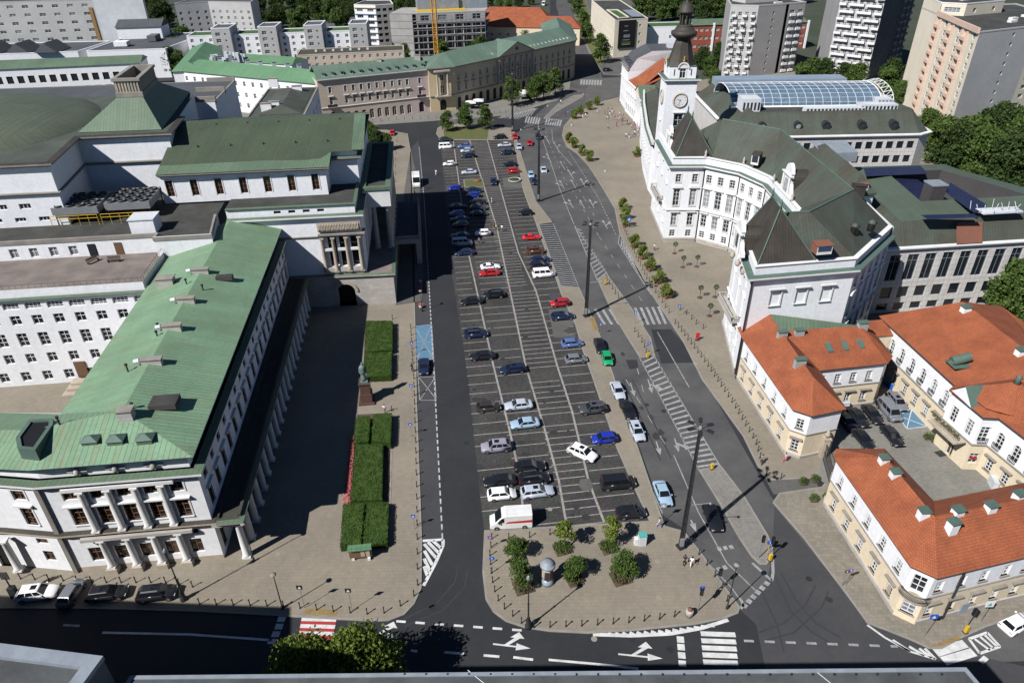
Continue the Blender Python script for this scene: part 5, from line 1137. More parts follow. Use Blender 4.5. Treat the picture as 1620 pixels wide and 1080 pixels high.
for i in range(40): c.box((-131+random.uniform(0,16),325+random.uniform(-9,9),12),(random.uniform(.6,2),random.uniform(.6,2),random.uniform(1,4)),random.random())
wn.part('rooftop_plant',c,'metal_white'); wn.finish()
yp=Bld('palace_with_pediment','long ochre palace with arcaded ground floor, central pediment and green copper roof','building',(0,310))
Y=[(-30.6,283.8),(-21.0,287.6),(-4.5,305),(10,320.6),(28.8,341.6),(30.6,346),(31,390),(17,391),(17.5,356),(-35,300)]
yr=lambda n,**k:[dict(n=n,z=.4,w=1.9,h=4.4,st='none',arch=True,**k),dict(n=n,z=7.0,w=1.15,h=2.5,tm='h+g',**k),dict(n=n,z=11.4,w=1.1,h=2.0,tm='s+g',**k)]
yp.fac(Y[0],Y[1],0,16,[dict(n=1,z=.4,w=2.6,h=4.2,st='none',arch=True),dict(n=1,z=7,w=1.4,h=2.8),dict(n=1,z=11.6,w=1.3,h=2.2)],'ochre_wall')
for a,b_,n_ in ((1,2,6),(2,3,6),(3,4,7)): yp.fac(Y[a],Y[b_],0,16,yr(n_),'palace_wall')
yp.walls(Y[4:]+[Y[0]],0,16,{1:yr(8)},'palace_wall',open=True)
yp.cornice(Y[:7],5.8,.3,.35,'trim_grey',False,name='string_course'); yp.cornice(Y[:7],15.8,.8,.7,'trim_grey',False)
c=MB(); 
for t in (.3,.7): p=lerp(Y[0],Y[1],t); c.lathe((p[0]+.3,p[1]-.9,6.2),[(.45,0),(.4,.3),(.36,8.4),(.5,8.8)],10)
c.box((-25.6,284.9,5.8),(6.2,1.6,.4),R(21)); c.box((-25.6,284.9,15),(6.2,1.5,.6),R(21)); yp.part('column',c,'stone_pale')
for i in range(7): p=lerp(Y[2],Y[3],i/6); column(yp,p[0]+.5,p[1]-.5,6.2,15.2,.4,'stone_pale',n=8)
E=inset(Y,-.8); z=16.5
R_=[(-25,293),(-17,305),(-3,320),(10,336),(23.5,351),(24,384)]
rp=[(*e,z) for e in E]+[(*r,z+4.2) for r in R_]
yp.roof(rp,[(0,1,10),(1,2,12,11,10),(2,3,12),(3,4,14,13,12),(4,5,14),(5,6,15,14),(6,7,15),(7,8,14,15),(8,9,10,11,12,13,14),(9,0,10)],'copper_roof_north')
m=lerp(Y[2],Y[3],.5); dv=Vector((Y[3][0]-Y[2][0],Y[3][1]-Y[2][1])).normalized(); hn=Vector((-dv.y,dv.x))
a=Vector(Y[2])-hn*.9;b_=Vector(Y[3])-hn*.9;mm=(a+b_)/2; bk=hn*11
c=MB(); c.face([(*a,16.6),(*b_,16.6),(*mm,21)],1); c.face([(*(a-dv*.6-hn*.4),16.6),(*(mm-hn*.4),21.2),(*(mm+bk),21.2),(*(a-dv*.6+bk),16.6)][::-1]); c.face([(*(b_+dv*.6-hn*.4),16.6),(*(mm-hn*.4),21.2),(*(mm+bk),21.2),(*(b_+dv*.6+bk),16.6)]); yp.part('pediment',c,['copper_roof_north','palace_wall'])
c=MB(); c.lathe((mm.x-hn.x*.1,mm.y-hn.y*.1,18.0),[(.5,0),(.7,.4),(.5,.9),(.1,1.2)],8); yp.part('relief',c,'trim_dark')
for k in range(22):
    t=(k+.5)/22; seg=(1,2) if k<11 else (3,4); tt=(k%11+.5)/11; p=lerp(Y[seg[0]],Y[seg[1]],tt); e=Vector((Y[seg[1]][0]-Y[seg[0]][0],Y[seg[1]][1]-Y[seg[0]][1])).normalized(); h=Vector((-e.y,e.x)); skylight(yp,p[0]+h.x*1.9,p[1]+h.y*1.9,17.45,math.atan2(e.y,e.x),.5,.9,R(24),'white_trim','glass_blue',.25)
yp.finish()
# ================================================================ TOWER BLOCKS
def balc(B,p,q,z0,n,fl,h=3.0,cols=3,m='white_wall',dpt=1.1,w=2.6,rail='white_trim',stag=True):
    p=Vector(p);q=Vector(q);L=(q-p).length;d=(q-p)/L;o=Vector((d.y,-d.x)); 
    for f in range(fl):
        for i in range(cols):
            u=(i+.5)/cols*L+(.6 if (f+i)%2 and stag else 0); c=p+d*u+o*dpt/2; b=MB(); rz=math.atan2(d.y,d.x)
            b.box((c.x,c.y,z0+f*h),(w,dpt,.15),rz); c2=p+d*u+o*dpt; b.box((c2.x,c2.y,z0+f*h+.1),(w,.1,.95),rz)
            for s_ in (-1,1): c3=p+d*(u+s_*w/2)+o*dpt/2; b.box((c3.x,c3.y,z0+f*h+.1),(.08,dpt,.95),rz)
            B.part('balcony',b,rail)
hr=Bld('tower_block','grey ten storey tower block with staggered white balconies, left of the tower blocks','tower block',(115,350),'tower blocks')
A=[(98.8,344.8),(110.2,341.6),(134.7,352),(128,376),(104,372)]
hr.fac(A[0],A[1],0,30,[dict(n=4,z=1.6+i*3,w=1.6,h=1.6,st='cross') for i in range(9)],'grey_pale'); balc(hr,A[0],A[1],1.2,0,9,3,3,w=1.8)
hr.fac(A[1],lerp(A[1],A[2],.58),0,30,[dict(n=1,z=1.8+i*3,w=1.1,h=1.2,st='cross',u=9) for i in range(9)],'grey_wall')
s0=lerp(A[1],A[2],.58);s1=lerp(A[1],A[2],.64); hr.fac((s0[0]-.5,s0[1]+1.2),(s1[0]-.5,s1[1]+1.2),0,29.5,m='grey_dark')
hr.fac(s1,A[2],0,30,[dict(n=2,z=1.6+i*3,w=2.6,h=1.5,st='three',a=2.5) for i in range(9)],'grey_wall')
for f in range(9):
    for u,w_ in ((.28,3),(.72,2.6)): c=lerp(s1,A[2],u); hr.part('balcony',MB().box((c[0]+.2,c[1]-.5,.6+f*3),(w_,.5,1.0),R(23)),'white_wall')
hr.walls(A[2:]+[A[0]],0,30,None,'grey_wall',open=True); hr.flat(A,29.6,'bitumen',.5,'grey_pale'); hr.box('penthouse',(114,360,29.5),(18,10,3),R(20),'grey_pale'); hr.box('roof_vent',(122,352,29.5),(4,1.2,.6),R(20),'white_trim')
hr.finish()
hr=Bld('tower_block','tall grey tower block whose wide side is covered in white balconies, middle of the three','tower block',(155,345),'tower blocks')
A=[G(1288,98),G(1304,121),G(1369,130),G(1397,117),G(1418,110)]; A=[(p.x,p.y) for p in A]
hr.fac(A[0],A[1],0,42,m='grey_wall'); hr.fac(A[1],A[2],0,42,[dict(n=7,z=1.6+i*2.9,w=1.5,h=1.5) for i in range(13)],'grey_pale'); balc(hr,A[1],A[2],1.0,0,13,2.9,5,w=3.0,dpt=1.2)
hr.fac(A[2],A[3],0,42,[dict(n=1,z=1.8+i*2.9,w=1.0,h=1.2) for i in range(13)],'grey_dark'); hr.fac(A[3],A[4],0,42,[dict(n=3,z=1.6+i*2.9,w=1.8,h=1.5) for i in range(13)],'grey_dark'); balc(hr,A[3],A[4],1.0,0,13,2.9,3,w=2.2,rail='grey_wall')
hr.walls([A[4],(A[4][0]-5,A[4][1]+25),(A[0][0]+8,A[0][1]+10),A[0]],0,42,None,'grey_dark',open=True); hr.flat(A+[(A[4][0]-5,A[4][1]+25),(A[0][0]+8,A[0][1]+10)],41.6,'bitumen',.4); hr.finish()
hr=Bld('tower_block','cream and peach twelve storey tower block with recessed balconies at the right edge','tower block',(165,265),'tower blocks')
A=[(156.5,293.4),(153.0,274.5),(145.6,235.5),(171,247),(190,256),(196,300)]
hr.fac(A[0],A[1],0,38,m='cream_pale')
rows=[dict(n=6,z=2.2+i*2.95,w=2.2 ,h=1.9,st='cross',gm='glass',a=3.3,b=3.3) for i in range(11)]
hr.fac(A[1],A[2],0,34.4,rows,'cream_pale')
d=Vector((A[2][0]-A[1][0],A[2][1]-A[1][1])).normalized(); o=Vector((d.y,-d.x)); L=(Vector(A[2])-Vector(A[1])).length
hr.part('parapet_band',MB().box((*(Vector(A[1])+d*L/2+o*.35),34.0),(L,.7,1.6),math.atan2(d.y,d.x)),'peach')
for f in range(11):
    for i in range(3):
        u=3.3+i*2*(L-6.6)/5; c=Vector(A[1])+d*(u+.0)+o*.55; b=MB(); rz=math.atan2(d.y,d.x)
        b.box((c.x,c.y,1.1+f*2.95),(4.2,1.1,.95),rz); 
        for s_ in (-1,1): c3=Vector(A[1])+d*(u+s_*2.1)+o*.5; b.box((c3.x,c3.y,1.1+f*2.95),(.2,1.0,2.9),rz)
        hr.part('balcony',b,'peach')
hr.fac(A[2],A[3],0,34.4,[dict(n=1,z=2.4+i*2.95,w=1.2,h=1.2,u=17) for i in range(11)],'grey_pale'); 
hr.fac(A[3],A[4],0,34.4,[dict(n=3,z=2.4+i*2.95,w=2.4,h=1.5,st='three') for i in range(11)],'cream_pale'); hr.walls(A[4:]+[A[0]],0,34.4,None,'cream_pale',open=True)
hr.flat(A,34.2,'bitumen',.4,'grey_pale'); PH=[(156.4,293),(153.1,275),(160,271),(178,279),(186,296)]; hr.walls(PH,34,38,{1:[dict(n=1,z=35.2,w=5,h=1.6,st='grid')],2:[dict(n=2,z=35,w=1.5,h=1.5)]},'cream_pale'); hr.flat(PH,38,'bitumen',.3)
for x,y in ((172,262),(180,268),(168,256),(185,272)): hr.box('roof_vent',(x,y,34.2),(3,1.5,.7),.4,'white_trim')
for x,y in ((165,282),(172,286),(178,290),(170,290)): hr.box('roof_vent',(x,y,38),(3,1.5,.7),.4,'white_trim')
hr.finish()
# ================================================================ FAR NORTH BLOCKS
def simple(name,label,A,z,m,roofm,spec,cat='building',group=None,hip=None,extra=None,par=.3):
    B=Bld(name,label,cat,(sum(p[0] for p in A)/len(A),sum(p[1] for p in A)/len(A)),group); A=ccw(A)
    B.walls(A,0,z,spec,m)
    if hip: B.hip(*[A[i] for i in hip[0]],z+.1,hip[1],hip[2],hip[3],roofm,.5)
    else: B.flat(A,z-.3,roofm,par,m)
    if extra: extra(B)
    return B.finish()
g1=lambda fl,n,h=3.1,w=1.4,z=1.4,**k:[dict(n=n,z=z+i*h,w=w,h=1.5,**k) for i in range(fl)]
simple('apartment_block','tall beige apartment block with small square windows behind trees, upper left',[(-187,439),(-171,447),(-145,441),(-148,465),(-185,462)],23,'grey_pale','roof_grey',{0:g1(6,4),1:g1(6,6)})
# stepped white flats
B=Bld('stepped_flats','row of white flats with green roofs and taller grey stair towers','building',(-115,385))
for i in range(4):
    x0,y0=-156+i*21.5,371+i*3.2
    A=[(x0,y0),(x0+13,y0+2),(x0+12,y0+16),(x0-1,y0+14)]; B.walls(A,0,16,{0:g1(5,3,2.9,1.5),3:g1(5,3,2.9,1.3)},'white_wall'); B.flat(A,15.7,'grass_roof',.35,'white_wall')
    A=[(x0+13,y0-1.5),(x0+21.5,y0),(x0+20.5,y0+14),(x0+12,y0+13)]; B.walls(A,0,19.5,{0:[dict(n=1,z=1.4+k*2.9,w=2.2,h=1.6,u=2.8) for k in range(6)],3:()},'grey_pale'); B.flat(A,19.2,'roof_grey',.35,'white_wall')
    for k in range(6): B.part('stair_window',MB().box((x0+19,y0-.75+.3,2+k*2.9),(.6,.15,.7),R(10)),'trim_dark')
B.finish()
simple('courtyard_block','low beige block with brown flat roof and vents behind the pink terrace',[(-99,352),(-50,362),(-52,376),(-101,368)],10,'beige_wall','bitumen_moss',{0:g1(3,14,3,1.3)},extra=lambda B:[B.box('roof_vent',(-92+i*4,362+i*.7,9.7),(1,.8,.8),0,'metal_white') for i in range(7)])
B=Bld('construction_block','unfinished concrete building with open floors and scaffolding behind the crane','building',(-45,410))
A=[(-61.5,402),(-49.5,400),(-12,408),(-10,430),(-58,425)]
B.walls([A[0],A[1]],0,21,None,'concrete',open=True)
for f in range(6):
    B.part('floor_slab',MB().prism(A,f*3.5+3.2,f*3.5+3.5),'concrete')
    for i in range(8): p=lerp(A[1],A[2],(i+.5)/8); B.part('pillar',MB().box((p[0],p[1]+.6,f*3.5),(.5,.5,3.3)),'concrete')
B.walls(inset(A,3),0,20.8,None,'grey_dark'); B.fac(lerp(A[1],A[2],.05),lerp(A[1],A[2],1),16,21,[dict(n=4,z=17,w=4.5,h=3,st='cross')],'grey_wall')
c=MB()
for i in range(16): p=lerp(A[1],A[2],i/15); c.tube((p[0],p[1]-1.5,0),(p[0],p[1]-1.5,20),.08,n=4,sm=False)
for k in range(7): c.tube((A[1][0],A[1][1]-1.5,1+k*3),(A[2][0],A[2][1]-1.5,1+k*3),.1,n=4,sm=False)
B.part('scaffolding',c,'metal_grey'); c=MB(); c.box((-36,415,21),(26,12,.4),.2); B.part('formwork_edge',c,'yellow'); B.box('core_wall',(-38,419,21),(22,10,6),.2,'flashing'); B.box('core_wall',(-20,424,21),(16,10,9),.2,'flashing')
B.finish()
B=Bld('construction_block','white striped concrete building with scaffolding, left of the unfinished one','building',(-75,428))
A=[(-83,421),(-71,418),(-62,422),(-66,440),(-80,440)]; B.fac(A[0],A[1],0,23,g1(7,2,3.1,3.5,1.2,st='three'),'white_wall'); B.walls(A[1:]+[A[0]],0,23,{0:g1(7,3,3.1,2.2,st='none')},'concrete',open=True); B.flat(A,23,'bitumen',.4); 
for f in range(8): B.part('guard_rail',MB().box((-77,419.1,f*3.1),(12.5,.3,.25),R(-14)),'yellow' if f==7 else 'steel_blue')
B.finish()
cr=thing('tower_crane',(*g2(692,104),0),'yellow lattice mast of a tower crane rising behind the pink terrace','crane')
p=g2(692,104); c=MB(); s_=.95
for k in range(26):
    z=k*2.2
    for i,j in ((-1,-1),(1,-1),(1,1),(-1,1)): c.tube((p[0]+i*s_,p[1]+j*s_,z),(p[0]+i*s_,p[1]+j*s_,z+2.2),.24,n=4,sm=False)
    for (a,b_),(a2,b2) in (((-1,-1),(1,-1)),((1,-1),(1,1)),((1,1),(-1,1)),((-1,1),(-1,-1))):
        if k%2: a,b_,a2,b2=a2,b2,a,b_
        c.tube((p[0]+a*s_,p[1]+b_*s_,z),(p[0]+a2*s_,p[1]+b2*s_,z+2.2),.1,n=4,sm=False); c.tube((p[0]+a*s_,p[1]+b_*s_,z),(p[0]+a2*s_,p[1]+b2*s_,z),.1,n=4,sm=False)
c.build('mast',['crane_yellow'],cr)
MB().box((p[0],p[1],0),(5,5,1)).build('crane_base','concrete',cr)
simple('tiled_house','low house with long orange tiled roof behind the palace',[(-26,440),(40,428),(42,444),(-24,456)],9,'cream','red_tile',{0:g1(2,14)},hip=((0,3,2,1),5,6,6))
simple('tiled_house','smaller orange tiled roof further back beside the tall trees',[(-22,478),(24,470),(26,484),(-20,492)],9,'cream','red_tile',{0:g1(2,8)},hip=((0,3,2,1),5,6,6))
def bb(B):
    B.part('billboard',MB().box((61.0,392.9,4.5),(9.6,.4,13.2),R(18.6)),'black')
    c=MB(); 
    for k in range(5): c.box((60.6+random.uniform(-.5,.5),392.45,6+k*2.2),(4.5-k*.6,.08,.4),R(18.6),0)
    B.part('billboard_image',c,['metal_grey']); B.part('billboard_motif',MB().box((61.0,392.55,9.6),(3.6,.08,1.3),R(18.6)),'flashing'); B.part('billboard_motif',MB().box((60.8,392.5,6),(5,.08,1.6),R(18.6)),'leaf')
    B.flat([(56.5,394),(62,396),(60,425),(54,425)],18.4,'grass_roof',.5,'cream_pale'); B.part('roof_terrace',MB().box((66.5,412,18.3),(6,24,.4),.05),'flashing')
simple('corner_tenement','cream tenement with a large black billboard on its end wall',[(54.3,391),(72,397),(68,476),(51,476)],18,'cream_pale','bitumen',{0:[dict(n=1,z=2+i*4,w=1.2,h=1.4,u=14.5) for i in range(4)],3:g1(5,16,3.3,1.4)},extra=bb)
def ap(B):
    c=MB().box((78.2,404.3,9.5),(8,.2,2.0),R(5),0); B.part('sign_board',c,'white_paint')
    cu=bpy.data.curves.new('lettering','FONT'); cu.body='APTEKA'; cu.size=1.7; cu.extrude=.03; cu.align_x='CENTER'; o=bpy.data.objects.new('lettering',cu); col.objects.link(o); o.rotation_euler=(R(90),0,R(5)); o.location=Vector((78.2,404.1,9.8))-B.root.location; o.data.materials.append(MAT['teal'])
    dg=bpy.context.evaluated_depsgraph_get(); me=bpy.data.meshes.new_from_object(o.evaluated_get(dg)); o2=bpy.data.objects.new('sign_lettering',me); col.objects.link(o2); o2.location=o.location; o2.rotation_euler=o.rotation_euler; o2.parent=B.root; bpy.data.objects.remove(o)
simple('pharmacy_building','white block with a teal sign beside the red banded terrace',[(72,403),(95,405),(94,420),(71,418)],13,'white_wall','grass_roof',{0:[dict(n=2,z=7,w=1.4,h=1.6,a=14,b=3)]},extra=ap)
simple('banded_terrace','low terrace with red brick bands and white window strips behind the spire',[(95,405),(160,412),(159,426),(94,420)],13,'brick_red','copper_mid',{0:[dict(n=22,z=z,w=1.9,h=1.5,st='three',gm='glass_curtain') for z in (2,6,10)]},hip=((0,3,2,1),2,0,0),extra=lambda B:[B.box('white_rib',(96+i*13,405+i*1.35,0),(1,.8,14),.1,'white_wall') for i in range(6)])
# upper left blocks
simple('concrete_block','white unfinished building with rows of dark windows, upper left corner',[(-285,428),(-215,436),(-213,456),(-285,450)],26,'grey_pale','bitumen',{0:g1(6,9,4.2,3.2)},extra=lambda B:[B.part('timber_hoist',MB().box((-232,434.5,0),(2,1.6,22)),'timber'),B.part('gable_slab',MB().box((-216,436,0),(26,3,27),.12),'metal_white')])
simple('long_green_range','long low range with green roof and white pillars behind the dome',[(-235,312),(-160,326),(-163,340),(-236,330)],12,'white_wall','copper_mid',{0:[dict(n=18,z=6,w=2.6,h=3,st='none'),dict(n=18,z=1,w=2.6,h=3,st='none')]},hip=((0,3,2,1),2.2,0,0))
simple('grey_roof_block','grey roofed block with roof boxes behind the long green range',[(-196,352),(-161,356),(-158,404),(-195,400)],13,'white_wall','roof_grey',{0:()},extra=lambda B:[B.box('roof_box',(-185,365,13),(6,5,2),.1,'white_wall'),B.box('roof_box',(-176,380,13),(4,8,2.5),.1,'grey_dark')])
simple('grey_roof_block','white studio block with three pitched rooflights at the left edge',[(-250,345),(-200,352),(-198,380),(-250,376)],13,'white_wall','roof_grey',{0:()},extra=lambda B:[B.part('rooflight',MB().raw([(-244+i*13,348,13),(-234+i*13,349,13),(-234+i*13,362,13),(-244+i*13,361,13),(-239+i*13,349,17),(-239+i*13,361,17)],[(0,1,4),(1,2,5,4),(2,3,5),(3,0,4,5)]),'roof_grey') for i in range(3)])
simple('tall_white_house','white house with grey roof standing above the studio blocks',[(-196,385),(-175,388),(-176,400),(-197,398)],18,'white_wall','roof_grey',{0:()},hip=((0,3,2,1),3,0,0))
simple('garden_house','small dark roofed house among the trees behind the stepped flats',[(-118,436),(-98,438),(-99,450),(-119,448)],8,'cream_pale','roof_grey',{0:g1(2,5)},hip=((0,3,2,1),3,2,2))
simple('garden_house','pale house with long grey roof in front of the park trees',[(-96,462),(-66,466),(-67,478),(-97,474)],8,'cream_pale','roof_grey',{0:g1(2,6)},hip=((0,3,2,1),3,2,2))
# ================================================================ VEHICLES
def ringloft(M,rings,m=0,sm=True,cap=True):
    n=len(rings[0]);k=len(rings); V=[p for r in rings for p in r]
    F=[(i*n+j,i*n+(j+1)%n,(i+1)*n+(j+1)%n,(i+1)*n+j) for i in range(k-1) for j in range(n)]
    M.raw(V,[f[::-1] for f in F],m,sm)
    if cap: M.raw(V,[tuple(range(n)),tuple(range((k-1)*n,k*n))[::-1]],m)
KIND={ # L,W, belt, roof, x: hood_end(base windshield), roof front, roof rear, rear base, hoodz, trunkz
 'sedan':(4.7,1.82,.92,1.43,1.05,.25,-1.15,-1.85,.88,.98),
 'hatch':(4.1,1.76,.95,1.48,1.15,.45,-1.35,-1.95,.90,.95),
 'wagon':(4.7,1.82,.94,1.47,1.15,.35,-1.75,-2.25,.90,.96),
 'suv':(4.6,1.88,1.05,1.68,1.15,.5,-1.55,-2.15,1.02,1.05),
 'van':(5.0,1.95,1.15,1.95,1.75,1.15,-2.3,-2.45,1.1,1.15),
 'coupe':(4.5,1.85,.85,1.28,.9,.05,-.85,-1.85,.82,.9)}
def make_car(kind,stripe=False):
    L,W,bz,rz_,xw,xr,xrr,xb,hz,tz=KIND[kind]; h=L/2;w=W/2
    root=thing('parked_car' if kind!='van' else 'parked_van',(0,0,0),'x','car' if kind!='van' else 'van')
    B=MB(); R_=[]
    st=[(-h,.86,.42,tz-.28),(-h+.08,.93,.3,tz-.06),(-h+.35,.99,.24,tz),(xb,1,.22,max(tz,bz-.02)),(-.3,1,.22,bz),(xw,1,.22,bz-.02),(xw+.35,.99,.22,hz-.01),(h-.45,.96,.24,hz-.12),(h-.14,.9,.28,hz-.2),(h,.78,.4,hz-.34)]
    for x,k,zb,zt in st:
        ww=w*k; zm=zb+(zt-zb)*.55
        R_.append([(x,-ww*.86,zb),(x,-ww,zb+.14),(x,-ww,zm),(x,-ww*.95,zt-.05),(x,-ww*.84,zt),(x,0,zt+.035),(x,ww*.84,zt),(x,ww*.95,zt-.05),(x,ww,zm),(x,ww,zb+.14),(x,ww*.86,zb)])
    ringloft(B,R_)
    # greenhouse
    bw,rw=w*.9,w*.72
    base=[(xw,-bw,bz-.03),(xw,bw,bz-.03),(xb,bw,bz-.02),(xb,-bw,bz-.02)]; top=[(xr,-rw,rz_-.05),(xr,rw,rz_-.05),(xrr,rw,rz_-.05),(xrr,-rw,rz_-.05)]
    if xb<-h+.25: base[2]=(xb,bw,bz);base[3]=(xb,-bw,bz)
    def ql(a,b_,c,d,m,M,e=0):
        M.face([a,b_,c,d],m)
    for i in range(4): j=(i+1)%4; B.face([base[i],base[j],top[j],top[i]][::-1] if False else [base[i],base[j],top[j],top[i]])
    xm=(xr+xrr)/2; T0=[(xr-.12,-rw*.9,rz_),(xr-.12,rw*.9,rz_),(xrr+.12,rw*.9,rz_),(xrr+.12,-rw*.9,rz_)]
    for i in range(4): j=(i+1)%4; B.face([top[i],top[j],T0[j],T0[i]])
    B.face(T0)
    for s_ in (-1,1): B.box((xw-.25,s_*(w+.08),bz-.02),(.16,.2,.15))
    B.build('body',['car_paint'],root)
    # glass panels slightly proud
    Gm=MB()
    def panel(a,b_,c,d,u0,u1,v0,v1,o=.012):
        a,b_,c,d=map(Vector,(a,b_,c,d)); n_=(b_-a).cross(d-a).normalized()*o
        f=lambda u,v:(a.lerp(b_,u)).lerp(d.lerp(c,u),v)+n_
        Gm.face([f(u0,v0),f(u1,v0),f(u1,v1),f(u0,v1)])
    panel(base[0],base[1],top[1],top[0],.05,.95,.08,.93)
    panel(base[2],base[3],top[3],top[2],.07,.93,.2,.9)
    if stripe: sides=[(.03,.3)]
    else: sides=[(.04,.3),(.34,.62),(.66,.95)] if kind in('van','wagon','suv') else [(.05,.47),(.51,.93)]
    for u0,u1 in sides: panel(base[1],base[2],top[2],top[1],u0,u1,.14,.9); panel(base[3],base[0],top[0],top[3],1-u1,1-u0,.14,.9)
    if kind in ('suv','wagon') : Gm.face([(xr-.25,-rw*.5,rz_+.012),(xr-.25,rw*.5,rz_+.012),(xr-.95,rw*.5,rz_+.012),(xr-.95,-rw*.5,rz_+.012)])
    Gm.build('window_glass','car_glass',root)
    r=.33 if kind not in('suv','van') else .36
    for x in (h-.85,-h+.85):
        for s_ in (-1,1):
            c=MB(); c.tube((x,s_*(w-.2),r),(x,s_*(w+.015),r),r,n=14); o=c.build('wheel','tyre',root)
            c=MB(); c.tube((x,s_*(w),r),(x,s_*(w+.03),r),r*.62,n=10); c.build('rim','rim',o)
    for s_ in (-1,1):
        c=MB(); c.box((h-.16,s_*w*.66,hz-.36),(.2,.34,.15)); c.build('headlight','lamp_clear',root)
        c=MB(); c.box((-h+.1,s_*w*.72,tz-.3),(.16,.3,.2)); c.build('taillight','lamp_red',root)
    c=MB(); c.box((h-.04,0,.42),(.1,.9,.22)); c.build('grille','black',root)
    if kind=='suv':
        c=MB(); [c.tube((xr-.1,s_*rw*.85,rz_+.04),(xrr+.1,s_*rw*.85,rz_+.04),.03,n=4) for s_ in (-1,1)]; c.build('roof_rail','metal_grey',root)
    return root
CP_={}
COL={'black':(.012,.013,.016),'navy':(.012,.02,.05),'dark grey':(.05,.053,.06),'grey':(.14,.15,.17),'silver':(.38,.42,.48),'light blue':(.27,.38,.48),'white':(.75,.75,.75),'red':(.36,.015,.02),'bright red':(.55,.02,.02),'blue':(.015,.03,.28),'mid blue':(.08,.13,.30),'brown':(.09,.035,.018),'green':(.01,.28,.10),'mauve silver':(.25,.24,.29),'dark green':(.03,.05,.045),'dark brown':(.035,.028,.024)}
used_lab={}
def car(x,y,kind,colr,d,where,z=.105,h=None):
    if kind not in CP_: CP_[kind]=make_car(kind); fresh=True
    else: fresh=False
    o=G(x,y,z)
    if d=='R': a=TA+R(1)
    elif d=='L': a=TA+R(181)
    else: q=G(x+d[0],y+d[1],z); a=math.atan2(q.y-o.y,q.x-o.x)
    a+=R(random.uniform(-1.5,1.5))
    c=(*COL[colr],1)
    if fresh: r=CP_[kind]; r.location=o; r.rotation_euler=(0,0,a); [setattr(k,'color',c) for k in r.children]
    else: r=dup(CP_[kind],o,a,color=c)
    nm={'sedan':'sedan','hatch':'hatchback','wagon':'estate car','suv':'SUV','van':'van','coupe':'coupe'}[kind]
    tag(r,colr+' '+nm+' '+where,'van' if kind=='van' else 'car','cars on the square'); return r
z0=.012
for t in [(705,223,'sedan','dark green','R','in the north row beside the grass strip, next to a white van'),
(706,235,'van','white','R','parked at the north west corner of the lot'),
(735,234,'sedan','mid blue','L','behind a silver car in the north of the lot'),
(738,241,'hatch','silver','L','squeezed between two blue cars near the north end'),
(741,249,'suv','navy','L','in front of a silver car near the north end'),
(711,262,'hatch','white','L','alone in the west column of the north lot'),
(742,275,'sedan','silver','L','just north of the small grass island'),
(719,301,'hatch','blue','L','in the west column beside the grass island'),
(750,304,'sedan','navy','R','directly south of the grass island'),
(749,312,'hatch','blue','L','second car south of the grass island'),
(781,290,'sedan','navy',(1,14),'parked lengthwise in the lane beside the round fountain'),
(791,220,'suv','black','L','in the north row at the east corner'),
(798,232,'sedan','silver','L','in the east column near the north end'),
(803,244,'suv','navy','L','in the east column behind a silver saloon'),
(806,263,'sedan','black','L','in the east column just north of a red car'),
(813,273,'hatch','red','R','in the east column north of the round fountain'),
(757,323,'sedan','black','R','northernmost of three packed at the theatre shadow edge'),
(757,332,'suv','dark grey','R','at the theatre shadow edge'),
(757,341,'sedan','black','R','last of three packed at the shadow edge'),
(725,330,'sedan','black','R','northernmost of the cars in the theatre shadow'),(723,341,'hatch','mid blue','L','in the theatre shadow, second from the north'),(727,350,'sedan','navy','L','in the middle of the theatre shadow'),(729,358,'hatch','dark grey','L','in the theatre shadow, a gap north of the van'),
(728,376,'sedan','navy','L','in shadow just north of the pale van'),(731,388,'van','silver','R','standing in the theatre shadow'),(735,403,'sedan','navy','L','in shadow just south of the pale van'),
(764,372,'hatch','white','L','half out of the theatre shadow'),
(831,340,'hatch','black','L','alone in the east column near a parking meter'),(841,378,'coupe','bright red','R','alone in the east column'),(847,400,'suv','brown','R','in the east column south of the red coupe'),(855,414,'sedan','navy','R','in the east column, south of a brown SUV'),(854,423,'sedan','black','R','in the east column right behind a white van'),(860,437,'van','white','R','with dark side windows in the east column'),
(776,425,'coupe','white','R','with a black roof beside a red saloon'),(774,435,'sedan','red','L','in front of a white coupe'),
(746,480,'sedan','black','L','beside a black SUV in the west columns'),(781,470,'suv','black','L','beside a black saloon in the west columns'),
(886,483,'hatch','red','L','at the east edge by the parking meter'),(890,504,'wagon','navy','R','on the pale repaired patch at the east edge'),
(753,532,'suv','navy','R','alone in the west column, level with the blue bays'),(763,567,'sedan','black','L','alone in the west column north of a navy wagon'),(811,588,'wagon','navy','L','alone in the middle column'),
(905,547,'hatch','mid blue','R','at the east edge north of a grey hatchback'),(911,572,'hatch','grey','R','at the east edge south of a blue hatchback'),
(773,648,'hatch','dark brown','R','side by side with a silver saloon'),(820,645,'sedan','silver','L','beside a dark brown hatchback'),(830,674,'sedan','light blue','L','in the middle column by itself'),
(785,711,'suv','mauve silver','L','by itself in the south west of the lot'),(838,742,'sedan','black','R','northernmost of the south west cluster'),(938,651,'suv','dark grey','L','by itself in the east column'),(956,698,'hatch','blue','L','in the east column beside a crooked white SUV'),
(921,721,'suv','white',(20,9),'standing crooked across the parking lines'),
(791,765,'sedan','black','L','with a gloss finish behind the white hatchback'),(845,762,'suv','black','R','behind the silver estate car'),(794,786,'hatch','white','R','north of the red striped van'),(850,782,'wagon','silver','R','with a roof window in the south west cluster'),
(977,769,'van','black','R','at the east edge of the lot'),(998,815,'hatch','black','R','in the south east corner of the lot')]: car(*t,z=z0+.003)
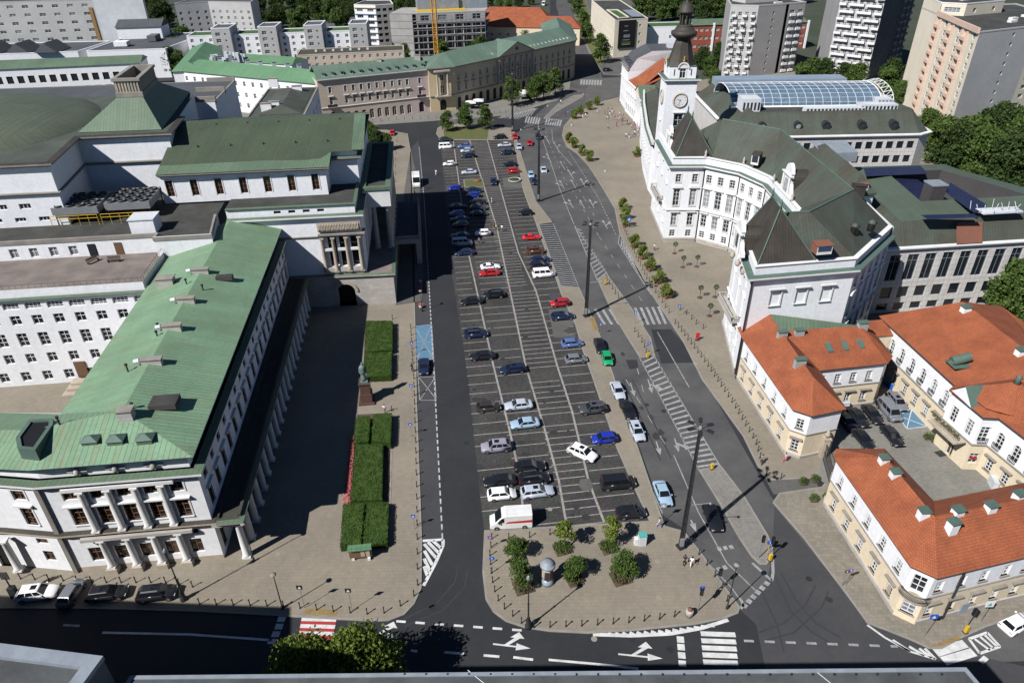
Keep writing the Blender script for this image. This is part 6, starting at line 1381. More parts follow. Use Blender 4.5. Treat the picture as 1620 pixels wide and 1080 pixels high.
for t in [(815,219,'hatch','red',(4,14),'standing at the kerb under the northern light mast'),(838,229,'hatch','red',(3,14),'driving south in the curved lane'),(821,235,'sedan','silver',(4,13),'at the kerb behind the red hatchback'),(852,219,'suv','black',(4,13),'driving in the lane beside the second mast'),(840,280,'hatch','light blue',(5,14),'parked by the taxi line behind a blue car'),(845,290,'hatch','navy',(5,14),'parked by the taxi line in front of a light blue car'),(860,272,'sedan','silver',(4,13),'driving past the second light mast'),
(949,551,'sedan','black',(6,16),'in the taxi rank behind the green car'),(960,571,'hatch','green',(5,16),'in the taxi rank'),(977,622,'sedan','silver',(7,17),'at the head of three in the taxi rank'),(993,653,'sedan','black',(8,17),'between two silver cars in the taxi rank'),(1007,686,'wagon','silver',(8,17),'behind a black saloon in the taxi rank'),(1048,785,'sedan','light blue',(7,16),'last in the taxi rank'),(1127,824,'wagon','black',(6,17),'driving beside the tan median island'),
(671,584,'sedan','navy',(0,15),'parked in the lay-by below the blue bays')]: car(*t,z=z0)
for t in [(621,213,'hatch','red',(-3,8),'parked by the bushes at the far end of the theatre'),(961,113,'suv','black',(16,-1),'parked on the far pavement by the big tree'),(62,943,'suv','white','R','first in the row in front of the theatre'),(116,942,'hatch','grey',(14,-22),'with a black bonnet parked askew in front of the theatre'),(172,943,'wagon','black','R','third in the row in front of the theatre'),(251,943,'suv','black','R','last in the row in front of the theatre')]: car(*t)
cy=[(1340,672,'sedan','navy','at the wall end of the courtyard row'),(1357,665,'sedan','black','second in the courtyard row'),(1379,660,'sedan','black','third in the courtyard row'),(1405,655,'van','grey','in the courtyard row'),(1418,640,'wagon','grey','beside the blue bay in the courtyard'),(1364,699,'sedan','black','half in shadow by the palace gate'),(1410,694,'sedan','black','out in the middle of the courtyard')]
for x,y,k,c,wh in cy: car(x,y,k,c,(12,14),wh,.12)
car(1606,991,'hatch','white',(20,-9),'driving past the zebra crossing at the right edge',z0)
for i,(x,y,c,wh) in enumerate([(951,52,'dark grey','parked by the shops near the round tree'),(941,22,'silver','parked farthest up the side street'),(950,42,'white','parked by the shops beside a dark one'),(941,66,'black','parked under the street trees')]): car(x,y,'hatch',c,(3,9),wh)
# striped van
def lv(x,y,z,d,label,stripe,size,name='delivery_van'):
    L,W,H=size; o=G(x,y,z); q=G(x+d[0],y+d[1],z); a=math.atan2(q.y-o.y,q.x-o.x); t=thing(name,o,label,'van','cars on the square',a)
    h=L/2;w=W/2; B=MB(); ring=lambda x_,zb,zt,k:[(x_,-w*k,zb),(x_,-w*k,zt-.12),(x_,-w*k+.12,zt),(x_,w*k-.12,zt),(x_,w*k,zt-.12),(x_,w*k,zb)]
    ringloft(B,[ring(-h,.35,H,.98),ring(-h+.1,.3,H,1),ring(h-2.1,.3,H,1),ring(h-1.6,.3,H-.25,.98),ring(h-.75,.3,1.35,.96),ring(h-.1,.32,1.05,.92),ring(h,.4,.8,.85)],0,False); b=B.build('body','white_paint'); b.parent=t
    def add(n_,M,m): o_=M.build(n_,m); o_.parent=t; return o_
    c=MB(); c.raw([(h-1.58,-w*.85,H-.3),(h-1.58,w*.85,H-.3),(h-.74,w*.85,1.42),(h-.74,-w*.85,1.42)],[(0,3,2,1)]); 
    for v in c.v[:]: pass
    c.v=[(v[0]+.03,v[1],v[2]+.03) for v in c.v]; 
    for s_ in (-1,1): k=[(h-1.9,s_*(w+.012),1.4),(h-.95,s_*(w*.975+.012),1.4),(h-1.55,s_*(w+.012),H-.45),(h-1.9,s_*(w+.012),H-.4)]; c.face(k if s_<0 else k[::-1])
    add('window_glass',c,'car_glass')
    if stripe:
        c=MB()
        for s_ in (-1,1): k=[(-h+.05,s_*(w+.014),1.25),(h-2.0,s_*(w+.014),1.25),(h-2.4,s_*(w+.014),1.55),(-h+.05,s_*(w+.014),1.7)]; c.face(k if s_<0 else k[::-1])
        c.face([(-h-.012,-w*.9,1.2),(-h-.012,w*.9,1.2),(-h-.012,w*.9,1.6),(-h-.012,-w*.9,1.6)][::-1]); add('red_stripe',c,'red')
    for x_ in (h-.9,-h+1.0):
        for s_ in (-1,1): c=MB(); c.tube((x_,s_*(w-.22),.36),(x_,s_*(w+.02),.36),.36,n=14); o_=add('wheel',c,'tyre'); c=MB(); c.tube((x_,s_*w,.36),(x_,s_*(w+.035),.36),.2,n=8); r=c.build('rim','rim'); r.parent=o_
    for s_ in (-1,1): add('headlight',MB().box((h-.06,s_*w*.7,.8),(.12,.3,.22)),'lamp_clear'); add('mirror',MB().box((h-1.2,s_*(w+.15),1.35),(.14,.2,.35)),'black')
    return t
lv(808,829,z0,(-20,1.2),'white high roof van with a wide red stripe, parked at the south end',True,(5.6,2.05,2.6))
lv(659,292,z0,(1,14),'white box truck standing in the lay-by beside the theatre',False,(6.3,2.3,3.0),'box_truck')
lv(860,9,z0,(-6,8),'blue white truck on the road at the very top',False,(7,2.4,3.0),'box_truck')
# ================================================================ STREET FURNITURE
def bollards(rows):
    proto=None
    for pts,n,where,z in rows:
        W=[G(*p,z) for p in pts]; Ls=[(W[i+1]-W[i]).length for i in range(len(W)-1)]; T_=sum(Ls)
        for k in range(n):
            s_=T_*k/max(n-1,1); i=0
            while i<len(Ls)-1 and s_>Ls[i]: s_-=Ls[i]; i+=1
            p=W[i].lerp(W[i+1],min(1,s_/Ls[i]))
            if proto is None:
                proto=thing('bollard',p,'','bollard'); c=MB(); c.lathe((p.x,p.y,p.z),[(.12,0),(.11,.1),(.065,.18),(.06,.85),(.095,.88),(.095,.93),(.04,1.0)],8); c.build('post','metal_dark',proto); c=MB(); c.lathe((p.x,p.y,p.z),[(.1,.93),(.1,1.0),(.05,1.1)],8); c.build('cap','metal_dark',proto); r=proto
            else: r=dup(proto,p,0)
            tag(r,'%s bollard from the %s'%(ordn(k),where),'bollard','bollards along the kerbs')
bollards([([(33,915),(160,921),(270,921),(305,928)],13,'left behind the cars parked before the theatre',.1),
([(316,955),(440,958),(520,966),(600,972),(640,955),(655,942)],14,'left along the kerb in front of the theatre square',.1),
([(661,925),(660,800),(658,700),(655,600),(650,520)],26,'south end of the row beside the lay-by',.1),
([(778,852),(775,880),(778,915),(785,945),(800,965),(825,985)],11,'north along the west rim of the tree island',.1),
([(845,992),(910,990),(985,985),(1050,978),(1090,970)],11,'left along the south rim of the tree island',.1),
([(1093,860),(1110,882),(1140,925),(1150,950)],6,'north along the east rim of the tree island',.1),
([(981,345),(990,370),(1005,405),(1025,445),(1045,475),(1058,495)],24,'north of the row beside the planters',.1),
([(1068,512),(1090,540),(1120,580),(1160,640),(1195,700),(1205,735)],28,'north of the long city hall row',.1),
([(1076,490),(1090,500),(1100,512),(1112,520)],5,'north of the short row by the crossing sign',.1),
([(960,443),(978,472)],5,'north on the upper median island',.1),
([(1004,525),(1018,545),(1022,558)],5,'north on the lower median island',.1),
([(621,505),(620,600),(620,650)],4,'north beside the statue lawn',.1),
([(625,300),(626,250),(628,225)],8,'south of the row along the far theatre pavement',.1),
([(700,186),(760,182),(800,178)],12,'left in front of the far palace',.1),
([(590,193),(640,189),(690,187)],9,'left in front of the pink terrace',.1),
([(805,852),(835,850),(870,845)],3,'left on the north rim of the tree island',.1),
([(706,206),(720,204),(775,203)],5,'left beside the three trees at the far end of the lot',.1),
([(1212,752),(1235,757)],3,'left by the palace gate drive',.1),
([(817,175),(890,150)],14,'left beside the far street trees',.1)])
def mast(x,y,label,h=19.6):
    p=G(x,y,.1); t=thing('light_mast',p,label,'light mast','light masts along the road'); c=MB()
    c.box((p.x,p.y,.1),(1.0,1.0,.25),.4); c.build('base','metal_dark',t)
    c=MB(); n=12
    for k in range(n):
        z0_,z1=.4+k*(h-.4)/n,.4+(k+1)*(h-.4)/n; r0,r1=.35-.2*k/n,.35-.2*(k+1)/n; Q0=[(p.x+r0*math.cos(a),p.y+r0*math.sin(a),z0_) for a in (0.4,1.97,3.54,5.11)];Q1=[(p.x+r1*math.cos(a),p.y+r1*math.sin(a),z1) for a in (0.4,1.97,3.54,5.11)]
        for i in range(4): j=(i+1)%4; c.tube(Q0[i],Q1[i],.085,n=4,sm=False); c.tube(Q0[i],Q1[j],.05,n=4,sm=False); c.tube(Q0[j],Q1[i],.05,n=4,sm=False)
    c.tube((p.x,p.y,.4),(p.x,p.y,h),.19,.09,8); c.build('lattice_pole','metal_dark',t)
    for i in range(6):
        a=i*math.pi/3+.3; q=(p.x+1.25*math.cos(a),p.y+1.25*math.sin(a),h+.1); c=MB(); c.tube((p.x,p.y,h-.2),q,.05,n=5); c.box(q,(.75,.42,.18),a); o=c.build('floodlight','metal_dark',t); 
        c=MB(); c.box((q[0],q[1],q[2]-.03),(.6,.32,.03),a); c.build('lens','lamp_clear',o)
    c=MB(); c.lathe((p.x,p.y,h-.3),[(.2,0),(.26,.3),(.2,.5),(.05,.65)],10); c.build('crown','trim_grey',t)
    c=MB(); c.box((p.x-.1,p.y-.5,.9),(.5,.3,1.2)); c.build('control_box','metal_grey',t)
    c=MB(); c.tube((p.x,p.y,7.5),(p.x+2.6,p.y-.2,8),.05,n=5); c.lathe((p.x+2.7,p.y-.2,7.8),[(.1,0),(.22,.1),(.1,.3)],8); c.build('side_lamp','metal_grey',t)
mast(1077,865,'tall black lattice light mast nearest the viewer, by the tree island')
mast(927,500,'tall black lattice light mast beside the upper zebra crossing')
mast(852,318,'tall black lattice light mast between the lot and the arrow lanes')
mast(811,208,'tall black lattice light mast at the far north east corner of the lot')
mast(1046,1,'x') if False else None
def oldlamp(x,y,h,label):
    p=G(x,y,.1); t=thing('street_lamp',p,label,'street lamp','old street lamps'); c=MB(); c.lathe(p,[(.42,0),(.42,.3),(.28,.5),(.3,1.1),(.16,1.5),(.2,1.6),(.11,1.75),(.09,h*.45),(.14,h*.46),(.08,h*.48),(.065,h-1.2),(.13,h-1.1),(.05,h-.95)],10); c.build('post','metal_dark',t)
    c=MB(); c.lathe((p.x,p.y,p.z+h-.95),[(.14,0),(.27,.5),(.3,.55),(.12,.85),(.03,1.0)],8); c.build('lantern','metal_grey',t)
    c=MB(); c.tube((p.x-.35,p.y,p.z+h*.7),(p.x+.35,p.y,p.z+h*.7),.03,n=4); c.build('crossbar','metal_dark',t)
oldlamp(291,948,8.8,'old black lamp post beside the last car in front of the theatre'); oldlamp(836,991,8.7,'old black lamp post at the south rim of the tree island')
def pole(x,y,h,label,head='disc',z=.1,name='street_lamp',cat='street lamp'):
    p=G(x,y,z); t=thing(name,p,label,cat); c=MB(); c.tube(p,(p.x,p.y,p.z+h),.08,.05,6); c.lathe(p,[(.16,0),(.14,.6),(.08,.7)],8); c.build('post','metal_dark',t)
    c=MB()
    if head=='disc': c.lathe((p.x,p.y,p.z+h),[(.08,0),(.35,.08),(.35,.16),(.1,.25)],10)
    elif head=='arm': c.tube((p.x,p.y,p.z+h),(p.x-1.2,p.y-.4,p.z+h+.3),.04,n=5); c.box((p.x-1.4,p.y-.45,p.z+h+.22),(.7,.25,.12),.3)
    c.build('lamp_head','trim_grey' if head=='disc' else 'metal_grey',t)
pole(447,962,5.8,'slim pole lamp with flat disc head in front of the theatre square'); pole(402,887,6.5,'slim pole with banners by the corner column of the theatre')
pole(1150,962,7.4,'slim grey pole lamp at the east tip of the tree island'); pole(668,492,4.5,'post with a round head and red flower baskets by the porte cochere')
pole(656,305,6,'slim pole beside the box truck','arm'); pole(700,205,5,'slim pole at the north west corner of the lot','arm'); pole(955,110,7,'street lamp by the far round tree','arm'); pole(886,160,8,'street lamp on the thin far island','arm'); pole(1195,150,9,'x','arm') if False else None
for i,dz in enumerate((0,7,14)): pass
def sign(x,y,h,label,kind='rect',c_='blue',s_=.55,z=.1,post='metal_grey'):
    p=G(x,y,z); t=thing('road_sign',p,label,'road sign'); c=MB(); c.tube(p,(p.x,p.y,p.z+h),.035,n=6); c.build('post',post,t); c=MB(); zz=p.z+h
    if kind=='round':
        c.tube((p.x,p.y-.05,zz),(p.x,p.y-.08,zz),s_/2,n=16)
    elif kind=='tri': c.raw([(p.x-s_/2,p.y-.06,zz-s_*.3),(p.x+s_/2,p.y-.06,zz-s_*.3),(p.x,p.y-.06,zz+s_*.5),(p.x-s_/2,p.y-.03,zz-s_*.3),(p.x+s_/2,p.y-.03,zz-s_*.3),(p.x,p.y-.03,zz+s_*.5)],[(0,1,2),(3,5,4),(0,2,5,3),(1,4,5,2),(0,3,4,1)])
    else: c.box((p.x,p.y-.06,zz-s_/2),(s_,.04,s_))
    o=c.build('plate',c_,t)
    if kind!='tri':
        k=MB()
        if kind=='round': k.box((p.x,p.y-.095,zz-s_*.3),(.07,.01,s_*.6)); k.box((p.x,p.y-.095,zz+.02),(.2,.01,.07))
        else: k.raw([(p.x-s_*.3,p.y-.09,zz-s_*.3),(p.x+s_*.3,p.y-.09,zz-s_*.3),(p.x,p.y-.09,zz+s_*.3)],[(0,1,2)])
        k.build('symbol','white_paint' if c_!='white_paint' else 'teal',o)
for a in [(656,836,2.4,'blue parking sign near the south end of the lay-by row'),(651,690,2.4,'blue parking sign halfway along the lay-by'),(652,628,2.4,'blue parking sign beside the crossed bay'),(653,560,2.4,'blue parking sign at the blue bays'),(1073,500,2.4,'blue crossing sign beside the city hall crossing'),(1004,512,2.5,'blue crossing sign on the median by the zebra stripes'),(949,530,2.5,'blue crossing sign on the lot side of the crossing'),(994,362,2.6,'wide blue direction sign between two planters','rect','blue',1.0),(757,168,2.8,'x')][:8]: sign(*a)
for a in [(779,905,2.6,'round blue sign on the west rim of the tree island','round','blue',.7),(1025,562,2.6,'round blue sign at the tip of the lower median','round','blue',.7),(1104,965,4.0,'blue sign above traffic light at the south east corner of the island','rect','blue',.6),(1213,878,2.4,'round blue sign with yellow post at the tip of the large median','round','blue',.75,.1,'yellow'),(1463,1005,3.4,'blue sign back on the corner pavement by the orange palace','rect','blue',.8),(1550,985,3.4,'white and green information sign near the right edge','rect','white_paint',.95),(1338,924,2.6,'purple round sign on the pavement by the orange palace','round','purple',.6),(899,850,2.2,'purple round sign behind the young tree','round','purple',.6),(776,868,2.2,'purple sign with white plate beside the striped van','round','purple',.7),(1332,926,2.6,'dark round sign beside the purple one','round','trim_dark',.6),(824,216,2.4,'small sign at the foot of the northern mast','rect','white_paint',.4),(922,158,2.5,'small red sign at the end of the thin far island','rect','red',.5),(866,180,3,'grey sign on the thin far island','rect','metal_grey',.7),(701,203,2.8,'blue sign by the north west corner of the lot','rect','blue',.6),(956,285,2.8,'small white sign on the city hall pavement','rect','white_paint',.5),(898,188,2.6,'blue crossing sign at the far zebra crossing','rect','blue',.55),(482,961,3.7,'narrow dark sign seen edge on near the red crossing','rect','metal_dark',.7),(557,965,3.6,'narrow dark sign seen edge on right of the red crossing','rect','metal_dark',.7),(1046,826,3.2,'blue and white direction plate on the east strip','rect','steel_blue',.8)]: sign(*a)
def tlight(x,y,label,h=3.2,z=.1):
    p=G(x,y,z); t=thing('traffic_light',p,label,'traffic light'); c=MB(); c.tube(p,(p.x,p.y,p.z+h),.06,n=6); c.build('post','metal_grey',t)
    c=MB(); c.box((p.x,p.y-.1,p.z+h-.2),(.34,.28,1.05)); o=c.build('signal_head','black',t); c=MB()
    for k in range(3): c.tube((p.x,p.y-.25,p.z+h+.65-k*.33),(p.x,p.y-.36,p.z+h+.65-k*.33),.11,n=8)
    c.build('lens_hood','metal_dark',o)
for a in [(1104,966,'traffic light beside the litter bin on the tree island'),(1133,935,'traffic light on the east kerb of the tree island'),(1200,882,'traffic light near the tip of the large median'),(1215,884,'traffic light at the very tip of the large median'),(1525,998,'traffic light by the yellow box on the corner pavement'),(806,1000,'x')][:5]: tlight(*a)
tlight(25,940,'x') if False else None
pl=G(25,943,.1); t=thing('signboard_post',pl,'dark signboard on a decorated post at the left edge','sign'); c=MB(); c.tube(pl,(pl.x,pl.y,3.6),.09,n=6); c.box((pl.x,pl.y,.1),(.7,.7,1.7)); c.build('post','metal_dark',t); MB().box((pl.x,pl.y,3.2),(1.0,.1,1.2)).build('board','trim_dark',t)
for x,y,l in ((958,450,'yellow marker post at the north tip of the upper median'),(1024,566,'yellow marker post at the south tip of the lower median'),(1126,742,'yellow marker post at the north end of the large median'),(1218,886,'yellow marker post by the blue round sign'),(1527,1000,'yellow box on a post by the corner traffic light')):
    p=G(x,y,.1); t=thing('marker_post',p,l,'marker post'); MB().box(p,(.35,.3,1.1),.3).build('body','yellow',t); MB().box((p.x,p.y,p.z),(.5,.45,.12),.3).build('foot','metal_dark',t)
# advertising column
p=G(866,921,.1); t=thing('advertising_column',p,'round grey advertising column with posters between the island trees','advertising column'); MB().lathe(p,[(.74,0),(.74,.5),(.66,.6),(.62,.9)],24).build('base','steel_blue',t); MB().lathe((p.x,p.y,p.z+.9),[(.62,0),(.62,2.0)],24).build('drum','stone_pale',t)
for i in range(7): a=i*.9; q=(p.x+.63*math.cos(a),p.y+.63*math.sin(a)); MB().box((q[0],q[1],1.3),(.04,.48,1.3),a).build('poster',['brown_copper_patch','stone','metal_dark'][i%3],t)
MB().lathe((p.x,p.y,p.z+2.9),[(.68,0),(.92,.12),(.94,.4),(.8,.5),(.68,.55),(.68,.8),(.2,.9)],24).build('cap','flashing',t)
# notice stand
p=G(572,884,.1); t=thing('notice_stand',p,'wooden notice board stand with green roof below the hedges','notice board'); c=MB(); [c.box((p.x+s_*1.0,p.y,.1),(.35,.5,.45),TA) for s_ in (-1,1)]; c.build('foot','white_paint',t); MB().box((p.x,p.y,.5),(2.8,.25,1.6),TA).build('board','wood',t)
c=MB(); c.box((p.x,p.y,2.1),(3.0,1.0,.15),TA); c.box((p.x,p.y+.1,2.25),(2.9,.6,.12),TA); c.build('roof','copper_bright_n',t)
c=MB(); [c.box((p.x-1.0+i*.65,p.y-.14,.75),(.5,.02,1.0),TA) for i in range(4)]; c.build('notice','stone',t)
p=G(1015,860,.1); t=thing('utility_cabinet',p,'white cabinet with turquoise top near the south east of the lot','cabinet'); MB().box((p.x,p.y,.1),(.95,.8,1.7),.1).build('body','metal_white',t); MB().box((p.x,p.y,1.8),(1.05,.9,.1),.1).build('top','teal',t); MB().box((p.x-.75,p.y,.1),(.45,.6,1.1),.1).build('side_unit','white_paint',t)
p=G(1090,973,.1); t=thing('litter_bin',p,'round stone litter bin by the traffic light','litter bin'); MB().lathe(p,[(.42,0),(.46,.9),(.4,1.0)],12).build('body','stone_pale',t); MB().lathe((p.x,p.y,1.1),[(.3,0),(.3,.15),(.1,.3)],12).build('lid','brown_copper_patch',t)
p=G(1103,538,.1); t=thing('display_board',p,'small bright red board standing on the city hall pavement','board'); MB().box((p.x,p.y,.5),(.7,.1,1.2)).build('board','red',t); MB().box((p.x,p.y,.1),(.8,.5,.1)).build('foot','metal_dark',t)
# fountain ring, grass island
p=G(814,286,.1); t=thing('round_planter',p,'low round stone basin in the pale square of the lot','basin'); MB().lathe(p,[(1.9,0),(1.95,.5),(1.7,.5),(1.65,.25),(.5,.2)],20).build('rim','concrete',t); MB().lathe((p.x,p.y,.3),[(1.6,0),(1.3,.3),(.4,.4)],14).build('planting','leaf_dark',t)
p=G(755,286,.1); t=thing('earth_mound',p,'low round brown mound on the grass island','mound'); MB().lathe(p,[(1.2,0),(1.0,.35),(.4,.5)],14).build('mound','brown_copper_patch',t)
pave('grass_island',[(733,285),(764,284),(767,296),(735,297)],'grass',.12)
# statue
p=G(581,634,.1); t=thing('statue',p,'green bronze standing figure on a tall red granite pedestal beside the hedges','statue'); MB().box(p,(2.6,2.6,.3),TA).box((p.x,p.y,.4),(1.9,1.9,1.6),TA).box((p.x,p.y,2.0),(1.6,1.6,1.9),TA).box((p.x,p.y,3.9),(1.9,1.9,.25),TA).build('pedestal','granite_red',t)
c=MB(); c.box((p.x,p.y,4.15),(1.2,1.2,.3),TA); c.lathe((p.x,p.y,4.45),[(.55,0),(.42,.5),(.38,1.3),(.5,1.7),(.46,2.3),(.52,2.6),(.3,2.85),(.15,2.95)],12); c.lathe((p.x,p.y,7.35),[(.12,0),(.21,.12),(.22,.3),(.1,.45)],10); c.tube((p.x-.45,p.y,6.9),(p.x-.5,p.y-.35,6.1),.15,.11,8); c.tube((p.x-.5,p.y-.35,6.1),(p.x-.15,p.y-.6,6.0),.11,.08,8); c.tube((p.x+.45,p.y,6.9),(p.x+.55,p.y,6.0),.15,.11,8); c.tube((p.x+.55,p.y,6),(p.x+.5,p.y-.3,5.4),.11,.08,8); c.build('figure','bronze',t)
# cafe umbrellas
for i,(x,y,l) in enumerate([(745,172,'white square cafe umbrella, left of the pair by the arcade'),(757,169,'white square cafe umbrella, right of the pair by the arcade'),(826,157,'white cafe umbrella left of two under the far trees'),(834,154,'white cafe umbrella right of two under the far trees')]):
    p=G(x,y,.1); t=thing('cafe_umbrella',p,l,'umbrella','cafe umbrellas'); MB().tube(p,(p.x,p.y,3.0),.06,n=6).build('pole','metal_grey',t); c=MB(); q=[(p.x+a*2.1,p.y+b_*2.1,2.7) for a,b_ in ((-1,-1),(1,-1),(1,1),(-1,1))]
    for k in range(4): c.face([q[k],q[(k+1)%4],(p.x,p.y,3.3)])
    for k in range(4): a,b_=q[k],q[(k+1)%4]; c.face([a,b_,(b_[0],b_[1],2.45),(a[0],a[1],2.45)][::-1])
    c.build('canopy','white_paint',t)
# flower baskets
for x,y,l in ((666,487,'red flower tub at the foot of the round headed post'),(664,462,'red flower tub in the shadow by the kerb'),(664,447,'red flower tub furthest along the shaded kerb'),(809,216,'red flower ring at the northern mast')):
    p=G(x,y,.1); t=thing('flower_tub',p,l,'flower tub'); MB().lathe(p,[(.35,0),(.45,.6)],10).build('tub','concrete',t); c=MB()
    for i in range(60): a=random.uniform(0,6.28);r=random.uniform(0,.5); q=(p.x+r*math.cos(a),p.y+r*math.sin(a),p.z+.6+random.uniform(0,.35)); c.face([(q[0]-.1,q[1],q[2]),(q[0]+.1,q[1],q[2]),(q[0],q[1]+.1,q[2]+.12)])
    c.build('flowers','flower',t)
# gate of the orange palace
p=G(1300,735,.1); t=thing('palace_gate',p,'black iron gate with stone pillar and urn between the two orange roofed wings','gate')
for i,(x,y) in enumerate([(1300,722),(1320,795)]): q=G(x,y,.1); MB().box((q.x,q.y,.1),(.9,.9,3.4)).box((q.x,q.y,3.5),(1.1,1.1,.25)).lathe((q.x,q.y,3.75),[(.2,0),(.35,.4),(.45,.7),(.2,.9),(.25,1.1),(.05,1.3)],8).build('pillar','stone',t)
c=MB(); a=G(1300,722,.1);b_=G(1320,795,.1)
for i in range(34): q=a.lerp(b_,(i+.5)/34); c.tube((q.x,q.y,.15),(q.x,q.y,2.9+.5*math.sin(math.pi*(i%17)/16)),.03,n=4,sm=False)
for zz in (.3,1.4,2.7): c.tube((a.x,a.y,zz),(b_.x,b_.y,zz),.04,n=4,sm=False)
c.build('railing','metal_dark',t)
# bins & details in courtyard
p=G(1411,613,.12); t=thing('blue_container',p,'bright blue waste container in the courtyard corner','container'); MB().box(p,(1.4,1.0,1.0),.4).build('body','blue',t); MB().box((p.x,p.y,p.z+1.0),(1.5,1.1,.12),.4).build('lid','teal_blue',t)
p=G(1489,717,.12); t=thing('drain_grate',p,'dark square grate in the courtyard paving','grate'); MB().box(p,(1.6,1.2,.02),.3).build('grate','metal_dark',t)
# benches on the terrace
for x,y,rz,l,m in ((148,415,1.1,'wooden bench with slats on the theatre terrace, left one','wood'),(181,414,.1,'reddish wooden bench on the theatre terrace, right one','granite_red')):
    p=G(x,y,17.5); t=thing('garden_bench',p,l,'bench',None,rz); c=MB(); [c.box((0,-.25+i*.15,.42),(2.2,.12,.05)) for i in range(4)]; o=c.build('seat',m); o.parent=t; c=MB(); [c.box((0,.3,.55+i*.15),(2.2,.05,.11)) for i in range(3)]; o=c.build('backrest',m); o.parent=t
    for s_ in (-1,1): o=MB().box((s_*.95,0,0),(.08,.6,.45)).build('leg','metal_dark'); o.parent=t
# topiary & planters
def leafcloud(c,center,rad,n,size,m=0,flat=1.0,seed=None,shell=.55):
    rr=random.Random(seed) if seed is not None else random
    for _ in range(n):
        while True:
            v=Vector((rr.uniform(-1,1),rr.uniform(-1,1),rr.uniform(-1,1)))
            if shell<=v.length<=1: break
        q=Vector(center)+Vector((v.x*rad[0],v.y*rad[1],v.z*rad[2])); a=Vector((rr.uniform(-1,1),rr.uniform(-1,1),rr.uniform(-.4,1)*flat)).normalized(); u=a.orthogonal().normalized(); w_=a.cross(u); s_=size*rr.uniform(.6,1.3); t_=rr.uniform(0,3); u2=u*math.cos(t_)+w_*math.sin(t_); w2=a.cross(u2)
        c.face([q-u2*s_,q-w2*s_*.6,q+u2*s_,q+w2*s_*.6],m)
def clump_tree(name,H,cr,trunk_h,n_cl,leaves,size,lm,seed,trunk_r=.18,squash=1.0,cols_=False):
    rr=random.Random(seed); t=thing(name,(0,0,0),'x','tree'); c=MB()
    c.tube((0,0,0),(0,0,trunk_h),trunk_r,trunk_r*.75,7); top=(rr.uniform(-.2,.2),rr.uniform(-.2,.2),H*.75); c.tube((0,0,trunk_h),top,trunk_r*.75,trunk_r*.2,6)
    cl=[]
    for i in range(n_cl):
        a=rr.uniform(0,6.28); hgt=rr.uniform(0,1); z=trunk_h+(H-trunk_h)*hgt; k=math.sin(math.pi*min(1,(hgt*.82+.16)))**.6; r=cr*k*rr.uniform(.35,.85); q=(r*math.cos(a),r*math.sin(a),z); cl.append(q)
        if i%2==0: c.tube((0,0,trunk_h+(z-trunk_h)*.35),q,trunk_r*.3,trunk_r*.08,4)
    o=c.build('trunk','trunk'); o.parent=t; c=MB()
    for q in cl:
        s_=cr*rr.uniform(.28,.5); leafcloud(c,q,(s_,s_,s_*.75*squash),leaves,size,0,1,rr.random(),.35)
    o=c.build('crown',lm); o.parent=t; return t
def place(proto,first,loc,rz,sc,label,group,cat='tree'):
    if first: r=proto; r.location=loc; r.rotation_euler=(0,0,rz); r.scale=(sc,)*3 if not isinstance(sc,tuple) else sc
    else: r=dup(proto,loc,rz,sc)
    tag(r,label,cat,group); return r
young=clump_tree('planter_tree',2.7,1.35,.35,16,95,.15,'leaf_bright',3,.06)
t0=True
for i,(x,y,s_,z) in enumerate([(985,332,1.0,.1),(988,347,1.0,.1),(990,358,.9,.1),(1003,391,1,.1),(1016,409,1,.1),(1028,428,1,.1),(1041,448,1,.1),(1054,471,1,.1),(908,188,1.1,.1),(918,181,1.1,.1),(932,174,1.1,.1),(944,167,1.1,.1),(900,226,1.1,.1),(908,234,1.1,.1),(921,246,1.1,.1),(932,255,1.1,.1),(1007,248,1.0,.1)]):
    p=G(x,y,z); wh=['north of the wide blue sign','north of the wide blue sign, second','at the wide blue sign','south of the wide blue sign','south of the blue sign, second','south of the blue sign, third','south of the blue sign, fourth','south of the blue sign, last before the crossing','first by the far zebra crossing','second beyond the far zebra crossing','third beyond the far zebra crossing','last near the far side street','first south of the far crossing','second south of the far crossing','third south of the far crossing','fourth south of the far crossing','beside the city hall wall'][i]
    place(young,t0,(p.x,p.y,.65),random.uniform(0,6),s_,'bright green small planter tree, '+wh,'planter trees on the city hall pavement'); t0=False
    t=thing('planter_box',(p.x,p.y,.1),'dark planter box '+wh,'planter','planter boxes'); MB().box((p.x,p.y,.1),(1.3,1.3,.75),.5).build('box','wood',t); MB().box((p.x,p.y,.8),(1.1,1.1,.08),.5).build('soil','soil',t)
def topi():
    t=thing('topiary_tree',(0,0,0),'x','tree'); o=MB().tube((0,0,0),(0,0,2.0),.05,n=6).build('trunk','trunk'); o.parent=t; c=MB(); leafcloud(c,(0,0,2.4),(.62,.62,.55),260,.1,0,1,5,.5); o=c.build('crown','leaf_dark'); o.parent=t; o=MB().lathe((0,0,0),[(.55,0),(.5,.12)],10).build('bed','granite_red'); o.parent=t; return t
tp=topi(); f_=True
for x,y,l in ((1067,401,'nearest the court windows'),(1080,423,'left of the middle pair'),(1102,422,'right of the middle pair'),(1107,471,'left of the lower pair'),(1131,470,'right of the lower pair by the wall'),(1122,500,'lowest, close to the wall')): p=G(x,y,.1); place(tp,f_,p,random.random(),1,'ball shaped topiary tree on a thin stem, '+l,'topiary trees in the forecourt'); f_=False
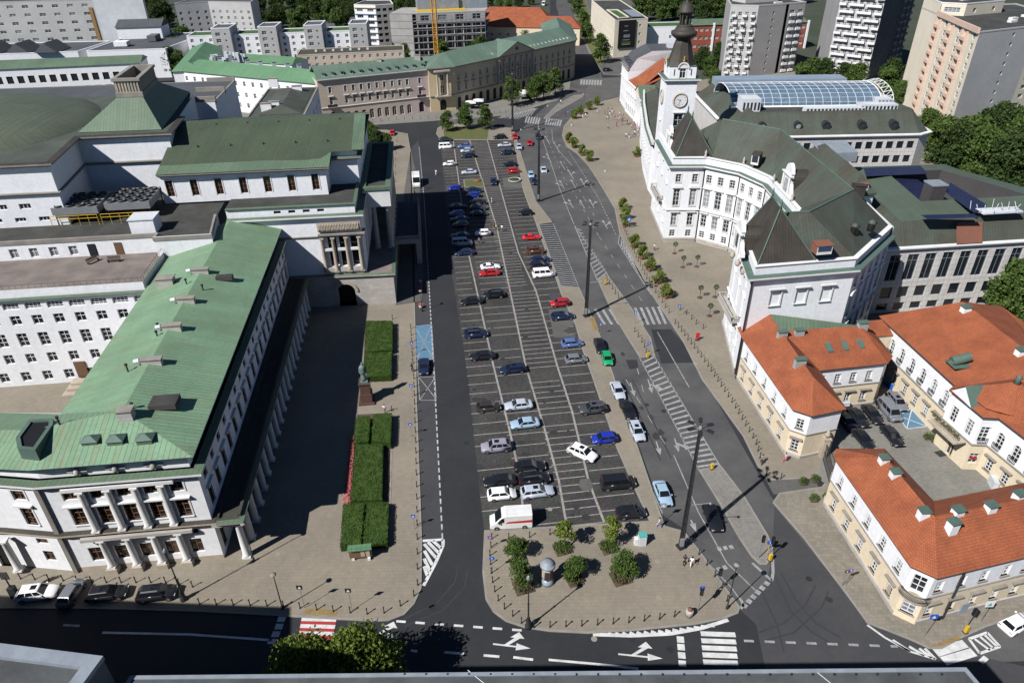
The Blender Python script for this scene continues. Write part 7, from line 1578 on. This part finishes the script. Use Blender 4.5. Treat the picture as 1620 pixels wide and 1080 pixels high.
# trees
broad=[clump_tree('street_tree',8.5,3.3,2.2,34,110,.26,'leaf',11,.2),clump_tree('park_tree',13,5.6,2.5,60,110,.42,'leaf_dark',12,.35),clump_tree('park_tree',12,5.2,2.0,55,110,.42,'leaf',13,.32)]
bf=[True,True,True]
def tree(k,loc,sc,label,group):
    place(broad[k],bf[k],loc,random.uniform(0,6.28),sc,label,group); bf[k]=False
near_=clump_tree('island_tree',4.1,2.05,1.1,32,130,.16,'leaf',21,.09); nf=True
for x,y,s_,l in ((818,882,.76,'island tree behind the striped van, left upper one'),(824,925,.8,'island tree left of the advertising column'),(909,914,.78,'island tree right of the advertising column'),(986,910,.86,'widest island tree, right of all')):
    p=G(x,y,.1); place(near_,nf,p,random.uniform(0,6),s_,l,'leafy trees on the tree island'); nf=False
sap=clump_tree('young_tree',4.6,1.35,1.7,16,90,.17,'leaf_bright',31,.1); sf=True
for x,y,l in ((893,868,'young light green tree with pale trunk, left one on the island'),(965,862,'young light green tree with pale trunk, right one on the island')):
    p=G(x,y,.1); place(sap,sf,p,random.uniform(0,6),1,l,'young trees on the tree island'); sf=False
for x,y,w_,l in ((818,890,1.3,'shrubs at the foot of the upper left island tree'),(828,928,1.7,'shrubs at the foot of the tree beside the advertising column'),(909,918,1.4,'shrubs at the foot of the middle island tree'),(982,914,1.7,'reddish shrubs at the foot of the widest island tree'),(890,868,1.6,'low shrubs round the left young tree'),(963,866,1.6,'low shrubs round the right young tree')):
    p=G(x,y,.1); t=thing('shrub_bed',p,l,'shrubs'); c=MB(); w_*=.8; leafcloud(c,(p.x,p.y,.5),(w_,w_*.9,.55),600,.13,0,1,None,.2); c.build('foliage','leaf_dry' if y>905 else 'leaf',t); MB().box((p.x,p.y,.1),(w_*1.7,w_*1.6,.12),.3).build('bed','soil',t)
for x,y,s_,l in ((708,208,.85,'left of the three trees at the far end of the lot'),(737,204,1.05,'middle of the three trees at the far end of the lot'),(767,205,1.0,'right of the three trees at the far end of the lot')): tree(0,G(x,y,.1),s_*.95,'bright leafy tree, '+l,'trees at the far end of the lot')
for i,(x,y,s_,l) in enumerate([(809,168,1.25,'alone by the far mast'),(845,160,1.1,'first of the clump before the far palace'),(860,157,1.2,'second of the clump before the far palace'),(878,150,1.2,'last of the clump before the far palace'),(838,160,.7,'small one beside the far clump'),(950,100,1.5,'large round one at the far side street'),(929,66,1.2,'shading the far parking lane'),(922,48,1.3,'above the shaded parking lane'),(914,28,1.4,'second from the top in the verge'),(906,12,1.4,'topmost in the verge'),(921,58,.8,'small one at the end of the verge')]): tree(0,G(x,y,.1),s_,'green street tree, '+l,'street trees to the north')
# foreground trees
for x,y,s_,l in ((478,1062,.98,'left half of the pair over the lower road'),(562,1060,1.06,'right half of the pair over the lower road')):
    pass
fg_=[clump_tree('foreground_tree',9.5,4.0,2.2,60,170,.2,'leaf_fg',41,.2)]
p=G(482,1064,6.5); place(fg_[0],True,(p.x,p.y,0),0,1.02,'large leafy tree, left of the pair above the grey roof edge','foreground trees')
p=G(566,1054,6.5); place(fg_[0],False,(p.x,p.y,0),2.2,1.06,'large leafy tree, right of the pair above the grey roof edge','foreground trees')
# trees right and woods beyond
def zone(pts,k,lab,grp,sc=(.9,1.25),z=0):
    for i,(x,y) in enumerate(pts):
        rr=random.uniform(*sc); tree(k if random.random()<.6 else 3-k,G(x,y,z),rr,'%s tree %s'%(ordn(i),lab),grp)
zone([(1480,258),(1500,275),(1520,262),(1545,255),(1540,285),(1570,275),(1565,250),(1590,290),(1600,265),(1580,310),(1615,310),(1640,290),(1640,330),(1620,250),(1600,235),(1650,260)],1,'counted from the left in the dense wood by the peach tower','wood beside the peach tower')
zone([(1590,500),(1620,480),(1650,500),(1610,520)],1,'counted from the left beside the museum facade','trees beside the museum annex',(.8,.95))
zone([(1265,140),(1280,132),(1300,138),(1400,150),(1420,165),(1405,140),(1330,140),(1350,145),(1470,240),(1460,220)],2,'counted from the left between the tower blocks','trees between the tower blocks',(.7,.9))
zone([(1128,140),(1120,120),(1135,105),(1110,110)],1,'counted from below left of the first tower block','trees left of the grey tower',(.6,.8))
random.seed(5)
W_=[]
for x in range(380,600,24): W_.append((x+random.uniform(-6,6),36+random.uniform(-4,10)))
zone(W_,1,'counted from the left in the wood behind the stepped flats','wood behind the stepped flats')
zone([(x+random.uniform(-6,6),18+random.uniform(-4,4)) for x in range(370,660,22)],1,'counted from the left at the top edge behind the flats','wood at the upper edge')
zone([(x+random.uniform(-5,5),28+random.uniform(-12,8)) for x in range(1015,1160,14)],1,'counted from the left behind the red banded terrace','wood behind the banded terrace',(1.0,1.3))
zone([(x+random.uniform(-5,5),6+random.uniform(-8,4)) for x in range(1010,1180,14)],1,'counted from the left in the far row behind the banded terrace','wood behind the banded terrace',(1.1,1.4))
zone([(218,60),(232,75),(222,95),(236,40),(250,30),(262,60),(272,95),(288,120),(275,120),(240,15),(215,25),(262,100),(225,120),(295,85),(250,10),(222,5),(228,100),(245,80),(240,60),(285,100),(252,45),(232,28),(265,40),(258,75),(245,105)],1,'counted upward in the dark gap beside the beige block','trees in the street gap upper left',(.8,1.1))
zone([(5,60),(12,40),(0,20),(20,20)],1,'counted from below at the upper left corner','trees at the upper left corner')
zone([(298,60),(300,45),(415,50),(440,46),(470,52),(505,50),(535,52),(560,48)],1,'counted from the left between the beige block and the flats','trees behind the stepped flats',(.8,1.1))
zone([(745,55),(760,48),(775,58),(790,22),(805,18),(820,12),(840,8),(775,10),(830,70),(845,62),(700,98),(745,95),(760,90)],2,'counted from the left round the orange roofs','garden trees by the orange roofs',(.6,.85))
zone([(350,100),(372,108),(480,105),(395,105),(640,98)],2,'counted from the left in the yards behind the green roofs','yard trees behind the green roofs',(.55,.7))
zone([(592,225),(600,232),(612,238),(596,240),(585,215)],2,'counted from above in the bushes at the far end of the theatre','bushes at the far end of the theatre',(.35,.5))
zone([(x,-12+random.uniform(-8,6)) for x in range(640,1000,20)],1,'counted from the left on the skyline above the square','skyline trees',(1.2,1.5))
zone([(x,0+random.uniform(-8,6)) for x in range(1200,1500,30)],1,'counted from the left behind the tower blocks','trees behind the tower blocks',(1.2,1.5))
# hedges
def hedge(px,h,label,m='leaf_hedge'):
    P=ccw([g2(*q,h) for q in px]); cx=sum(p[0] for p in P)/len(P);cy_=sum(p[1] for p in P)/len(P); t=thing('hedge',(cx,cy_,.1),label,'hedge','clipped hedges before the theatre'); c=MB(); c.prism(inset(P,.12),.1,h-.1); 
    Q=P;n=len(Q); x0=min(p[0] for p in Q);x1=max(p[0] for p in Q);y0=min(p[1] for p in Q);y1=max(p[1] for p in Q)
    def ins(x,y):
        s_=False
        for i in range(n):
            a,b_=Q[i],Q[i-1]
            if (a[1]>y)!=(b_[1]>y) and x<(b_[0]-a[0])*(y-a[1])/(b_[1]-a[1])+a[0]: s_=not s_
        return s_
    A=(x1-x0)*(y1-y0)
    for _ in range(int(A*55)):
        x,y=random.uniform(x0,x1),random.uniform(y0,y1)
        if ins(x,y): z=h+.2*noise.noise(Vector((x*.9,y*.9,0)))+random.uniform(-.12,.06); a=random.uniform(0,6.28); s_=random.uniform(.05,.11); tl=random.uniform(-.07,.07); c.face([(x-s_*math.cos(a),y-s_*math.sin(a),z),(x+s_*math.sin(a),y-s_*math.cos(a),z+tl),(x+s_*math.cos(a),y+s_*math.sin(a),z+.03),(x-s_*math.sin(a),y+s_*math.cos(a),z-tl)])
    for i in range(n):
        a,b_=Vector(Q[i]),Vector(Q[(i+1)%n]); L=(b_-a).length; d=(b_-a)/L
        for _ in range(int(L*h*45)): q=a+d*random.uniform(0,L); z=random.uniform(.1,h); s_=random.uniform(.05,.11); o_=random.uniform(-.08,.06); nx,ny=d.y*o_,-d.x*o_; c.face([(q.x+nx-d.x*s_,q.y+ny-d.y*s_,z),(q.x+nx,q.y+ny,z-s_),(q.x+nx+d.x*s_,q.y+ny+d.y*s_,z+.03),(q.x+nx+d.y*.05,q.y+ny-d.x*.05,z+s_)])
    c.build('foliage',m,t)
hedge([(579,507),(621,507),(621,553),(578,556)],1.3,'clipped green hedge block, northernmost, above the statue')
hedge([(577,558),(620,556),(619,594),(575,596)],1.3,'clipped green hedge block just north of the statue')
hedge([(563,658),(586,658),(583,698),(559,700)],1.4,'clipped hedge block, left one just south of the statue')
hedge([(590,655),(620,652),(618,700),(587,697)],1.4,'clipped hedge block, right one just south of the statue')
hedge([(562,702),(606,702),(604,790),(554,792)],1.2,'long clipped hedge block in the middle of the south bed')
hedge([(543,796),(577,795),(571,861),(538,863)],1.2,'clipped hedge block, left one at the south end of the bed')
hedge([(580,795),(615,793),(613,858),(573,861)],1.2,'clipped hedge block, right one at the south end of the bed')
pave('hedge_bed',[(548,790),(563,655),(622,652),(617,860),(537,866)],'soil',.14); pave('hedge_bed',[(572,596),(576,507),(622,507),(621,597)],'soil',.14)
p=G(553,745,.2); c=MB()
for i in range(420):
    y=random.uniform(690,800); x=552+ (800-y)*.085+random.gauss(0,3.5); q=G(x-4,y,.25); s_=.09; c.face([(q.x-s_,q.y,q.z),(q.x,q.y-s_,q.z+.1),(q.x+s_,q.y,q.z+.05),(q.x,q.y+s_,q.z+.12)])
t=thing('flower_bed',(p.x,p.y,.1),'narrow bed of pink and red flowers along the left side of the hedges','flower bed'); c.build('flowers','flower',t)
for x,y,l in ((1270,764,'left of the drive'),(1289,760,'left of the drive by the pillar'),(1287,791,'right of the drive'),(1308,788,'right of the drive by the wall'),(1467,693,'upper pair by the palace door'),(1477,697,'upper pair by the palace door, lower one'),(1507,722,'lower pair by the palace door'),(1521,731,'lower pair by the palace door, lower one')):
    p=G(x,y,.12); t=thing('shrub',p,'small round green shrub '+l,'shrub','shrubs round the orange palace'); c=MB(); leafcloud(c,(p.x,p.y,.65),(.62,.62,.6),330,.1,0,1,None,.3); c.build('foliage','leaf',t); MB().box((p.x,p.y,.12),(1.0,.9,.25)).build('pot','soil',t)
# ================================================================ PEOPLE
def person_mesh(pose):
    # joints chain grown with a skin modifier
    P={'stand':dict(lf=(.1,.02),rf=(-.1,-.02),lh=(.3,.0,.82),rh=(-.3,.02,.82)),'walk':dict(lf=(.1,.32),rf=(-.1,-.3),lh=(.28,-.22,.88),rh=(-.28,.24,.88)),'hold':dict(lf=(.12,.05),rf=(-.12,0),lh=(.16,.34,1.1),rh=(-.16,.32,1.1))}[pose]
    V=[(0,0,.95),(0,0,1.12),(0,0,1.38),(0,0,1.5),(0,.02,1.56),(0,.03,1.64),(0,.03,1.74)]; r=[.14,.125,.15,.06,.055,.1,.075]
    E=[(i,i+1) for i in range(6)]
    for s_,f,hd in ((1,P['lf'],P['lh']),(-1,P['rf'],P['rh'])):
        k=len(V); V+=[(s_*.09,0,.9),(s_*.1,f[1]*.55+.03,.5),(f[0],f[1],.09),(f[0],f[1]+.13,.04)]; r+=[.095,.062,.045,.04]; E+=[(0,k),(k,k+1),(k+1,k+2),(k+2,k+3)]
        k=len(V); sh=(s_*.17,0,1.42); el=((sh[0]+hd[0])/2+s_*.05,(hd[1])/2-.03,(1.42+hd[2])/2); V+=[sh,el,hd,(hd[0],hd[1]+.03,hd[2]-.07)]; r+=[.062,.045,.033,.03]; E+=[(2,k),(k,k+1),(k+1,k+2),(k+2,k+3)]
        hb_=len(V)-1
        for q in range(4): V.append((hd[0]+(q-1.5)*.018,hd[1]+.05,hd[2]-.14-.006*(q%3))); r.append(.009); E.append((hb_,len(V)-1))
        V.append((hd[0]-s_*.05,hd[1]+.06,hd[2]-.09)); r.append(.011); E.append((hb_-1,len(V)-1))
    def grow(V,E,r,name):
        me=bpy.data.meshes.new(name); me.from_pydata(V,E,[]); o=bpy.data.objects.new(name,me); col.objects.link(o)
        m=o.modifiers.new('skin','SKIN')
        if not me.skin_vertices: me.skin_vertices.new() if hasattr(me.skin_vertices,'new') else None
        bpy.context.view_layer.update()
        for i,sv in enumerate(me.skin_vertices[0].data): sv.radius=(r[i],r[i]); sv.use_root=(i==0)
        s2=o.modifiers.new('sub','SUBSURF'); s2.levels=1; s2.render_levels=1
        dg=bpy.context.evaluated_depsgraph_get(); dg.update(); nm=bpy.data.meshes.new_from_object(o.evaluated_get(dg)); bpy.data.objects.remove(o); return nm
    body=grow(V,E,r,'body'); body.materials.clear(); body.materials.append(MAT['skin'])
    sh=[V[0],V[1],V[2],V[3]]; Es=[(0,1),(1,2),(2,3)]; rs=[.155,.145,.168,.075]
    k0=7
    for j in (0,1):
        b_=7+j*13; a=V[b_+4];e=V[b_+5]; k=len(sh); sh+=[a,lerp(a,e,.75)]; rs+=[.08,.066]; Es+=[(2,k),(k,k+1)]
    shirt=grow(sh,Es,rs,'shirt'); shirt.materials.clear(); shirt.materials.append(MAT['cloth'])
    tr=[(0,0,1.0),(0,0,.92)]; Et=[(0,1)]; rt=[.15,.15]
    for j in (0,1):
        b_=7+j*13; k=len(tr); tr+=[V[b_],V[b_+1],lerp(V[b_+1],V[b_+2],.8)]; rt+=[.112,.08,.065]; Et+=[(1,k),(k,k+1),(k+1,k+2)]
    tro=grow(tr,Et,rt,'trousers'); tro.materials.clear(); tro.materials.append(MAT['cloth'])
    h=MB(); h.lathe((0,.0,1.64),[(.09,-.04),(.118,.03),(.115,.1),(.07,.16),(.01,.175)],10); hm=h.build('hair','hair'); hme=hm.data; bpy.data.objects.remove(hm)
    return body,shirt,tro,hme
PM={k:person_mesh(k) for k in ('stand','walk','hold')}
def person(x,y,pose,sc,tc,label,grp=None,ang=None,z=.1,hc=(.03,.02,.015)):
    p=G(x,y,z); t=thing('person',p,label,'person',grp,random.uniform(0,6.28) if ang is None else ang); s_=random.uniform(.95,1.05); t.scale=(s_,)*3
    for me,nm,c in zip(PM[pose],('body','shirt','trousers','hair'),((.5,.5,.5),sc,tc,hc)):
        o=bpy.data.objects.new(nm,me); col.objects.link(o); o.parent=t; o.color=(*c,1)
WH=(.75,.75,.75);DK=(.02,.02,.03);BL=(.04,.06,.16);RD=(.22,.03,.04);TN=(.3,.22,.14);LB=(.2,.3,.45);PK=(.45,.28,.3);GR=(.15,.15,.16)
person(1093,895,'walk',WH,(.6,.6,.6),'person in white shirt and pale shorts walking by the near mast',ang=3.0)
person(1082,893,'walk',DK,DK,'person in black walking beside one in white by the near mast',ang=3.0)
person(1042,834,'walk',(.5,.4,.4),LB,'person in pale top and light blue trousers near the cabinet',ang=1.5)
person(1035,396,'walk',WH,DK,'person in white shirt and dark trousers before the forecourt trees',ang=.5)
person(962,204,'walk',WH,DK,'person in white walking apart from the crowd, left of it',ang=1.)
person(690,277,'walk',WH,WH,'person dressed in white walking on the dark road',z=.01)
person(778,321,'stand',WH,WH,'person dressed in white in the parking lane beside the shadow',z=.02)
person(782,360,'stand',RD,DK,'person in red standing by the white hatchback',z=.02); person(785,365,'hold',(.4,.35,.05),DK,'person in yellow bending towards the one in red',z=.02); person(794,366,'walk',WH,GR,'person in white walking in the middle of the lot',z=.02)
person(758,386,'walk',GR,DK,'person in grey in the theatre shadow beside the cars',z=.02)
person(1241,730,'walk',PK,(.45,.1,.12),'person in red and pink walking by the palace gate'); person(1204,733,'hold',GR,DK,'person in dark clothes with a pram near the palace corner')
person(652,588,'walk',DK,DK,'person in dark clothes beside the navy car in the lay-by'); person(609,653,'stand',WH,TN,'person sitting in white by the hedge corner south of the statue')
person(812,227,'stand',DK,DK,'person in dark clothes beside the silver car at the far kerb',z=.02); person(894,185,'stand',DK,RD,'person in black waiting at the far crossing'); person(904,200,'walk',TN,WH,'person in tan near the far planters')
person(922,187,'walk',PK,WH,'person in pink, left of two crossing the far pavement'); person(926,186,'walk',WH,TN,'person in white, right of two crossing the far pavement'); person(945,178,'stand',TN,WH,'person in tan standing above the crowd'); person(979,163,'stand',DK,DK,'person in black at the corner of the white townhouse'); person(887,165,'walk',WH,BL,'person in white on the far pavement',z=.1)
random.seed(11)
cols2=[('white',WH),('black',DK),('blue',BL),('red',RD),('tan',TN),('light blue',LB),('pink',PK),('grey',GR)]
seen=set(); i=0; crowd=[]
while len(crowd)<40:
    u=random.random(); x=957+u*58+random.uniform(-5,5); y=183+u*24+random.gauss(0,5)
    a=random.choice(cols2);b_=random.choice(cols2); ln=len(crowd); crowd.append((x,y,a,b_))
crowd.sort(key=lambda c:c[0])
for k,(x,y,a,b_) in enumerate(crowd): person(x,y,random.choice(['stand','walk','hold']),a[1],b_[1],'%s person from the left in the crowd, %s top and %s trousers'%(ordn(k),a[0],b_[0]),'crowd before the palace portico')
for k,(x,y) in enumerate([(990,218),(995,219),(1000,217),(1004,214)]): person(x,y,'hold',[WH,BL,LB,WH][k],[BL,WH,GR,DK][k],'%s of four people grouped just below the crowd'%ordn(k),'group below the crowd')
